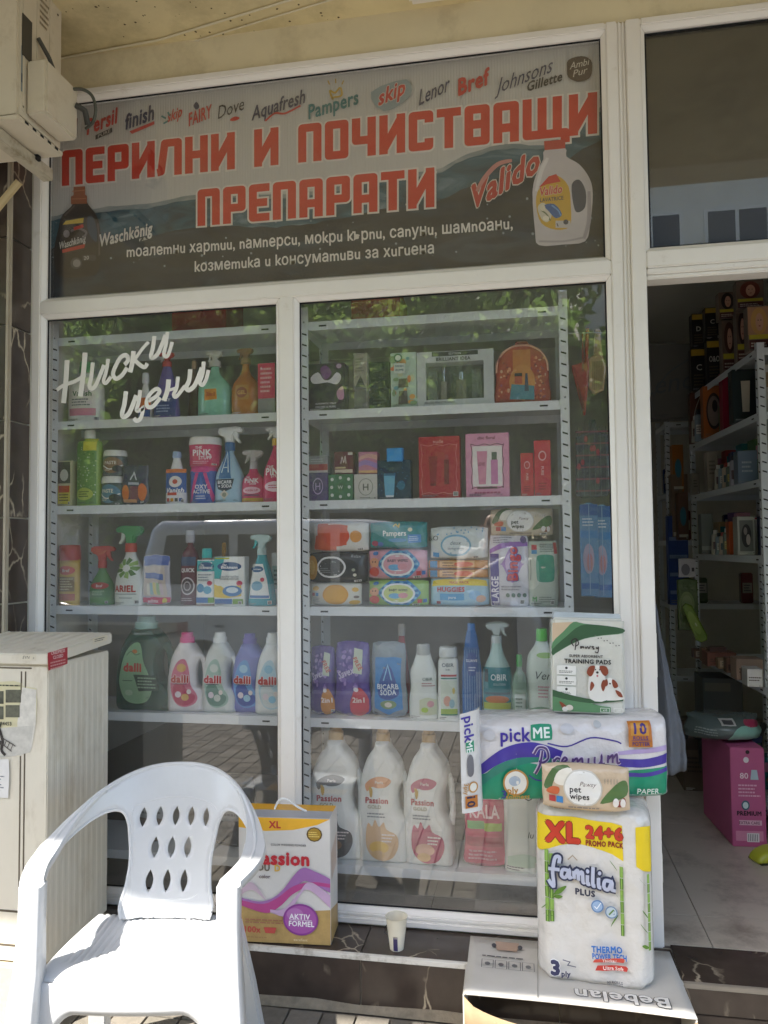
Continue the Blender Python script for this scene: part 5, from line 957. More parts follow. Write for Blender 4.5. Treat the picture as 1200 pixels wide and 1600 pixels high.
# ================================================================== seen through the doorway
shelf_unit('grey slotted steel shelf unit running into the shop along the doorway', 0, 1.11, 0, .38, (.943, 2.0, 0), -87, [2.262, 1.985, 1.70, 1.37, .81, .30], 2.285)
shelf_unit('grey slotted steel shelf unit across the back of the shop', .90, 1.86, 2.5, .35, zs=[2.2, 1.75, 1.45, 1.05, .6], top=2.25)
def yy(px): return .93+max(0, (1188-px))/115*1.05
def hair(k):
    hc = ['#2a1c18', '#4a2a1e', '#6a2f22', '#c79a5a', '#3a2620'][k % 5]
    def f(p):
        p.rect(.02, .36, .98, .98, '#6d5a4c' if k % 5 != 3 else '#b58a6a'); p.ell(.5, .66, .36, .3, hc); p.ell(.52, .64, .17, .2, '#c99a80'); p.poly([(.3, .8), (.5, .95), (.72, .8), (.6, .84), (.42, .84)], hc); p.ell(.46, .68, .025, .015, '#3a2420', 8, 1); p.ell(.58, .68, .025, .015, '#3a2420', 8, 1); p.ell(.52, .55, .05, .015, '#9a4a44', 8, 1)
        p.rect(.05, .26, .95, .36, '#c9b93a'); p.rect(.05, .04, .95, .24, '#5c2f28'); p.lines(.12, .88, .08, .2, 2, '#cfc2b4')
    return f
def dark(k): return lambda p: (p.rect(.03, .82, .97, .97, '#b9962c'), p.poly([(.1, .7), (.4, .8), (.8, .7), (.7, .55), (.2, .55)], '#15120f', 3), p.text(('C', 'O&O', 'D', 'C')[k % 4], .5, .55, .14, '#c9c6bc', .02, wmax=.7), p.lines(.15, .85, .1, .4, 4, '#5f5340'))
hd = [(1127, 1150, 500, 566, 1), (1150, 1168, 484, 551, 4), (1167, 1203, 478, 543, 3), (1122, 1150, 456, 499, 0), (1150, 1193, 438, 483, 2)]
for k, (a, b, c, d, t_) in enumerate(hd):
    Y = yy((a+b)/2); zb = 2.263 if d > 530 else at((a+b)/2, d, Y).z
    carton('hair_dye_box', ('hair dye carton with dark haired portrait and yellow band', 'narrow hair dye carton between the portrait cartons', 'hair dye carton with blonde portrait at the shelf end', 'hair dye carton with black haired portrait stacked in the upper tier', 'wide hair dye carton with chestnut haired portrait stacked highest')[k], (a, b, c), zb, '#7a6a5c', hair(t_), .06, Y=Y, group='hair dye cartons on the tall shelf unit')
for k, (a, b, c, d) in enumerate(((1079, 1104, 544, 588), (1104, 1127, 531, 577), (1080, 1101, 490, 543), (1101, 1124, 480, 530))):
    Y = yy((a+b)/2); zb = 2.263 if d > 545 else at((a+b)/2, d, Y).z
    carton('black_hair_dye_box', ('black and gold carton at the deep end of the tall shelf', 'black and gold carton next to the portrait cartons', 'black and gold carton stacked at the deep end', 'black and gold carton stacked next to the portrait cartons')[k], (a, b, c), zb, '#1e1a17', dark(k), .06, Y=Y, group='hair dye cartons on the tall shelf unit')
inn = [('gift_box', 'narrow crimson carton on the shelf under the hair dye', 1128, 1143, 580, 1.985, '#9a1f3c', None), ('gift_box', 'dark green carton with pale tube print', 1143, 1181, 577, 1.985, '#1f2c2a', lambda p: (p.poly([(.4, .2), (.68, .2), (.74, .78), (.36, .78)], '#cfc6b0'), p.rect(.1, .04, .9, .07, '#9aa09a', 1))),
       ('gift_box', 'orange carton with oval window print', 1098, 1128, 603, 1.985, '#b0642c', lambda p: (p.ell(.55, .5, .4, .36, '#3c2c2a'), p.ell(.55, .5, .33, .3, '#8d7a70'), p.ell(.6, .6, .14, .12, '#2a2422'))), ('gift_box', 'brown carton behind the orange one', 1078, 1096, 612, 1.985, '#6a3f2c', lambda p: p.line([(.1, .1), (.4, .6), (.9, .9)], .08, '#b9b4a8')),
       ('cream_box', 'tall beige carton on the third shelf inside the door', 1104, 1121, 706, 1.70, '#9a8f80', lambda p: p.lines(.2, .8, .4, .8, 4, '#6a6058')), ('cream_box', 'short beige carton on the third shelf inside the door', 1081, 1093, 739, 1.70, '#8a8276', lambda p: p.lines(.2, .8, .3, .7, 3, '#5a544c')),
       ('cream_box', 'grey blue carton by the slotted post inside the door', 1152, 1183, 704, 1.70, '#6f7f92', lambda p: p.lines(.2, .8, .3, .7, 3, '#aab4c0')), ('cream_box', 'grey tin carton on the fourth shelf inside the door', 1095, 1113, 803, 1.37, '#7f8482', lambda p: p.rect(.0, .1, 1, .2, '#a9adaa')),
       ('book_box', 'thin orange carton beside the framed one', 1139, 1145, 815, 1.37, '#c05a2a', None), ('picture_box', 'silver framed carton with dark bear print', 1151, 1179, 807, 1.37, '#a9a89c', lambda p: (p.rect(.12, .1, .88, .9, '#6a6a62'), p.ell(.5, .5, .28, .3, '#2f2a28'), p.ell(.45, .62, .1, .1, '#8a8078'), p.ell(.6, .4, .12, .14, '#b3a49a')))]
for n_, l_, a, b, c, zb, col, art in inn:
    carton(n_, l_, (a, b, c), zb, col, art, .07, Y=yy((a+b)/2)+.02)
for k, (a, b, c, zb, col, lb) in enumerate(((1104, 1150, 1020, .81, '#8c5a4a', 'brown carton low on the tall shelf inside the door'), (1150, 1192, 1030, .81, '#a98f7c', 'tan carton low on the tall shelf inside the door'), (1168, 1192, 1046, .81, '#d9d6d0', 'small white carton in front of the tan one'))):
    carton('shelf_box', lb, (a, b, c), zb, col, lambda p: p.lines(.1, .9, .3, .6, 2, '#5a4a40'), .1, Y=yy((a+b)/2)+(-.06 if k == 2 else .03))
for k, (a, b, c, d, col, lb) in enumerate(((1050, 1067, 695, 1.75, '#b3702c', 'orange snack bag on the rear shelf unit'), (1048, 1074, 741, 1.45, '#8a7460', 'brown carton on the rear shelf unit'), (1058, 1074, 770, 1.45, '#7a5a4c', 'white edged brown carton on the rear shelf unit'), (1043, 1074, 806, 1.05, '#24489a', 'blue folded cloth pack on the rear shelf unit'))):
    Y = 2.42 if k != 2 else 2.36
    carton('rear_box', lb, (a, b, c), d if k != 1 else 1.451, col, (lambda p: [p.rect(.05, .12+.2*q, .95, .16+.2*q, '#7f95c4') for q in range(4)]) if k == 3 else (lambda p: (p.ell(.5, .5, .3, .2, '#4a8aa0'), p.rect(.06, .06, .94, .12, '#d8d2c4'))), .08, Y=Y)
carton('softener_pack', 'white wrapped carton lying on top of the rear shelf unit', (1014, 1082, 538), 2.2005, '#7d7b75', lambda p: (p.text('Lenor', .55, .5, .26, '#6d7074', .0, .3, rot=8), p.line([(.05, .3), (.4, .6), (.95, .8)], .03, '#6f7578')), .12, Y=2.35)
stock = []
for zb, n_, x0, x1, hh in ((1.70, 5, 1122, 1152, .14), (1.37, 4, 1114, 1138, .12), (1.985, 2, 1088, 1098, .16), (1.05, 0, 0, 0, 0)):
    for k in range(n_):
        px = x0+(x1-x0)*(k+.5)/n_; Y = yy(px)+.03; X = at(px, 800, Y).x; stock.append((X, Y, zb, hh*RJ.uniform(.85, 1.1), k, {1.70: 'third', 1.37: 'fourth', 1.985: 'second'}[zb]))
for X, Y, zb, hh, k, sh_ in stock:
    t = thing('tube_bottle', 'small %s bottle on the %s shelf of the unit inside the door' % (('beige', 'grey blue', 'tan', 'olive grey', 'lilac grey')[k % 5], sh_), 'bottle', (X, Y, zb+.0006), 0, 'small bottles on the inner shelf'); rs, su = ringed(B_SHAM, .045, .035, hh*.85, 2.4)
    MB().rings(rs, plastic(['#b9b4a6', '#8a9aa4', '#c2b09c', '#6f7a70', '#a8a4b0'][k % 5])).build('bottle_body', t); MB().cyl(0, 0, hh*.84, hh, .012, .011, plastic(['#d9d6d0', '#3a3a3e', '#b04a44'][k % 3])).build('cap', t)
    p = Print(.045, hh*.85, su, cell=.012); p.rect(.15, .25, .85, .6, ['#6a4a4a', '#d9d6cc', '#3f5a6a', '#c9b46a'][k % 4], 3); p.lines(.2, .8, .3, .55, 3, '#55555a'); p.build(t)
for k in range(7):
    px = 1096+k*13; Y = yy(px)+.02; X = at(px, 1000, Y).x; t = thing('soap_box', 'small %s soap carton with %s label on the low inner shelf' % (('chocolate', 'light brown', 'maroon', 'sandy')[k % 4], ('cream', 'dark', 'red')[k % 3]), 'box', (X, Y+.03, .8106), RJ.uniform(-4, 4), 'soap cartons on the low inner shelf')
    MB().box(-.04, .04, -.03, .03, 0, .05+.02*(k % 3), card(['#7a5a48', '#8f7058', '#6a4a44', '#a08468'][k % 4])).build('carton', t, bevel=.001, sm=False); p = Print(.08, .05, lambda x, zz: -.03); p.rect(.1, .2, .9, .8, ['#c9b8a0', '#4a3a34', '#b9584a'][k % 3]); p.lines(.2, .8, .3, .7, 2, '#5a4a40'); p.build(t)
for k in range(8):
    X = .93+.09*k; zb = (1.751, 1.451, 1.051)[k % 3]; t = thing('refill_pack', '%s pack on the %s shelf of the rear shelf unit' % (('navy', 'maroon', 'olive', 'mustard')[k % 4], ('upper', 'middle', 'lower')[k % 3]), 'pack', (X, 2.6, zb), 0, 'packs on the rear shelf unit'); MB().box(-.035, .035, -.03, .03, 0, .16+.03*(k % 2), film(['#3a4a7a', '#7a3a3a', '#5a6a4a', '#8a7a4a'][k % 4])).build('wrap', t, bevel=.006); p = Print(.07, .16, lambda x, zz: -.03); p.rect(.1, .4, .9, .8, '#b9b4a8'); p.lines(.2, .8, .45, .75, 3, '#4a4a50'); p.build(t)
PAL = (('white', '#d9d6ce'), ('violet', '#6a4a80'), ('teal', '#2f7a7c'), ('red', '#a83a36'), ('tan', '#b09470'), ('navy', '#2c3c66'), ('pink', '#c888a0'), ('green', '#557a48'))
for si, (zb, sn) in enumerate(((1.985, 'second'), (1.70, 'third'), (1.37, 'fourth'), (1.05, 'fifth'), (.302, 'lowest'))):
    if zb == 1.05: continue
    for k in range(8):
        Y = 1.02+.118*k; cn, cc = PAL[(k*3+si) % 8]; hh = RJ.uniform(.13, .22); X = .985-(Y-.9)*.055+.10+RJ.uniform(0, .05)
        t = thing('toiletry_box', '%s toiletry carton at the back of the %s shelf inside the door' % (cn, sn), 'box', (X, Y, zb+.0006), RJ.uniform(-6, 6), 'toiletry cartons on the inner shelf unit'); MB().box(-.03, .03, -.045, .045, 0, hh, card(cc)).build('carton', t, bevel=.001, sm=False)
        p = Print(.06, hh, lambda x, zz: -.045); p.rect(.1, .55, .9, .85, PAL[(k+4) % 8][1]); p.ell(.5, .3, .3, .12, PAL[(k+2) % 8][1]); p.lines(.15, .85, .05, .15, 2, '#55555a'); p.build(t)
# things hung inside the door
hung('card_pack', 'white card packet hung inside the doorway', 'packet', (1060, 1087, 872), 902, '#b9b4bc', lambda p: (p.ell(.4, .4, .25, .3, '#6a6670'), p.rect(.75, .3, .9, .5, '#33303a')), rc, Y=1.7, dep=.02)
hung('green_net', 'green netted sponge hung below the white card packet', 'sponge', (1058, 1090, 903), 985, '#55663a', lambda p: (p.ell(.45, .5, .36, .24, '#7a8a52'), p.ell(.45, .5, .26, .17, '#8f9a6a')), rc, Y=1.72, dep=.03)
t = hung('green_glove', 'long yellow green glove packet hanging aslant in the doorway', 'packet', (1088, 1108, 938), 1003, '#7c963c', lambda p: (p.ell(.5, .5, .3, .3, '#93aa4c'), p.ell(.55, .45, .06, .05, '#e0e6c0')), [(-.5, .1), (-.2, 0), (.3, 0), (.5, .1), (.45, .9), (.1, 1), (-.3, .96)], Y=1.66, dep=.03); t.rotation_euler = (0, R(-24), 0)
# grey quilted coat by the jamb
cv = []; NX, NZ = 14, 40; P0 = at(1024, 935, .2); P1 = at(1041, 1205, .2)
for j in range(NZ+1):
    k = j/NZ; zc = P0.z+(P1.z-P0.z)*k; xl = P0.x+(P1.x-P0.x)*k-.02; wd = (.008+.075*min(1, k*1.25)**.8)*(1 if k < .93 else .97)
    for i in range(NX+1):
        u = i/NX; q = .006*abs(math.sin(k*math.pi*9)); cv.append((xl+wd*u, .2+.02*math.sin(u*7+k*2)-q*2, zc-.01*math.sin(u*3)))
m = MB().add(cv, [(j*(NX+1)+i, j*(NX+1)+i+1, (j+1)*(NX+1)+i+1, (j+1)*(NX+1)+i) for j in range(NZ) for i in range(NX)], mat('#6a6e75', .85, .1, 20, .2, 200))
o = m.build('quilted_coat', None, label='grey quilted coat hanging beside the white door jamb', cat='coat'); md = o.modifiers.new('thick', 'SOLIDIFY'); md.thickness = .012
# pink carton and packs on the shop floor
A, B = atz(1141, 1322, LZ), atz(1197, 1331, LZ); W = (B-A).length*1.02; H = at(1145, 1168, A.y).z-LZ
t = thing('nappy_carton', 'pink nappy carton standing on the shop floor tiles', 'box', ((A.x+B.x)/2, A.y+.2, LZ+.0006), 4)
MB().box(-W/2, W/2, -.2, .2, 0, H, mat('#c0608c', .5, .05, 8)).build('carton', t, bevel=.003, sm=False)
p = Print(W, H, lambda x, zz: -.2); p.rect(.1, .06, .9, .16, '#d890ac'); p.rect(.42, .05, .78, .14, '#e6dfe0'); [p.rect(.46+.05*k, .06, .475+.05*k, .13, '#333', 1) for k in range(6)]; p.text('PREMIUM', .5, .34, .045, '#2b1c26', .04, wmax=.7); p.rect(.2, .22, .86, .27, '#e3b9c9'); p.text('EXTRA CARE', .5, .245, .03, '#7a3a56', .02, wmax=.6); p.ell(.4, .42, .12, .05, '#4a6f80'); p.ell(.4, .42, .08, .033, '#cfe0e2'); p.text('80', .38, .72, .06, '#f0d8e2', .02); p.poly([(.56, .68), (.8, .68), (.76, .78), (.6, .78)], '#b9cdd6'); p.lines(.2, .86, .5, .64, 4, '#e6b4cb'); p.ell(.45, .88, .08, .03, '#e9dfe3'); p.ell(.5, .96, .06, .02, '#2b1c26'); p.build(t)
pack('nappy_pack', 'mint and dark plastic wrapped pack lying on the pink carton', (1078, 1206, 1124), LZ+H+.001, '#5d6a68', lambda p: (p.poly([(.5, .08), (.97, .06), (.96, .62), (.62, .7), (.5, .4)], '#93c6b6', 3), p.poly([(.7, .72), (.92, .6), (.94, .8), (.72, .9)], '#b03a5c', 3), p.rect(.36, .72, .56, .92, '#c9c9c6'), p.rect(.39, .76, .53, .88, '#4c4c4e'), p.lines(.08, .34, .3, .6, 3, '#8a9492')), .3, Y=A.y+.02, cat='bag', rz=3)
carton('brown_carton', 'tall brown carton deep on the shop floor behind the pink one', (1068, 1110, 1145), LZ, '#6a5a4c', lambda p: (p.rect(.1, .7, .9, .9, '#4c4138'), p.lines(.15, .85, .3, .6, 4, '#4a4038')), .3, Y=1.6)
carton('display_carton', 'dark carton with embossed lettering under the lowest inner shelf', (1098, 1160, 1060), .302, '#3c4240', lambda p: (p.text('Lenor', .45, .5, .3, '#22272a', .03, .2), p.rect(.05, .86, .7, .95, '#5a584c')), .2, Y=1.45)
sh = thing('shoe', 'yellow green rubber clog tip on the shop floor by the door', 'shoe', tuple(atz(1197, 1345, LZ)), 20); slab('upper', [[(-.05, 0), (.06, 0), (.08, .03), (.02, .055), (-.04, .035)]], .08, .02, plastic('#b4b83a'), sh); MB().box(-.05, .07, -.042, .042, 0, .006, plastic('#3a3a2a')).build('sole', sh, bevel=.002)

# ================================================================== goods in front of the window
# washing powder carton on the ledge
A, B = atz(373, 1472, LZ), atz(517, 1479, LZ); d = B-A; W = d.length; H = at(512, 1281, B.y).z-LZ; D_ = .13; ang = math.degrees(math.atan2(d.y, d.x))
t = thing('powder_box', 'tall washing powder carton with purple swirls on the marble ledge', 'box', (0, 0, 0)); t.location = ((A.x+B.x)/2-math.sin(R(ang))*D_/2, (A.y+B.y)/2+math.cos(R(ang))*D_/2, LZ+.0026); t.rotation_euler = (0, 0, R(ang))
MB().box(-W/2, W/2, -D_/2, D_/2, 0, H, card('#d9d6d2')).build('carton', t, bevel=.002, sm=False)
p = Print(W, H, lambda x, zz: -D_/2); GD = mat('#b99a62', .45, .15, 30)
p.poly([(.002, .002), (.998, .002), (.998, .28), (.7, .26), (.45, .22), (.2, .26), (.002, .3)], GD); p.poly([(.002, .998), (.998, .998), (.86, .95), (.6, .905), (.3, .89), (.002, .915)], '#e8b02c', 0)
p.text('3', .11, .945, .05, '#c0392f', .05); p.text('XL', .4, .945, .055, '#c0392f', .05, wmax=.2); p.ell(.83, .875, .085, .058, '#5a4520', 12); p.ell(.83, .875, .072, .05, '#a8862f', 12); p.lines(.77, .89, .85, .9, 3, '#e6cf7a')
p.text('COLOR WASHING POWDER', .55, .785, .016, '#55505a', .02, wmax=.62); p.text('Passion', .47, .68, .105, '#c32738', .055, wmax=.86); p.text('GOU', .24, .60, .05, '#6d6556', .05, wmax=.24); p.text('D', .43, .60, .05, '#d9b04a', .05); p.text('color', .29, .53, .03, '#5a4650', .02, wmax=.2)
p.band([(0, .32), (.3, .26), (.5, .34), (.7, .5), (.85, .47), (1, .42)], [(0, .36), (.25, .33), (.45, .4), (.68, .6), (.85, .58), (1, .53)], '#a36fae'); p.band([(0, .3), (.3, .24), (.46, .3), (.6, .4), (.8, .47), (1, .46)], [(0, .34), (.25, .31), (.42, .36), (.6, .46), (.8, .5), (1, .49)], '#b8498c'); p.band([(.35, .25), (.5, .22), (.6, .3), (.75, .44), (1, .3)], [(.35, .27), (.5, .28), (.65, .4), (.78, .5), (1, .4)], '#c9aacb'); p.band([(0, .36), (.15, .42), (.3, .34)], [(0, .42), (.15, .48), (.3, .35)], '#cbb4c4')
p.ell(.68, .2, .19, .125, '#8c3f93', 30); p.ell(.68, .2, .17, .11, '#a85aa8', 30); p.ell(.62, .24, .09, .05, '#b778b8'); p.text('AKTIV', .67, .225, .042, '#f3eef4', .035, wmax=.24); p.rect(.56, .196, .8, .199, '#f3eef4', 1); p.text('FORMEL', .69, .17, .042, '#f3eef4', .035, wmax=.27); p.text('100x', .16, .11, .05, '#c0504a', .03, wmax=.2); p.poly([(.3, .085), (.4, .085), (.42, .13), (.28, .13)], '#c0504a'); p.lines(.08, .5, .155, .2, 2, '#a8745a'); p.text('excellent', .68, .045, .022, '#e3d2a8', .015, wmax=.3); p.lines(.1, .4, .04, .06, 1, '#a8845a')
p.build(t)
s_ = MB(); s_.add([(W/2+.0006, -D_/2+.004, .004), (W/2+.0006, D_/2-.004, .004), (W/2+.0006, D_/2-.004, H*.2), (W/2+.0006, -D_/2+.004, H*.28)], [(0, 1, 2, 3)], GD); s_.add([(W/2+.0009, -D_/2+.02, H*.5), (W/2+.0009, D_/2-.03, H*.55), (W/2+.0009, D_/2-.02, H*.8), (W/2+.0009, -D_/2+.01, H*.72)], [(0, 1, 2, 3)], ink('#c6b3a6')); s_.build('side_print', t, sm=False)
tp = MB(); tp.add([(-W/2+.003, -D_/2+.003, H+.0006), (W/2-.003, -D_/2+.003, H+.0006), (W/2-.003, D_/2-.06, H+.0006), (-W/2+.003, D_/2-.06, H+.0006)], [(0, 1, 2, 3)], ink('#a9abb2')); tp.add([(-W/2+.003, D_/2-.06, H+.0006), (W/2-.003, D_/2-.06, H+.0006), (W/2-.003, D_/2-.003, H+.0006), (-W/2+.003, D_/2-.003, H+.0006)], [(0, 1, 2, 3)], ink('#e0a92c')); tp.build('top_print', t, sm=False)
MB().tube(catmull([(-.05, .01, H+.001), (-.035, .01, H+.03), (-.01, .01, H+.034), (.03, .0, H+.014), (.06, -.005, H+.002)], 5), .0035, plastic('#e8e8e6')).build('carry_handle', t)
# paper cup
c = atz(620, 1481, LZ+.002); t = thing('paper_cup', 'small white paper cup with navy stripe standing on the ledge', 'cup', (c.x, c.y-.0, LZ+.0006), 0)
rb, rt, hc = .0215, .034, .098; k = 28; rs = [[(r*math.cos(2*math.pi*i/k), r*math.sin(2*math.pi*i/k), z_) for i in range(k)] for z_, r in ((0, rb), (hc*.5, (rb+rt)/2), (hc, rt), (hc+.002, rt+.0015), (hc+.001, rt-.001), (hc*.5, (rb+rt)/2-.0008), (.006, rb-.0004), (.0055, .001))]
MB().rings(rs, mat('#e6dfcc', .5, .04, 20)).build('cup_body', t, ang=60)
su = lambda x, zz: -math.sqrt(max((rb+(rt-rb)*zz/hc)**2-x*x, 1e-6)); p = Print(2*rt, hc, su); p.rect(.40, .02, .60, .46, '#3d3560', 5); p.rect(.40, .47, .60, .485, '#6a5a50', 4); p.text('CAFE', .5, .44, .05, '#c9c2c0', .02, wmax=.17); p.build(t)
MB().tube([(-rt*.86, -.01, .074), (-rt*1.06, -.012, .066), (-rt*1.04, -.012, .05), (-rt*.8, -.01, .044)], .0016, plastic('#2a2a2e')).build('handle_tab', t)
# flattened carton tray
CZ_ = .172; bl, br, fr_, flp = atz(735, 1462, CZ_), atz(1046, 1487, CZ_), atz(1090, 1592, CZ_), atz(725, 1552, CZ_); M_CD = mat('#c9c5bd', .6, .05, 8, .04, 30); M_KR = mat('#9d8768', .85, .08, 20)
t = thing('cardboard_carton', 'crushed white cardboard carton lying open towards the street under the rolls', 'carton', (0, 0, 0)); N = 24; vs = []
bl.y = min(bl.y, -.04); br.y = min(br.y, -.04)
for i in range(N+1):
    u = i/N; b_ = bl.lerp(br, u); f_ = flp.lerp(fr_, u)
    for j in range(7): q = b_.lerp(f_, j/6); vs.append((q.x, q.y, CZ_+.004*math.sin(u*math.pi)*(j/6)**2))
o = MB().add(vs, [(i*7+j, i*7+j+1, i*7+j+8, i*7+j+7) for i in range(N) for j in range(6)], M_CD).build('top_panel', t); md = o.modifiers.new('thick', 'SOLIDIFY'); md.thickness = .004; md.offset = -1
vs = []
for i in range(N+1):
    u = i/N; f_ = flp.lerp(fr_, u); dip = .062*math.sin(math.pi*u**.8)**.7+.004; zt = CZ_-.005-dip
    vs += [(f_.x, f_.y-.012*math.sin(math.pi*u)-.004, zt), (f_.x, f_.y+.02*math.sin(math.pi*u), zt-.05), (f_.x, f_.y+.012, .0)]
o = MB().add(vs, [(i*3+j, i*3+j+1, i*3+j+4, i*3+j+3) for i in range(N) for j in range(2)], M_KR).build('front_flap', t); md = o.modifiers.new('thick', 'SOLIDIFY'); md.thickness = .004
for s0, s1, sg in ((flp, bl, 1), (fr_, br, -1)):
    e = s0.lerp(s1, .62); m = MB(); m.add([(s0.x, s0.y, CZ_-.005), (e.x, max(min(e.y, -.23), s0.y+.02) if e.y > -.23 else e.y, CZ_-.005), (e.x, -.23 if e.y > -.23 else e.y, 0), (s0.x, s0.y+.012, 0)], [(0, 1, 2, 3)], M_CD); o = m.build('side_panel', t, sm=False); md = o.modifiers.new('thick', 'SOLIDIFY'); md.thickness = .004
class FloorPrint(Print):
    def __init__(s, o, ux, uy): s.o, s.ux, s.uy, s.mb, s.off, s.step, s.cell = o, ux, uy, MB(), .0048, .0001, None; s.W = s.H = 1; s.surf = None
    def p(s, u, v): return (u, v)
    def raw(s, pts, fs, col):
        s.mb.add([tuple(s.o+s.ux*u+s.uy*v+Vector((0, 0, s.off))) for u, v in pts], fs, ink(col)); s.off += s.step; return s
fp = FloorPrint(flp.copy(), fr_-flp, bl-flp); fp.text('Bebelan', .70, .15, .15, '#e3e0da', .03, wmax=.40, rot=180, out=('#3a3a3c', .028))
for k in range(4): fp.line([(.07+.065*k, .42), (.125+.065*k, .42), (.125+.065*k, .56), (.07+.065*k, .56)], .003, '#4a4a4c', 0, True); fp.ell(.0975+.065*k, .49, .014, .03, '#6a6a6a', 8, 1)
fp.lines(.07, .32, .60, .64, 1, '#55555a'); fp.poly([(.14, .74), (.24, .74), (.25, .9), (.13, .9)], '#b79a86'); fp.ell(.125, .82, .012, .04, '#44444a'); fp.ell(.255, .82, .012, .04, '#44444a'); fp.line([(.33, .02), (.345, .98)], .003, '#8a857c', 0); fp.build(t, 'printed_marks')
# big pack of kitchen rolls
A, B = atz(839, 1530, CZ_), atz(1026, 1552, CZ_); A.y += .01; d = B-A; W = d.length; ang = math.degrees(math.atan2(d.y, d.x)); D_ = .22
H = at(842, 1262, A.y).z-CZ_; t = thing('kitchen_roll_pack', 'tall wrapped pack of kitchen rolls with yellow top and green bamboo', 'roll pack', ((A.x+B.x)/2-math.sin(R(ang))*D_/2, (A.y+B.y)/2+math.cos(R(ang))*D_/2, CZ_+.0045), ang)
def plan(th):                                   # lobed outline of three by two rolls under film
    c, s_ = math.cos(th), math.sin(th); e = 5.5; r = (abs(c)**e+abs(s_)**e)**(-1/e); return c*r, s_*r
def fsurf(x, zz):
    a = max(-1., min(1., 2*x/W)); base = -(D_/2)*max(0, 1-abs(a)**9)**(1/9); lob = .007*abs(math.cos(a*1.5*math.pi)) if abs(a) < .96 else 0
    k = zz/H; ed = 1-.10*max(0, (k-.93)/.07)**2-.06*max(0, (.04-k)/.04)**2
    return (base-lob)*ed-.004*noise.noise(Vector((x*18, zz*30, 4)))-.002*noise.noise(Vector((x*50, zz*26, 7)))
rs = []; NT = 96
for j in range(33):
    zz = H*j/32; k = j/32; ed = 1-.10*max(0, (k-.93)/.07)**2-.06*max(0, (.04-k)/.04)**2; r = []
    for i in range(NT):
        th = 2*math.pi*i/NT; a, b = plan(th); x = a*W/2*ed; 
        y = fsurf(x, zz) if b < -.9 else b*D_/2*ed; ztop = 0
        if j == 32: ztop = .006*abs(math.cos(a*1.5*math.pi))
        r.append((x, y, zz+ztop+(.003*noise.noise(Vector((x*20, y*20, 0))) if j == 32 else 0)))
    rs.append(r)
rs.append([(x*.7, y*.7, H+.008) for x, y, zz in rs[-1]])
MB().rings(rs, mat('#dad6d0', .2, .04, 14, .9, 22, coat=.3)).build('film_wrap', t, ang=70)
p = Print(W, H, fsurf, .0002, .012); YL = '#e6c91e'
def grid(pts_lo, pts_hi, col, n=12): p.band(pts_lo, pts_hi, col, n)
grid([(.02, .76), (.06, .745), (.25, .79), (.45, .795), (.62, .765), (.755, .725)], [(.03, .965), (.1, .955), (.3, .955), (.45, .95), (.62, .94), (.75, .93)], YL); grid([(.86, .70), (.92, .675), (.985, .665)], [(.86, .925), (.92, .93), (.985, .93)], YL)
p.text('XL', .245, .865, .115, '#c63a26', .075, wmax=.28, out=('#7a2418', .03)); p.text('24+6', .60, .88, .07, '#c63a26', .075, wmax=.30, out=('#7a2418', .03)); p.text('PROMO PACK', .60, .815, .032, '#8c2a1c', .06, wmax=.31)
GR, GR2 = '#587f2c', '#7fa64a'
def cane(u, v0, v1, wd, seg=6):
    for k in range(seg): a = v0+(v1-v0)*k/seg; b = v0+(v1-v0)*(k+1)/seg-.004; p.rect(u-wd/2, a, u+wd/2, b, GR2 if k % 2 else GR, 3); p.rect(u-wd*.15, a, u+wd*.1, b, '#94b85a', 2); p.off -= p.step
cane(.105, .335, .76, .035); cane(.145, .34, .74, .035); cane(.735, .30, .70, .028); cane(.955, .23, .665, .02, 8)
def leaf(u, v, a, l_): 
    c, s_ = math.cos(R(a)), math.sin(R(a)); p.poly([(u, v), (u+l_*.5*c-.02*s_, v+l_*.5*s_*.7+.012), (u+l_*c, v+l_*s_*.7), (u+l_*.5*c+.02*s_, v+l_*.5*s_*.7-.012)], GR, 3)
for u, v, a, l_ in ((.16, .5, 35, .14), (.16, .49, 5, .08), (.70, .42, 240, .12), (.725, .5, 130, .09), (.70, .67, 125, .1), (.10, .44, 220, .06), (.94, .33, 125, .1), (.93, .6, 130, .08), (.94, .42, 120, .07), (.10, .4, 230, .05), (.95, .25, 170, .06)): leaf(u, v, a, l_)
dark_, pale = '#2c3350', '#b9bed2'
fam = [[(.17, .60), (.21, .565), (.205, .65), (.225, .73), (.26, .735), (.255, .70)], [(.17, .665), (.26, .665)], [(.33, .66), (.285, .665), (.275, .63), (.305, .62), (.335, .66), (.335, .62), (.355, .625)], [(.37, .66), (.372, .615)], [(.372, .645), (.40, .665), (.405, .61)], [(.405, .645), (.435, .66), (.44, .605), (.455, .605)], [(.475, .65), (.475, .60), (.495, .60)], [(.52, .70), (.515, .60), (.535, .592)], [(.56, .64), (.56, .59), (.58, .585)], [(.655, .62), (.61, .625), (.60, .59), (.63, .575), (.66, .615), (.66, .575), (.69, .57)]]
for wd, c_ in ((.062, dark_), (.030, pale)):
    for q in fam: p.line([(.12+(u-.17)*1.09, v-.012) for u, v in q], wd, c_, 6)
for u, v in ((.455, .66), (.555, .655)): p.ell(u, v, .026, .022, dark_); p.ell(u, v, .014, .012, pale)
p.text('PLUS', .43, .535, .035, '#33384c', .07, wmax=.2); p.line([(.29, .715), (.33, .74), (.37, .715)], .01, '#a89a86', 0)
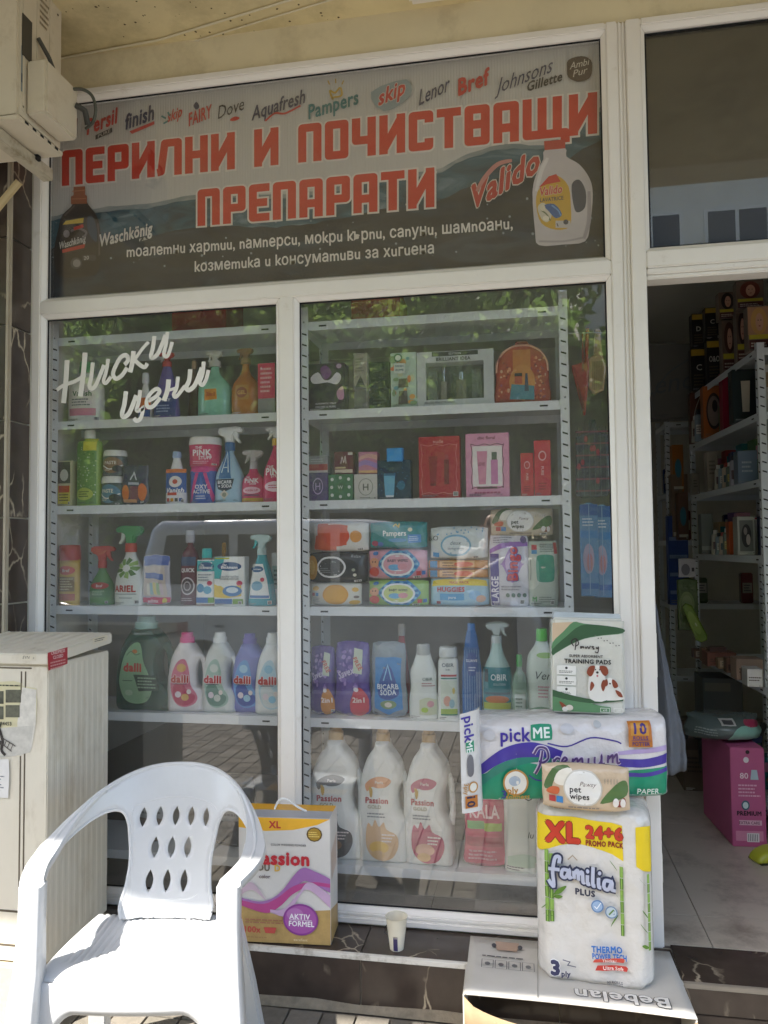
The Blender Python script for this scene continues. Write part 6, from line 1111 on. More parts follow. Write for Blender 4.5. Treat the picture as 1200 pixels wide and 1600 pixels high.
p.ell(.53, .465, .052, .036, '#5a7fae'); p.ell(.53, .465, .042, .029, '#9ab4d4'); p.line([(.505, .465), (.525, .452), (.56, .485)], .008, '#eef2f6', 0); p.ell(.645, .435, .052, .036, '#6f8aa8'); p.ell(.645, .435, .042, .029, '#bccad4'); p.line([(.625, .42), (.665, .45)], .012, GR)
p.text('THERMO', .60, .225, .036, '#2a6fc0', .06, wmax=.25, rot=2); p.text('POWER TECH', .62, .185, .032, '#2a6fc0', .06, wmax=.28, rot=2); p.poly([(.48, .145), (.735, .16), (.745, .175), (.74, .185), (.5, .165)], '#c8493a', 0); p.text('✓ Thicker' if False else 'Thicker', .62, .162, .018, '#f3e6e0', .02, rot=3); p.poly([(.5, .10), (.76, .115), (.77, .135), (.755, .145), (.52, .13)], '#c23a30', 0); p.text('Ultra Soft', .65, .122, .02, '#f3e6e0', .02, wmax=.18, rot=3)
p.text('3', .165, .09, .085, '#3a3a5c', .07, out=('#f0f0f0', .03)); p.text('ply', .255, .06, .03, '#3a3a5c', .05); p.line([(.23, .14), (.29, .13), (.27, .11), (.34, .1)], .008, '#55556a', 0); p.text('30 ROLLS', .66, .045, .015, '#44444c', .02, wmax=.13); p.lines(.6, .73, .025, .036, 1, '#8a8a8a')
p.build(t)
FT = CZ_+.0045+H+.006
# long pack of toilet rolls lying on it
L0, R0 = at(747, 1251, -.30), at(1050, 1254, -.17); d = R0-L0; W = math.hypot(d.x, d.y); ang = math.degrees(math.atan2(d.y, d.x)); D_ = .2; zb = FT+.001; H = at(750, 1128, -.30).z-zb
t = thing('toilet_roll_pack', 'long wrapped pack of toilet rolls with purple and green waves', 'roll pack', ((L0.x+R0.x)/2-math.sin(R(ang))*D_/2, (L0.y+R0.y)/2+math.cos(R(ang))*D_/2, zb), ang)
def psurf(x, zz):
    a = max(-1, min(1, 2*x/W)); b = max(-1, min(1, 2*zz/H-1)); return -(D_/2)*max(0, 1-abs(a)**14)**(1/8)*max(0, 1-abs(b)**8)**(1/6)-.005*abs(math.cos(a*2.5*math.pi))*max(0, 1-b**4)-.0045*noise.noise(Vector((x*16, zz*24, 9)))-.002*noise.noise(Vector((x*46, zz*40, 5)))
vs = []; N, K = 60, 22
for sg in (1, -1):
    for i in range(N+1):
        for j in range(K+1):
            a = math.sin(math.pi/2*(2*i/N-1)); b = math.sin(math.pi/2*(2*j/K-1)); x, zz = a*W/2, (b+1)*H/2; y = psurf(x, zz); vs.append((x+.004*noise.noise(Vector((zz*40, sg, 0)))*(abs(a) > .98), y*sg, zz))
m = MB(); q = (N+1)*(K+1); m.v = vs; m.mats = [mat('#dcd8d8', .18, .04, 12, .9, 20, coat=.3)]
for s_ in (0, 1):
    for i in range(N):
        for j in range(K):
            f = [s_*q+i*(K+1)+j, s_*q+(i+1)*(K+1)+j, s_*q+(i+1)*(K+1)+j+1, s_*q+i*(K+1)+j+1]; m.f.append(tuple(f if s_ == 0 else f[::-1])); m.mi.append(0)
m.build('film_wrap', t, ang=75)
p = Print(W, H, psurf, .0002, .012); PU, GN = '#47379a', '#1f8f6c'
p.band([(.012, .04), (.25, .03), (.5, .03), (.75, .03), (.985, .03)], [(.012, .34), (.2, .5), (.45, .4), (.7, .36), (.985, .4)], GN, 10)
p.band([(.012, .33), (.12, .5), (.26, .55), (.42, .5)], [(.012, .46), (.12, .66), (.28, .74), (.44, .62)], PU, 10); p.band([(.012, .2), (.12, .38), (.3, .5), (.45, .44)], [(.012, .3), (.12, .5), (.3, .56), (.45, .5)], '#2f7f6e', 10); p.band([(.72, .42), (.85, .4), (.985, .44)], [(.72, .52), (.85, .5), (.985, .56)], PU, 8); p.band([(.72, .3), (.85, .28), (.985, .34)], [(.72, .36), (.85, .33), (.985, .39)], PU, 8); p.band([(.7, .56), (.85, .57), (.985, .6)], [(.7, .6), (.85, .63), (.985, .66)], '#b4a0cc', 8)
p.line([(.36, .72), (.46, .68), (.58, .78), (.7, .74), (.74, .7)], .007, PU); p.line([(.26, .34), (.3, .28), (.36, .27)], .006, PU)
p.text('pick', .195, .84, .17, '#40309a', .03, wmax=.15); p.poly(fold(.275, .76, .385, .95, .12), GN, 2); p.text('ME', .33, .855, .13, '#e8efec', .03, wmax=.085)
prem = [[(.29, .36), (.315, .48), (.33, .64)], [(.285, .60), (.31, .68), (.35, .66), (.36, .55), (.33, .5), (.31, .52)], [(.385, .42), (.39, .53)], [(.39, .50), (.405, .54), (.42, .53)], [(.43, .48), (.455, .52), (.445, .55), (.43, .5), (.44, .44), (.465, .46)], [(.48, .44), (.485, .54)], [(.485, .5), (.505, .54), (.51, .44)], [(.51, .5), (.53, .54), (.535, .44), (.55, .46)], [(.565, .54), (.565, .45), (.58, .46)], [(.60, .55), (.598, .47), (.615, .45), (.632, .5), (.635, .56), (.635, .46), (.65, .47)], [(.665, .47), (.668, .57)], [(.668, .52), (.688, .57), (.69, .47)], [(.69, .52), (.71, .58), (.715, .47), (.73, .48)]]
for wd, c_ in ((.020, '#d9cfe0'), (.0105, '#5a3f78')):
    for q_ in prem: p.line(q_, wd, c_, 5)
p.ell(.62, .94, .02, .04, '#b9bcc0'); p.ell(.46, .9, .035, .06, '#c6c6cc'); p.ell(.06, .84, .03, .06, '#c9c9ce')
p.ell(.19, .26, .065, .16, '#b98a4a'); p.ell(.19, .26, .056, .138, '#e3e0d6'); p.ell(.185, .28, .03, .06, '#a9b6c4'); p.text('3', .13, .12, .1, '#3a3a8c', .03); p.text('ply', .175, .17, .08, '#b9852f', .03); p.text('softness', .2, .09, .075, '#c99a3c', .02, wmax=.12)
p.poly([(.775, .66), (.895, .66), (.895, .97), (.775, .97)], '#b9722c'); p.rect(.79, .8, .88, .95, '#c9903a'); p.text('10', .838, .885, .13, '#40307c', .04, wmax=.075); p.text('ROLLS', .838, .77, .045, '#40307c', .02, wmax=.085); p.rect(.79, .735, .886, .74, '#40307c', 2); p.text('POTTER', .838, .70, .045, '#40307c', .02, wmax=.085); p.text('PAPER', .87, .12, .07, '#e6efe9', .015, wmax=.12)
p.build(t)
# folded film end, turned towards the street, with its own print
def toL(v): q = v-Vector(t.location); c_, s__ = math.cos(R(-ang)), math.sin(R(-ang)); return Vector((c_*q.x-s__*q.y, s__*q.x+c_*q.y, q.z))
EC = [toL(at(*q)) for q in ((722, 1271, -.375), (753, 1266, -.335), (747, 1108, -.335), (718, 1116, -.375))]
def EM(u, v, o=0.): 
    p_ = EC[0].lerp(EC[1], u).lerp(EC[3].lerp(EC[2], u), v); return p_+Vector((-.25, -1, 0)).normalized()*(o+.004*noise.noise(Vector((u*2, v*6, 3)))+.006*math.sin(math.pi*u))
e = MB(); ev = [tuple(EM(i/5, j/16)) for j in range(17) for i in range(6)]+[tuple(EM(i/5, j/16)+Vector((.012+.05*(1-i/5), .05, 0))) for j in range(17) for i in range(6)]
ef = [(j*6+i, j*6+i+1, j*6+i+7, j*6+i+6) for j in range(16) for i in range(5)]; nb = 102
ef += [tuple(k+nb for k in f[::-1]) for f in ef]+[(j*6, j*6+6, j*6+6+nb, j*6+nb) for j in range(16)]+[(j*6+5, j*6+5+nb, j*6+11+nb, j*6+11) for j in range(16)]+[(i, i+nb, i+1+nb, i+1) for i in range(5)]+[(96+i, 97+i, 97+i+nb, 96+i+nb) for i in range(5)]
e.add(ev, ef, mat('#dad8d6', .2, .04, 12, .6, 30, coat=.3)).build('film_end', t, ang=70)
class EndPrint(Print):
    def raw(s, pts, fs, col):
        pts, fs = refine(pts, fs, .02); s.mb.add([tuple(EM(x/s.W+.5, zz/s.H, .001+s.off)) for x, zz in pts], fs, ink(col)); s.off += s.step; return s
ep = EndPrint(.068, .31, None, .0002, .02); ep.text('pick', .5, .83, .11, '#40309a', .03, rot=-90, wmax=2.); ep.poly(fold(.3, .60, .72, .71, .1), GN, 2); ep.text('ME', .5, .655, .07, '#e8efec', .03, rot=-90); ep.poly([(.35, .4), (.45, .36), (.58, .36), (.68, .4), (.68, .52), (.58, .57), (.45, .57), (.35, .52)], '#6d6d74', 3); ep.text('3ply', .28, .24, .05, '#b98a4a', .02, rot=-90); ep.ell(.62, .25, .24, .055, '#b98a4a'); ep.ell(.62, .25, .17, .04, '#e3e0d6'); ep.rect(.2, .05, .82, .17, '#b9722c'); ep.text('10', .5, .11, .09, '#2c2446', .04, rot=-90); ep.build(t, 'end_print')
PT = zb+H
# pet wipes in front of it
YW = -.335
pack('pet_wipes_pack', 'beige pet wipes pack leaning on the long toilet roll pack', (847, 984, 1197), FT+.001, '#cdb79c', petw, .055, Y=YW, rz=-3)
# training pads carton
L0 = at(861, 1128, -.165); R0 = at(976, 1131, -.15); W = R0.x-L0.x; H = at(861, 967, -.15).z-PT; t = thing('training_pads', 'upright white and green carton of puppy training pads on the roll pack', 'pack', ((L0.x+R0.x)/2, -.12, PT+.001), 3); t.rotation_euler = (R(-3), R(1.5), R(3))
MB().box(-W/2, W/2, -.04, .04, 0, H, film('#d6d5cc')).build('wrap', t, bevel=.008, seg=3)
p = Print(W, H, lambda x, zz: -.04, .0002); g1, g2 = '#3f5f42', '#5f8a62'
p.poly([(.01, .94), (.3, .955), (.25, .86), (.01, .74)], '#cfb79a', 0); p.poly([(.3, .955), (.45, .94), (.9, .91), (.97, .85), (.7, .82), (.45, .78), (.25, .71), (.06, .62), (.01, .6), (.01, .73), (.16, .85)], g2, 3); p.poly([(.4, .92), (.65, .93), (.97, .90), (.97, .855), (.7, .825), (.45, .785), (.25, .715), (.06, .625), (.01, .6), (.01, .66), (.2, .8)], g1, 3)
for k in range(9): p.ell(.6+.04*k, .81-.012*k+.008*(-1)**k, .01, .006, '#6a6a64', 8, 1)
for q_ in ([(.3, .70), (.27, .75), (.33, .78), (.37, .73), (.33, .70)], [(.32, .66), (.34, .78)], [(.43, .69), (.4, .70), (.4, .68), (.43, .70), (.44, .68)], [(.46, .70), (.47, .68), (.49, .7), (.51, .68), (.53, .71)], [(.58, .70), (.55, .7), (.58, .68), (.56, .675)], [(.61, .70), (.62, .68), (.64, .70), (.63, .64), (.59, .65)]): p.line(q_, .014, '#3a2f30', 5)
p.text('SUPER ABSORBENT', .47, .60, .028, '#2a2a2c', .03, wmax=.56); p.text('TRAINING PADS', .49, .545, .045, '#1d1d1f', .04, wmax=.74)
for v in (.41, .30, .19): p.poly(fold(.07, v-.01, .33, v+.085, .1), '#e6e5df', 2); p.ell(.2, v+.06, .018, .013, '#333'); p.lines(.1, .3, v+.005, v+.035, 2, '#77776f')
p.band([(.01, .02), (.3, .02), (.6, .02), (.8, .03)], [(.01, .18), (.3, .16), (.6, .1), (.8, .08)], g2, 6); p.band([(.01, .17), (.3, .13), (.6, .115), (.97, .15)], [(.01, .24), (.3, .185), (.6, .155), (.97, .185)], g1, 6)
br_ = '#8c4630'
p.poly([(.52, .16), (.5, .36), (.56, .44), (.68, .44), (.74, .34), (.74, .15)], '#e2e0da', 3); p.poly([(.69, .16), (.7, .3), (.8, .33), (.9, .3), (.98, .2), (.94, .16)], '#e2e0da', 3); p.ell(.62, .45, .08, .06, '#e6e3dd'); p.poly([(.53, .50), (.49, .47), (.48, .42), (.53, .39), (.57, .43), (.59, .5)], br_, 3); p.poly([(.65, .5), (.68, .43), (.73, .40), (.77, .44), (.74, .5)], br_, 3); p.poly([(.54, .34), (.52, .28), (.53, .24), (.58, .3)], br_, 3); p.poly([(.7, .36), (.67, .3), (.7, .24), (.74, .33)], br_, 3); p.ell(.62, .435, .018, .012, '#2a2020'); p.ell(.62, .4, .014, .012, '#c47a80'); p.ell(.595, .465, .008, .007, '#2a2020'); p.ell(.65, .465, .008, .007, '#2a2020')
p.ell(.79, .34, .06, .045, '#e6e3dd'); p.poly([(.75, .37), (.7, .34), (.7, .29), (.76, .31)], br_, 3); p.poly([(.82, .37), (.87, .35), (.9, .3), (.85, .28), (.82, .32)], br_, 3); p.ell(.79, .325, .012, .009, '#2a2020'); p.poly([(.86, .26), (.93, .24), (.96, .19), (.9, .2)], br_, 3)
p.poly([(.1, .12), (.16, .1), (.22, .05), (.18, .03), (.14, .06)], br_, 3); p.ell(.24, .06, .05, .03, '#d9cfc2'); p.ell(.18, .045, .04, .025, '#ddd8d0')
for u in (.72, .9): p.line([(u-.06, .03), (u+.06, .03), (u+.06, .07), (u-.06, .07)], .006, '#e6e6e0', 0, True); p.text('x10' if u < .8 else 'x50', u, .05, .02, '#e6e6e0', .02)
p.build(t)
MB().prism([(-W/2+.004, H-.004), (W/2-.004, H-.004), (W/2-.008, H+.014), (-W/2+.01, H+.016)], -.004, .004, film('#c9cfd2')).build('crimped_top', t, bevel=.002)
# ================================================================== white plastic armchair
M_CH = mat('#c6c7c8', .3, .03, 6, .04, 60, dirt='#a9a59c', dscale=7, dlev=(.6, .95))
CH = thing('plastic_armchair', 'white moulded plastic armchair with lens shaped holes in its back', 'chair', (-.952, -.818, 0), 9.0); CH.scale = (.975, .86, .972)
# the back and arms are one curved shell: laid out flat as (s, z), then wrapped round a U-shaped plan
U = []
for k in range(241):
    th = math.pi*k/240; e = 2.7; c_, s_ = math.cos(th), math.sin(th); r = (abs(c_)**e+abs(s_)**e)**(-1/e); U.append(Vector((-c_*r*.245, s_*r*.43+.0, 0)))
Ls = [0]
for a, b in zip(U, U[1:]): Ls.append(Ls[-1]+(b-a).length)
HL = Ls[-1]/2
def wrap(s, z):
    t_ = max(0, min(Ls[-1], s+HL)); i = 0
    lo, hi = 0, len(Ls)-2
    while lo < hi:
        m_ = (lo+hi)//2
        if Ls[m_+1] < t_: lo = m_+1
        else: hi = m_
    a, b = U[lo], U[lo+1]; k = (t_-Ls[lo])/max(Ls[lo+1]-Ls[lo], 1e-9); p = a.lerp(b, k); bk = max(0, p.y/.43)
    return Vector((p.x*(1+.10*(z-.5)*(1-bk*.3))*(1+.17*math.sin(math.pi*min(bk, 1))), p.y-.035+(z-.42)*.44*bk**1.6-.10*bk**1.6, z))
A_ = HL
half = [(0, .418), (.07, .418), (.125, .418), (.132, .45), (.120, .50), (.116, .56), (.124, .62), (.134, .665), (.152, .692), (.184, .70), (.23, .69), (.29, .665), (.35, .64), (.42, .622), (A_*.93, .612), (A_, .61), (A_, .64), (A_*.93, .643), (.42, .652), (.35, .674), (.29, .708), (.22, .752), (.14, .786), (.07, .802), (0, .806)]
outl = half+[(-x, z) for x, z in half[-2:0:-1]]
def lens(cx, cz, w_, h_): return [(cx+w_*math.sin(math.pi*k/8)*sg, cz+h_*(k/8-.5)) for sg, rng in ((1, range(0, 9)), (-1, range(7, 0, -1))) for k in rng]
holes = [lens(x, .668, .010, .052) for x in (-.094, -.048, 0, .046, .092)]+[lens(x, .588, .011, .056) for x in (-.052, -.004, .044)]+[lens(x, .505, .011, .058) for x in (-.058, -.008, .042)]
cu = bpy.data.curves.new('c', 'CURVE'); cu.dimensions = '2D'; cu.fill_mode = 'FRONT'
for o_ in [outl]+holes:
    q = [tuple(v) for v in catmull([Vector((a, b, 0)) for a, b in o_], 4, True)] if o_ is outl else [(a, b, 0) for a, b in o_]
    s_ = cu.splines.new('POLY'); s_.points.add(len(q)-1); s_.use_cyclic_u = True
    for pt, a in zip(s_.points, q): pt.co = (a[0], a[1], 0, 1)
ob = bpy.data.objects.new('c', cu); me = bpy.data.meshes.new_from_object(ob); bpy.data.objects.remove(ob)
bm = bmesh.new(); bm.from_mesh(me); bmesh.ops.remove_doubles(bm, verts=bm.verts, dist=1e-5)
for it in range(5):
    es = [e for e in bm.edges if e.calc_length() > .02]
    if not es: break
    bmesh.ops.subdivide_edges(bm, edges=es, cuts=1); bmesh.ops.triangulate(bm, faces=[f for f in bm.faces if len(f.verts) > 3]); bmesh.ops.beautify_fill(bm, faces=bm.faces, edges=[e for e in bm.edges if len(e.link_faces) == 2])
for v in bm.verts:
    s0, z0 = v.co.x, v.co.y; v.co = wrap(s0, z0)
    ins = abs(s0) < .112 and .455 < z0 < .715-.3*s0*s0*4
    if ins: v.co.y += .0
bmesh.ops.recalc_face_normals(bm, faces=bm.faces); bm.to_mesh(me); bm.free(); me.materials.clear(); me.materials.append(M_CH); smooth(me, 60)
ba = link(bpy.data.objects.new('backrest', me)); ba.parent = CH; md = ba.modifiers.new('thick', 'SOLIDIFY'); md.thickness = .007; md.offset = 0
# raised line round the perforated field, rolled rim along the top edge
def rim(pts, r, nm): MB().tube([tuple(wrap(a, b)) for a, b in catmull([Vector((a, b, 0)) for a, b in pts], 5) for a, b in [(a, b)]] if False else [tuple(wrap(v.x, v.y)) for v in catmull([Vector((a, b, 0)) for a, b in pts], 5)], r, M_CH, 8).build(nm, ba)
top = [h for h in half[16:]]; full = top+[(-x, z) for x, z in top[-2::-1]]
rim(full, .0065, 'rim'); low = [h for h in half[2:16]]
rim(low, .0055, 'rim'); rim([(-x, z) for x, z in low], .0055, 'rim')
rim([(-.105, .468), (-.112, .55), (-.12, .64), (-.124, .69), (-.10, .705), (0, .718), (.10, .705), (.124, .69)], .0046, 'raised_line'); rim([(-.09, .462), (-.02, .458), (.06, .462), (.085, .475)], .0046, 'raised_line')
# arm tops
for sg in (-1, 1):
    vs = []; K = 26; cr = [(-.031, -.016), (-.030, .0), (-.028, .003), (.026, .003), (.028, .0), (.029, -.016)]
    for k in range(K+1):
        f = k/K; s0 = sg*(A_*(1-f)+.20*f); zt = None
        for a, b in zip(half[16:], half[17:]):
            if b[0] <= abs(s0) <= a[0]: q = (abs(s0)-b[0])/max(a[0]-b[0], 1e-9); zt = b[1]*(1-q)+a[1]*q
        zt = zt or .64; c_ = wrap(s0, zt); c2 = wrap(s0-sg*.004, zt); tn = (c2-c_); tn.z = 0; tn.normalize(); nn = Vector((tn.y, -tn.x, 0))*sg; w_ = 1 if f < .5 else max(.18, 1-(f-.5)*1.64)
        for a, b in cr: vs.append(tuple(c_+nn*a*w_+Vector((0, 0, b*(.5+.5*w_)))))
    n_ = len(cr); o = MB().add(vs, [(k*n_+j, k*n_+j+1, (k+1)*n_+j+1, (k+1)*n_+j) for k in range(K) for j in range(n_-1)]+[tuple(range(n_))], M_CH).build('arm', CH, ang=32); md = o.modifiers.new('thick', 'SOLIDIFY'); md.thickness = .004; md.offset = -1
# seat: dished, grooved towards the sides, rolling over at the front
vs = []; NX, NY = 130, 44
def seat_z(x, y):
    d_ = .418-.010*(1-(x/.23)**2)*max(0, math.sin(math.pi*min(max((y+.02)/.42, 0), 1))); g = 0
    if abs(x) < .19 and .03 < y < .37: g = -.0034*max(0, math.sin(x*2*math.pi/.017))**2*min(1, (abs(x)-.02)/.04 if abs(x) > .02 else 0)
    f = max(0, (.035-y)/.07); return d_+g-.020*f**3
for j in range(NY+1):
    y = -.035+.355*j/NY
    for i in range(NX+1):
        hw = .236-.040*max(0, y/.4)**2; x = (2*i/NX-1)*hw; yb = y-.022*(1-(x/.22)**2)*(1-j/NY); e = max(0, (abs(2*i/NX-1)-.93)/.07); vs.append((x, yb, seat_z(x, y)-.012*e*e))
o = MB().add(vs, [(j*(NX+1)+i, j*(NX+1)+i+1, (j+1)*(NX+1)+i+1, (j+1)*(NX+1)+i) for j in range(NY) for i in range(NX)], M_CH).build('seat', CH, ang=80); md = o.modifiers.new('thick', 'SOLIDIFY'); md.thickness = .006; md.offset = -1
# front apron arching between the legs
vs = []; N = 40
for i in range(N+1):
    x = (2*i/N-1)*.230; yb = -.0355-.022*(1-(x/.236)**2); lo = .332 if abs(x) < .13 else .332-.12*((abs(x)-.13)/.095)**2; zt = seat_z(x, -.035)+.001
    for j in range(6): vs.append((x, yb-.004*math.sin(math.pi*j/5), zt+(lo-zt)*j/5))
o = MB().add(vs, [(i*6+j, i*6+j+1, i*6+j+7, i*6+j+6) for i in range(N) for j in range(5)], M_CH).build('apron', CH, ang=60); md = o.modifiers.new('thick', 'SOLIDIFY'); md.thickness = .006; md.offset = 1
MB().tube([(vs[i*6+5][0], vs[i*6+5][1]+.002, vs[i*6+5][2]) for i in range(N+1)], .006, M_CH).build('apron_rim', CH)
# front legs run from the floor to the arms, channel shaped
for sg in (-1, 1):
    st = [(0, .262, -.075, .036, .040), (.2, .258, -.068, .034, .036), (.36, .25, -.058, .034, .036), (.43, .246, -.045, .031, .032), (.55, .245, -.036, .027, .026), (.633, .245, -.032, .028, .026)]
    rs = []
    for z_, x_, y_, a, b in st:
        x_ *= sg; rs.append([(x_-a+.006, y_-b, z_), (x_+a-.006, y_-b, z_), (x_+a, y_-b+.006, z_), (x_+a, y_+b-.006, z_), (x_+a-.006, y_+b, z_), (x_-a+.006, y_+b, z_), (x_-a, y_+b-.006, z_), (x_-a, y_-b+.006, z_)])
    MB().rings(rs, M_CH).build('front_leg', CH, ang=50)
    m = MB(); m.add([(sg*.222, -.05, .405), (sg*.222, .10, .405), (sg*.246, -.03, .19), (sg*.246, -.05, .19)], [(0, 1, 2, 3)], M_CH); o = m.build('gusset', CH, sm=False); md = o.modifiers.new('thick', 'SOLIDIFY'); md.thickness = .006; md.offset = 0
    rs = []
    for z_, x_, y_, a, b in ((0, .235, .43, .028, .024), (.2, .215, .37, .026, .022), (.41, .185, .30, .026, .022)):
        x_ *= sg; rs.append([(x_-a, y_-b, z_), (x_+a, y_-b, z_), (x_+a, y_+b, z_), (x_-a, y_+b, z_)])
    MB().rings(rs, M_CH).build('rear_leg', CH, bevel=.006)
# ================================================================== beige utility cabinet
M_CB = mat('#d6cfbf', .55, .07, 4, .05, 20, dirt='#a2937a', dscale=6, dlev=(.55, .85), stretch=(1, 1, .35))
CX1, CY0, CY1 = -1.42, -.475, -.125; CX0 = -2.05; CT = 1.075
cb = thing('utility_cabinet', 'beige metal utility cabinet with ribbed sides and torn stickers', 'cabinet', ((CX0+CX1)/2, CY1, 0)); ox = (CX0+CX1)/2; oy = CY1
def L(x, y, z_): return (x-ox, y-oy, z_)
MB().box(CX0-ox, CX1-ox-.004, CY0-oy+.004, 0, .19, CT, M_CB).build('body', cb, bevel=.003, sm=False)
MB().box(CX0-ox-.01, CX1-ox+.012, CY0-oy-.012, .0, 0, .185, mat('#b9ad95', .8, .1, 6, .15, 40)).build('base', cb, bevel=.006)
vs = []; K = 60
for k in range(K+1):
    y = CY0+.02+(CY1-CY0-.03)*k/K; b = .0009*(1 if (k % 6) in (1, 2, 3) else 0); vs += [L(CX1-.0035+b, y, .215), L(CX1-.0035+b, y, CT-.012)]
MB().add(vs, [(2*k, 2*k+2, 2*k+3, 2*k+1) for k in range(K)], M_CB).build('ribbed_side', cb, sm=False)
m = MB(); zf, zk = CT+.002, CT+.035; x0, x1, y0, y1 = CX0-ox-.01, CX1-ox+.006, CY0-oy-.01, .004
m.add([(x0, y0, zf), (x1, y0, zf), (x1, y1, zk-.01), (x0, y1, zk-.01), (x0, y0, zf+.034), (x1, y0, zf+.034), (x1, y1, zk+.026), (x0, y1, zk+.026)], [(0, 3, 2, 1), (4, 5, 6, 7), (0, 1, 5, 4), (1, 2, 6, 5), (2, 3, 7, 6), (3, 0, 4, 7)], M_CB); m.build('lid', cb, bevel=.004)
for k in range(14):
    xa = x0+.03+k*.046
    if xa+.012 < x1-.02: MB().add([(xa, y0+.02, zf+.0335), (xa+.014, y0+.02, zf+.0335), (xa+.007, y0+.03, zf+.0385), (xa, y1-.02, zk+.0255), (xa+.014, y1-.02, zk+.0255), (xa+.007, y1-.03, zk+.0305)], [(0, 1, 4, 3), (0, 2, 5, 3), (1, 2, 5, 4), (0, 1, 2), (3, 4, 5)], M_CB).build('lid_rib', cb, sm=False)
gm = MB(); fy = CY0-oy+.0034
for xa, xb, za, zb_ in ((CX0, CX1-.06, CT-.012, CT-.008), (CX0, CX1-.02, .335, .341), (CX0, CX1-.02, .235, .241), (-1.502, -1.498, .25, CT-.02), (-1.516, -1.512, .25, CT-.02)): gm.box(xa-ox, xb-ox, fy-.0006, fy+.001, za, zb_, mat('#5a5042', .8))
gm.build('door_gap', cb, sm=False)
# stickers
fp_ = Print(1, 1, lambda x, zz: fy); 
def FP(px, py): v = at(px, py, CY0); return (v.x-ox+.5, v.z)
fp_.poly([FP(-30, 1068), FP(20, 1064), (FP(34, 1068)), FP(34, 1072), FP(56, 1076), FP(57, 1100), FP(55, 1134), FP(-30, 1140)], '#cfc8a4'); fp_.poly([FP(34, 1074), FP(56, 1078), FP(55, 1132), FP(48, 1172), FP(30, 1182), FP(26, 1130)], mat('#cfcbc2', .8, .15, 40)); fp_.poly([FP(-30, 1140), FP(52, 1134), FP(46, 1176), FP(20, 1182), FP(-30, 1186)], mat('#bfbcb4', .8, .15, 30))
for a, b, c, d in ((8, 32, 1078, 1098), (-20, 5, 1080, 1100), (8, 30, 1102, 1121), (-20, 5, 1104, 1124)): fp_.poly([FP(a, d), FP(b, d), FP(b, c), FP(a, c)], mat('#5a5a4c', .7, .5, 30))
q0 = FP(16, 1131); fp_.text('884453', q0[0]-.02, q0[1], .011, '#33332e', .02); q0 = FP(8, 1070); fp_.lines(q0[0]-.05, q0[0]+.05, q0[1]-.006, q0[1]+.002, 1, '#44443c')
fp_.line([FP(-2, 1138), FP(2, 1150), FP(4, 1160), FP(2, 1172), FP(8, 1180)], .009, '#33302e'); fp_.line([FP(2, 1158), FP(-6, 1170), FP(-10, 1184)], .008, '#33302e'); fp_.ell(*FP(-2, 1134), .007, .007, '#33302e'); fp_.line([FP(2, 1152), FP(24, 1166)], .003, '#4a4644', 0); fp_.line([FP(0, 1160), FP(18, 1174)], .003, '#4a4644', 0)
for k in range(4): fp_.line([FP(5+5*k, 1154+3.4*k), FP(2+5*k, 1161+3.4*k)], .0025, '#4a4644', 0)
fp_.poly([FP(-30, 1188), FP(14, 1186), FP(15, 1210), FP(13, 1247), FP(-30, 1244)], '#dcdad8'); q0 = FP(12, 1240); fp_.lines(q0[0]-.09, q0[0]-.005, q0[1]+.005, q0[1]+.055, 6, '#8a8a90'); fp_.build(cb, 'sticker')
lidp = MB(); lp_ = Print(1, 1, lambda x, zz: y0-.0002); q0 = at(45, 1027, CY0-.01); lp_.rect(q0.x-ox+.5-.03, q0.z-.010, q0.x-ox+.5+.025, q0.z+.008, '#cfc7b4'); lp_.text('EVN', q0.x-ox+.5-.008, q0.z, .009, '#2c2c2c', .0, .3); lp_.text('.0', q0.x-ox+.5+.016, q0.z-.002, .006, '#2c2c2c', .0); lp_.build(cb, 'name_plate')
class SidePrint(Print):
    def raw(s, pts, fs, col): s.mb.add([(x1+.0006+s.off, y, z_) for y, z_ in pts], fs, col if not isinstance(col, str) else ink(col)); s.off += s.step; return s
    def p(s, u, v): return (u-.5, v)
def SP(px, py): v = atx(px, py, CX1+.006); return (v.y-oy+.5, v.z)
s3 = SidePrint(1, 1, None); s3.poly([SP(75, 1048), SP(105, 1037), SP(105, 1011), SP(74, 1020)], '#a8323a'); a, b = SP(77, 1029), SP(103, 1020); c_ = ((a[0]+b[0])/2, (a[1]+b[1])/2)
s3.text('CREDPRESS', c_[0], c_[1]+.012, .010, '#e3c9c4', .02, wmax=.075); s3.text('CLOSED', c_[0], c_[1]-.002, .010, '#e3c9c4', .02, wmax=.06); s3.lines(c_[0]-.04, c_[0]+.04, c_[1]-.04, c_[1]-.012, 3, '#cf9a96')
s3.build(cb, 'sticker'); s3 = SidePrint(1, 1, None); a = SP(155, 1000); s3.poly([(a[0]-.04, a[1]-.010), (a[0]+.05, a[1]-.006), (a[0]+.05, a[1]+.012), (a[0]-.04, a[1]+.010)], '#d6cdb6'); s3.lines(a[0]-.03, a[0]+.045, a[1]-.004, a[1]+.008, 2, '#3a3834'); s3.build(cb, 'name_plate')
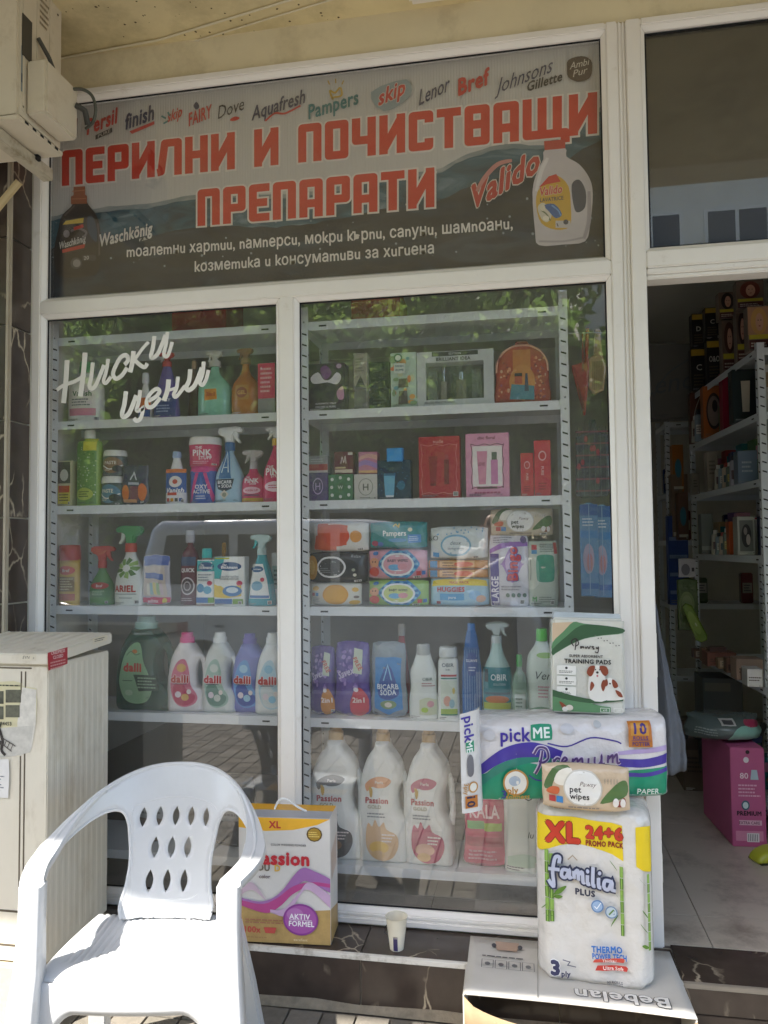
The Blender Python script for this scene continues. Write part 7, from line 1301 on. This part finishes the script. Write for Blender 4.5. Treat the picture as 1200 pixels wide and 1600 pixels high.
# ================================================================== outdoor unit of the air conditioner on its brackets
M_AC = mat('#d2c9b6', .5, .06, 5, .03, 20, dirt='#a3957a', dscale=5, dlev=(.55, .85))
AX = -1.552; ay0, ay1 = -.47, -.235; az0 = at(28, 186, ay0).z; ac = thing('air_conditioner', 'cream outdoor air conditioner unit with valve cover on a wall bracket', 'air conditioner', (AX-.4, ay1, az0))
def Q(x, y, z_): return (x-(AX-.4), y-ay1, z_-az0)
MB().box(-.40, .40, ay0-ay1, 0, .012, .55, M_AC).build('casing', ac, bevel=.008)
MB().box(-.405, .404, ay0-ay1-.004, .004, 0, .016, M_AC).build('base_tray', ac, bevel=.003)
for k in range(3): MB().box(.4002, .4022, ay0-ay1+.02+k*.07, ay0-ay1+.03+k*.07, .04, .53, M_AC).build('casing_rib', ac, sm=False)
c0 = atx(32, 82, AX+.07); c1 = atx(104, 205, AX+.07); zc0 = at(70, 214, -.4).z-az0
m = MB(); ya, yb_ = ay0-ay1+.035, -.02; m.box(.402, .475, ya, yb_, .035, .215, M_AC); m.build('valve_cover', ac, bevel=.008)
MB().box(.4005, .4025, ya-.02, ya+.03, .22, .36, mat('#4a463e', .7)).build('recess', ac, bevel=.001); MB().tube([(.41, ya+.05, .32), (.43, ya+.08, .27), (.44, ya+.11, .215)], .007, mat('#4b4a44', .6)).build('cable', ac)
pr_ = Print(1, 1, lambda x, zz: 0)
class ACPrint(SidePrint):
    def raw(s, pts, fs, col): s.mb.add([(.4004+s.off, y, z_) for y, z_ in pts], fs, ink(col)); s.off += s.step; return s
s4 = ACPrint(1, 1, None); s4.rect(.5+ya-.022, .10, .5+ya-.002, .25, '#7f8a90', 2); s4.rect(.5+ya-.021, .13, .5+ya-.003, .16, '#3c4a60', 1); s4.lines(.5+ya+.07, .5+ya+.12, .38, .5, 6, '#8a7f68'); s4.build(ac, 'rating_label')
MB().tube(catmull([(.47, -.05, .2), (.50, -.035, .205), (.525, -.02, .19), (.535, -.012, .15), (.52, .0, .11), (.48, .02, .10)], 6), .0055, mat('#4d5048', .5)).build('pipe', ac); MB().tube([(.476, -.04, .15), (.50, -.02, .14), (.5, .0, .1)], .010, mat('#3a3a36', .6)).build('valve', ac)
M_BR = mat('#c6beaa', .5, .1, 10, metal=.2, dirt='#8a7a5c', dscale=12)
for xo in (.30, -.30):
    MB().box(xo-.02, xo+.02, ay0-ay1-.05, .075, -.045, -.003, M_BR).build('bracket_arm', ac, bevel=.003)
a, b = at(30, 284, -.19), at(-60, 392, -.19); MB().tube([Q(*a), Q(*b)], .014, mat('#b8a57c', .6)).build('drain_pipe', ac)
for k in range(5): MB().box(.4042, .4052, ay0-ay1+.03+.04*k, ay0-ay1+.048+.04*k, .004, .012, M_HOLE).build('drain_hole', ac, sm=False)
for yk, zk_ in ((.02, .05), (.02, .5), (.2, .06), (.2, .48)): MB().box(.4008, .4034, ay0-ay1+yk, ay0-ay1+yk+.008, zk_, zk_+.008, mat('#8a8270', .4, metal=.6)).build('screw', ac, bevel=.002)
MB().box(.27, .33, -.03, -.01, -.018, .001, M_HOLE).build('rubber_foot', ac, bevel=.002)
# ================================================================== the street behind, which the panes mirror
def wheel(par, x, y, r):
    w_ = MB(); k = 24; w_.rings([[(x+r*math.cos(2*math.pi*i/k), yy_, r+r*math.sin(2*math.pi*i/k)-.12) for i in range(k)] for yy_, r_ in ((y-.1, r), (y+.1, r))], mat('#1c1c1e', .7)); w_.build('wheel', par)
    h = MB(); h.rings([[(x+r*.6*math.cos(2*math.pi*i/k), yy_, r+r*.6*math.sin(2*math.pi*i/k)-.12) for i in range(k)] for yy_ in (y+.1, y+.106)], mat('#a9adb2', .3, metal=.8)); h.build('rim', par)
M_CG = mat('#12161a', .06, spec=.8)
def car(name, label, x, y, body, prof, wins, wheels, wd, col):
    t = thing(name, label, 'vehicle', (x, y, -.02)); slab('body', [prof], wd, .10, mat(col, .18, .02, 3, coat=.6), t, 2)
    for q in wins:
        for s_ in (-1, 1): MB().prism(q, s_*(wd/2+.004)-.003, s_*(wd/2+.004)+.003, M_CG).build('side_window', t, bevel=.002)
    for wx in wheels:
        for s_ in (-1, 1): wheel(t, wx, s_*(wd/2-.1), .31)
    for s_ in (-1, 1): MB().prism([(prof[0][0]+.9, .62), (prof[0][0]+1.0, .62), (prof[0][0]+1.0, .65), (prof[0][0]+.9, .65)], s_*(wd/2+.012)-.008, s_*(wd/2+.012)+.008, mat('#55585c', .4)).build('door_handle', t, bevel=.003)
    return t
van = [(-2.1, .1), (2.1, .1), (2.15, .5), (2.1, .85), (1.45, 1.02), (.75, 1.62), (.4, 1.74), (-1.5, 1.76), (-1.95, 1.68), (-2.1, 1.0), (-2.14, .5)]
car('parked_van', 'silver parked van standing at the kerb behind the photographer', -2.0, -5.95, None, van, [[(-1.85, 1.08), (-1.05, 1.08), (-1.05, 1.6), (-1.75, 1.6)], [(-.95, 1.08), (.05, 1.08), (.05, 1.6), (-.95, 1.6)], [(.15, 1.08), (1.15, 1.08), (.7, 1.5), (.5, 1.6), (.15, 1.6)]], (-1.35, 1.4), 1.75, '#cfd2d4')
sed_ = [(-2.0, .1), (2.0, .1), (2.05, .5), (1.95, .8), (1.1, .94), (.5, 1.42), (.1, 1.5), (-.9, 1.5), (-1.35, 1.36), (-1.9, 1.0), (-2.05, .5)]
car('parked_car', 'dark grey parked hatchback further along the kerb', -6.5, -5.95, None, sed_, [[(-1.3, .9), (-.5, .9), (-.5, 1.3), (-.95, 1.3)], [(-.4, .9), (.85, .9), (.4, 1.26), (.1, 1.3), (-.4, 1.3)]], (-1.25, 1.3), 1.7, '#787c80')
car('parked_car', 'black parked hatchback at the kerb beyond the silver van', 2.6, -5.95, None, sed_, [[(-1.3, .9), (-.5, .9), (-.5, 1.3), (-.95, 1.3)], [(-.4, .9), (.85, .9), (.4, 1.26), (.1, 1.3), (-.4, 1.3)]], (-1.25, 1.3), 1.7, '#1e2022')
M_BK = mat('#5a4a3a', .9, .2, 8, .6, 12); LM = []
for c in ('#5d7636', '#6c8440', '#80944e', '#4d662e'):
    m = bpy.data.materials.new('leaf'); m.use_nodes = True; n = m.node_tree.nodes; b = n['Principled BSDF']; b.inputs['Base Color'].default_value = (*lin(c), 1); b.inputs['Roughness'].default_value = .5
    tr = n.new('ShaderNodeBsdfTranslucent'); tr.inputs[0].default_value = (*[min(1, k*1.8) for k in lin(c)], 1); mx = n.new('ShaderNodeMixShader'); mx.inputs[0].default_value = .6
    m.node_tree.links.new(b.outputs[0], mx.inputs[1]); m.node_tree.links.new(tr.outputs[0], mx.inputs[2]); m.node_tree.links.new(mx.outputs[0], n['Material Output'].inputs[0]); LM.append(m)
def tree(label, x, y, h, rad, seed):
    t = thing('street_tree', label, 'tree', (x, y, -.12), 0, 'street trees across the road'); rg = random.Random(seed); tk = MB(); tk.tube([(0, 0, 0), (.05, .02, h*.3), (-.03, .05, h*.55)], [.17, .13, .09], M_BK, 10); cl = []
    for k in range(18):
        a = rg.uniform(0, 6.28); r = rad*rg.uniform(.3, .85); e = Vector((r*math.cos(a), r*math.sin(a), h*rg.uniform(.32, .97))); tk.tube([(0, 0, h*rg.uniform(.25, .5)), tuple(e*.5+Vector((0, 0, h*.22))), tuple(e)], [.07, .04, .012], M_BK, 6); cl.append((e, rad*rg.uniform(.28, .5)))
    tk.build('trunk', t); cr = MB()
    for e, r in cl:
        for k in range(620):
            d = Vector((rg.gauss(0, 1), rg.gauss(0, 1), rg.gauss(0, .8))).normalized()*r*rg.uniform(.35, 1.05); c = e+d; u = Vector((rg.gauss(0, 1), rg.gauss(0, 1), rg.gauss(0, 1))).normalized(); v = u.orthogonal().normalized(); s_ = rg.uniform(.08, .17)
            cr.add([tuple(c-u*s_), tuple(c+v*s_*.5), tuple(c+u*s_), tuple(c-v*s_*.5)], [(0, 1, 2, 3)], LM[rg.randrange(4)])
    cr.build('crown', t, sm=False)
for k, (x, y, h, r, lb) in enumerate(((-12.5, -10.9, 7.5, 3.2, 'leafy street tree across the road by the low wall end'), (-7.6, -11.2, 8.2, 3.4, 'leafy street tree across the road behind the grey hatchback'), (-3.0, -11.0, 7.0, 3.1, 'leafy street tree across the road behind the silver van'), (.6, -11.6, 5.6, 2.3, 'leafy street tree across the road in front of the grey house'), (-10.2, -15.5, 9.0, 3.6, 'tall tree behind the low stone wall across the road'), (-5.2, -15.8, 9.5, 3.8, 'tallest tree behind the low stone wall across the road'), (-.8, -16.0, 8.5, 3.2, 'tall tree behind the wall beside the grey house'))): tree(lb, x, y, h, r, 20+k)
fp2 = MB().box(-40, 40, -40, -10.4, -.3, .0, mat('#8f8878', .9, .2, 2)); fp2.build('far_pavement', sm=False, kind='structure')
hb = thing('apartment_house', 'grey rendered house with two windows across the road', 'building', (6.5, -15.5, 0)); MB().box(-5, 6, -6, 0, 0, 10.0, mat('#e0dbd0', .9, .1, 2)).build('wall', hb, sm=False); MB().box(-5.3, 6.3, -6.3, .35, 10.0, 10.25, mat('#8a8078', .9)).build('roof', hb, sm=False)
for wx in (-3.5, -1.65, 1.2, 3.6):
    for wz in (1.2, 4.3, 7.5): f = MB().box(wx-.7, wx+.7, .0, .06, wz, wz+1.5, mat('#e3e0d8', .5)).build('window', hb, sm=False); [MB().box(a, b, .062, .07, wz+.08, wz+1.42, M_CG).build('pane', f, sm=False) for a, b in ((wx-.62, wx-.04), (wx+.04, wx+.62))]
h2 = thing('apartment_house', 'long drab block standing behind the trees across the road', 'building', (-9.5, -20.5, 0)); MB().box(-9, 9, -6, 0, 0, 9.5, mat('#8f8a7e', .9, .12, 2)).build('wall', h2, sm=False); MB().box(-9.3, 9.3, -6.3, .35, 9.5, 9.75, mat('#6a625a', .9)).build('roof', h2, sm=False)
for wx in (-7, -4.2, -1.4, 1.4, 4.2, 7):
    for wz in (1.2, 4.1, 7.0): f = MB().box(wx-.75, wx+.75, .0, .06, wz, wz+1.5, mat('#cfccc4', .5)).build('window', h2, sm=False); [MB().box(a, b, .062, .07, wz+.08, wz+1.42, M_CG).build('pane', f, sm=False) for a, b in ((wx-.68, wx-.04), (wx+.04, wx+.68))]
gw = thing('garden_wall', 'long low stone wall across the road below the trees', 'wall', (-10, -13.6, 0)); MB().box(-14, 12.2, -.15, .15, 0, 1.5, mat('#6d675c', .9, .25, 4, .6, 8)).build('wall_body', gw, sm=False); MB().box(-14.1, 12.3, -.2, .2, 1.5, 1.58, mat('#8a8478', .9, .1, 4)).build('coping', gw, sm=False)
# ================================================================== the photographer, seen only as a mirror image in the panes
PR = thing('person', 'person in a white hooded top and dark trousers holding up a phone', 'person', (-.22, -2.97, 0), -6)
def skinned(name, verts, edges, rad, m, par, root=0, lev=2):
    me = bpy.data.meshes.new(name); bm = bmesh.new(); sk = bm.verts.layers.skin.verify(); vv = []
    for k, (v, r) in enumerate(zip(verts, rad)):
        b = bm.verts.new(v); b[sk].radius = (r if isinstance(r, tuple) else (r, r)); b[sk].use_root = (k == root); vv.append(b)
    for a, b in edges: bm.edges.new((vv[a], vv[b]))
    bm.to_mesh(me); bm.free(); me.materials.append(m); o = link(bpy.data.objects.new(name, me)); o.parent = par
    sm_ = o.modifiers.new('skin', 'SKIN'); sm_.use_smooth_shade = True; sd = o.modifiers.new('sub', 'SUBSURF'); sd.levels = sd.render_levels = lev; return o
M_SK = mat('#b98a70', .5, .05, 30); M_HD = mat('#e6e4e0', .85, .05, 30, .3, 60); M_TR = mat('#2c3038', .85, .1, 30, .3, 80)
J = dict(pel=(0, 0, .93), sp=(0, .0, 1.08), ch=(0, -.01, 1.27), nb=(0, .0, 1.40), nk=(0, .02, 1.47), hd=(0, .035, 1.56), tp=(0, .02, 1.66), rs=(.17, -.005, 1.37), re=(.27, .10, 1.14), rw=(.255, .255, 1.345), ls=(-.17, -.005, 1.37), le=(-.22, .14, 1.14), lw=(.10, .27, 1.335), rh=(.09, 0, .88), rk=(.105, .03, .50), ra=(.11, -.02, .09), rt=(.125, .12, .035), lh=(-.09, 0, .88), lk=(-.105, .02, .50), la=(-.115, -.03, .09), lt=(-.13, .11, .035))
K_ = list(J); ix = {k: i for i, k in enumerate(K_)}
rad = dict(pel=(.13, .09), sp=(.115, .085), ch=(.135, .09), nb=(.09, .06), nk=.048, hd=(.072, .088), tp=(.05, .06), rs=.055, re=.04, rw=.026, ls=.055, le=.04, lw=.026, rh=.075, rk=.05, ra=.036, rt=.03, lh=.075, lk=.05, la=.036, lt=.03)
E_ = [('pel', 'sp'), ('sp', 'ch'), ('ch', 'nb'), ('nb', 'nk'), ('nk', 'hd'), ('hd', 'tp'), ('ch', 'rs'), ('rs', 're'), ('re', 'rw'), ('ch', 'ls'), ('ls', 'le'), ('le', 'lw'), ('pel', 'rh'), ('rh', 'rk'), ('rk', 'ra'), ('ra', 'rt'), ('pel', 'lh'), ('lh', 'lk'), ('lk', 'la'), ('la', 'lt')]
body = skinned('body', [J[k] for k in K_], [(ix[a], ix[b]) for a, b in E_], [rad[k] for k in K_], M_SK, PR)
def sub(names, extra, m, nm, root):
    ks = names; e = [(ks.index(a), ks.index(b)) for a, b in E_ if a in ks and b in ks]
    return skinned(nm, [J[k] for k in ks], e, [tuple(q+extra for q in (rad[k] if isinstance(rad[k], tuple) else (rad[k],)*2)) for k in ks], m, PR, ks.index(root))
sub(['pel', 'sp', 'ch', 'nb', 'rs', 're', 'rw', 'ls', 'le', 'lw'], .016, M_HD, 'hooded_top', 'ch'); sub(['pel', 'rh', 'rk', 'ra', 'lh', 'lk', 'la'], .014, M_TR, 'trousers', 'pel')
skinned('hood', [(-.09, -.03, 1.43), (0, -.085, 1.45), (.09, -.03, 1.43)], [(0, 1), (1, 2)], [.035, .05, .035], M_HD, PR, 1)
skinned('hair', [(0, .02, 1.665), (0, -.045, 1.63), (0, -.06, 1.55)], [(0, 1), (1, 2)], [(.075, .06), (.085, .055), (.07, .04)], mat('#3a2a20', .7, .2, 60), PR, 1)
skinned('nose', [(0, .115, 1.575), (0, .135, 1.55)], [(0, 1)], [.010, .014], M_SK, body); skinned('mouth', [(-.022, .113, 1.515), (0, .119, 1.515), (.022, .113, 1.515)], [(0, 1), (1, 2)], [.005, .007, .005], mat('#9a5a50', .5), body, 1)
for sg in (-1, 1):
    MB().rings([[(sg*.03+.011*math.cos(q*math.pi/6), .108+.004*d_, 1.583+.007*math.sin(q*math.pi/6)) for q in range(12)] for d_ in (0, 1)], mat('#2a2020', .2)).build('eye', body); skinned('ear', [(sg*.076, .03, 1.58), (sg*.08, .025, 1.545)], [(0, 1)], [.014, .011], M_SK, body)
    wr = Vector(J['rw' if sg > 0 else 'lw']); px_ = Vector((.19, .30, 1.405))
    pl = wr.lerp(px_, .45); skinned('palm', [tuple(wr), tuple(pl)], [(0, 1)], [(.028, .018), (.036, .016)], M_SK, body)
    for k in range(4):
        b0 = pl+Vector((sg*.012, .004, -.018+.016*k)); l_ = (.052, .062, .066, .058)[k]; skinned('finger', [tuple(b0), tuple(b0+Vector((-sg*l_*.45, .018, .012))), tuple(b0+Vector((-sg*l_*.85, .012, .016)))], [(0, 1), (1, 2)], [.0095, .0085, .007], M_SK, body, 0, 1)
    b0 = pl+Vector((0, -.012, -.01)); skinned('thumb', [tuple(b0), tuple(b0+Vector((-sg*.02, -.012, .022))), tuple(b0+Vector((-sg*.035, -.008, .04)))], [(0, 1), (1, 2)], [.012, .010, .008], M_SK, body, 0, 1)
    sx_ = J['rt' if sg > 0 else 'lt']; an = J['ra' if sg > 0 else 'la']; skinned('shoe', [(an[0], an[1]-.04, .045), (an[0], an[1]+.03, .05), (sx_[0], sx_[1], .04)], [(0, 1), (1, 2)], [.045, .05, .042], mat('#d8d6d2', .6), PR, 1)
ph = thing('phone', 'black phone held up in both hands by the photographer', 'phone', (-.22+.19, -2.97+.315-.02, 1.40), -6); MB().box(-.036, .036, -.004, .004, -.075, .075, mat('#17181a', .25)).build('phone_body', ph, bevel=.003); MB().box(-.030, -.008, .0042, .0055, .035, .07, mat('#2a2c30', .1)).build('lens_plate', ph, bevel=.001)
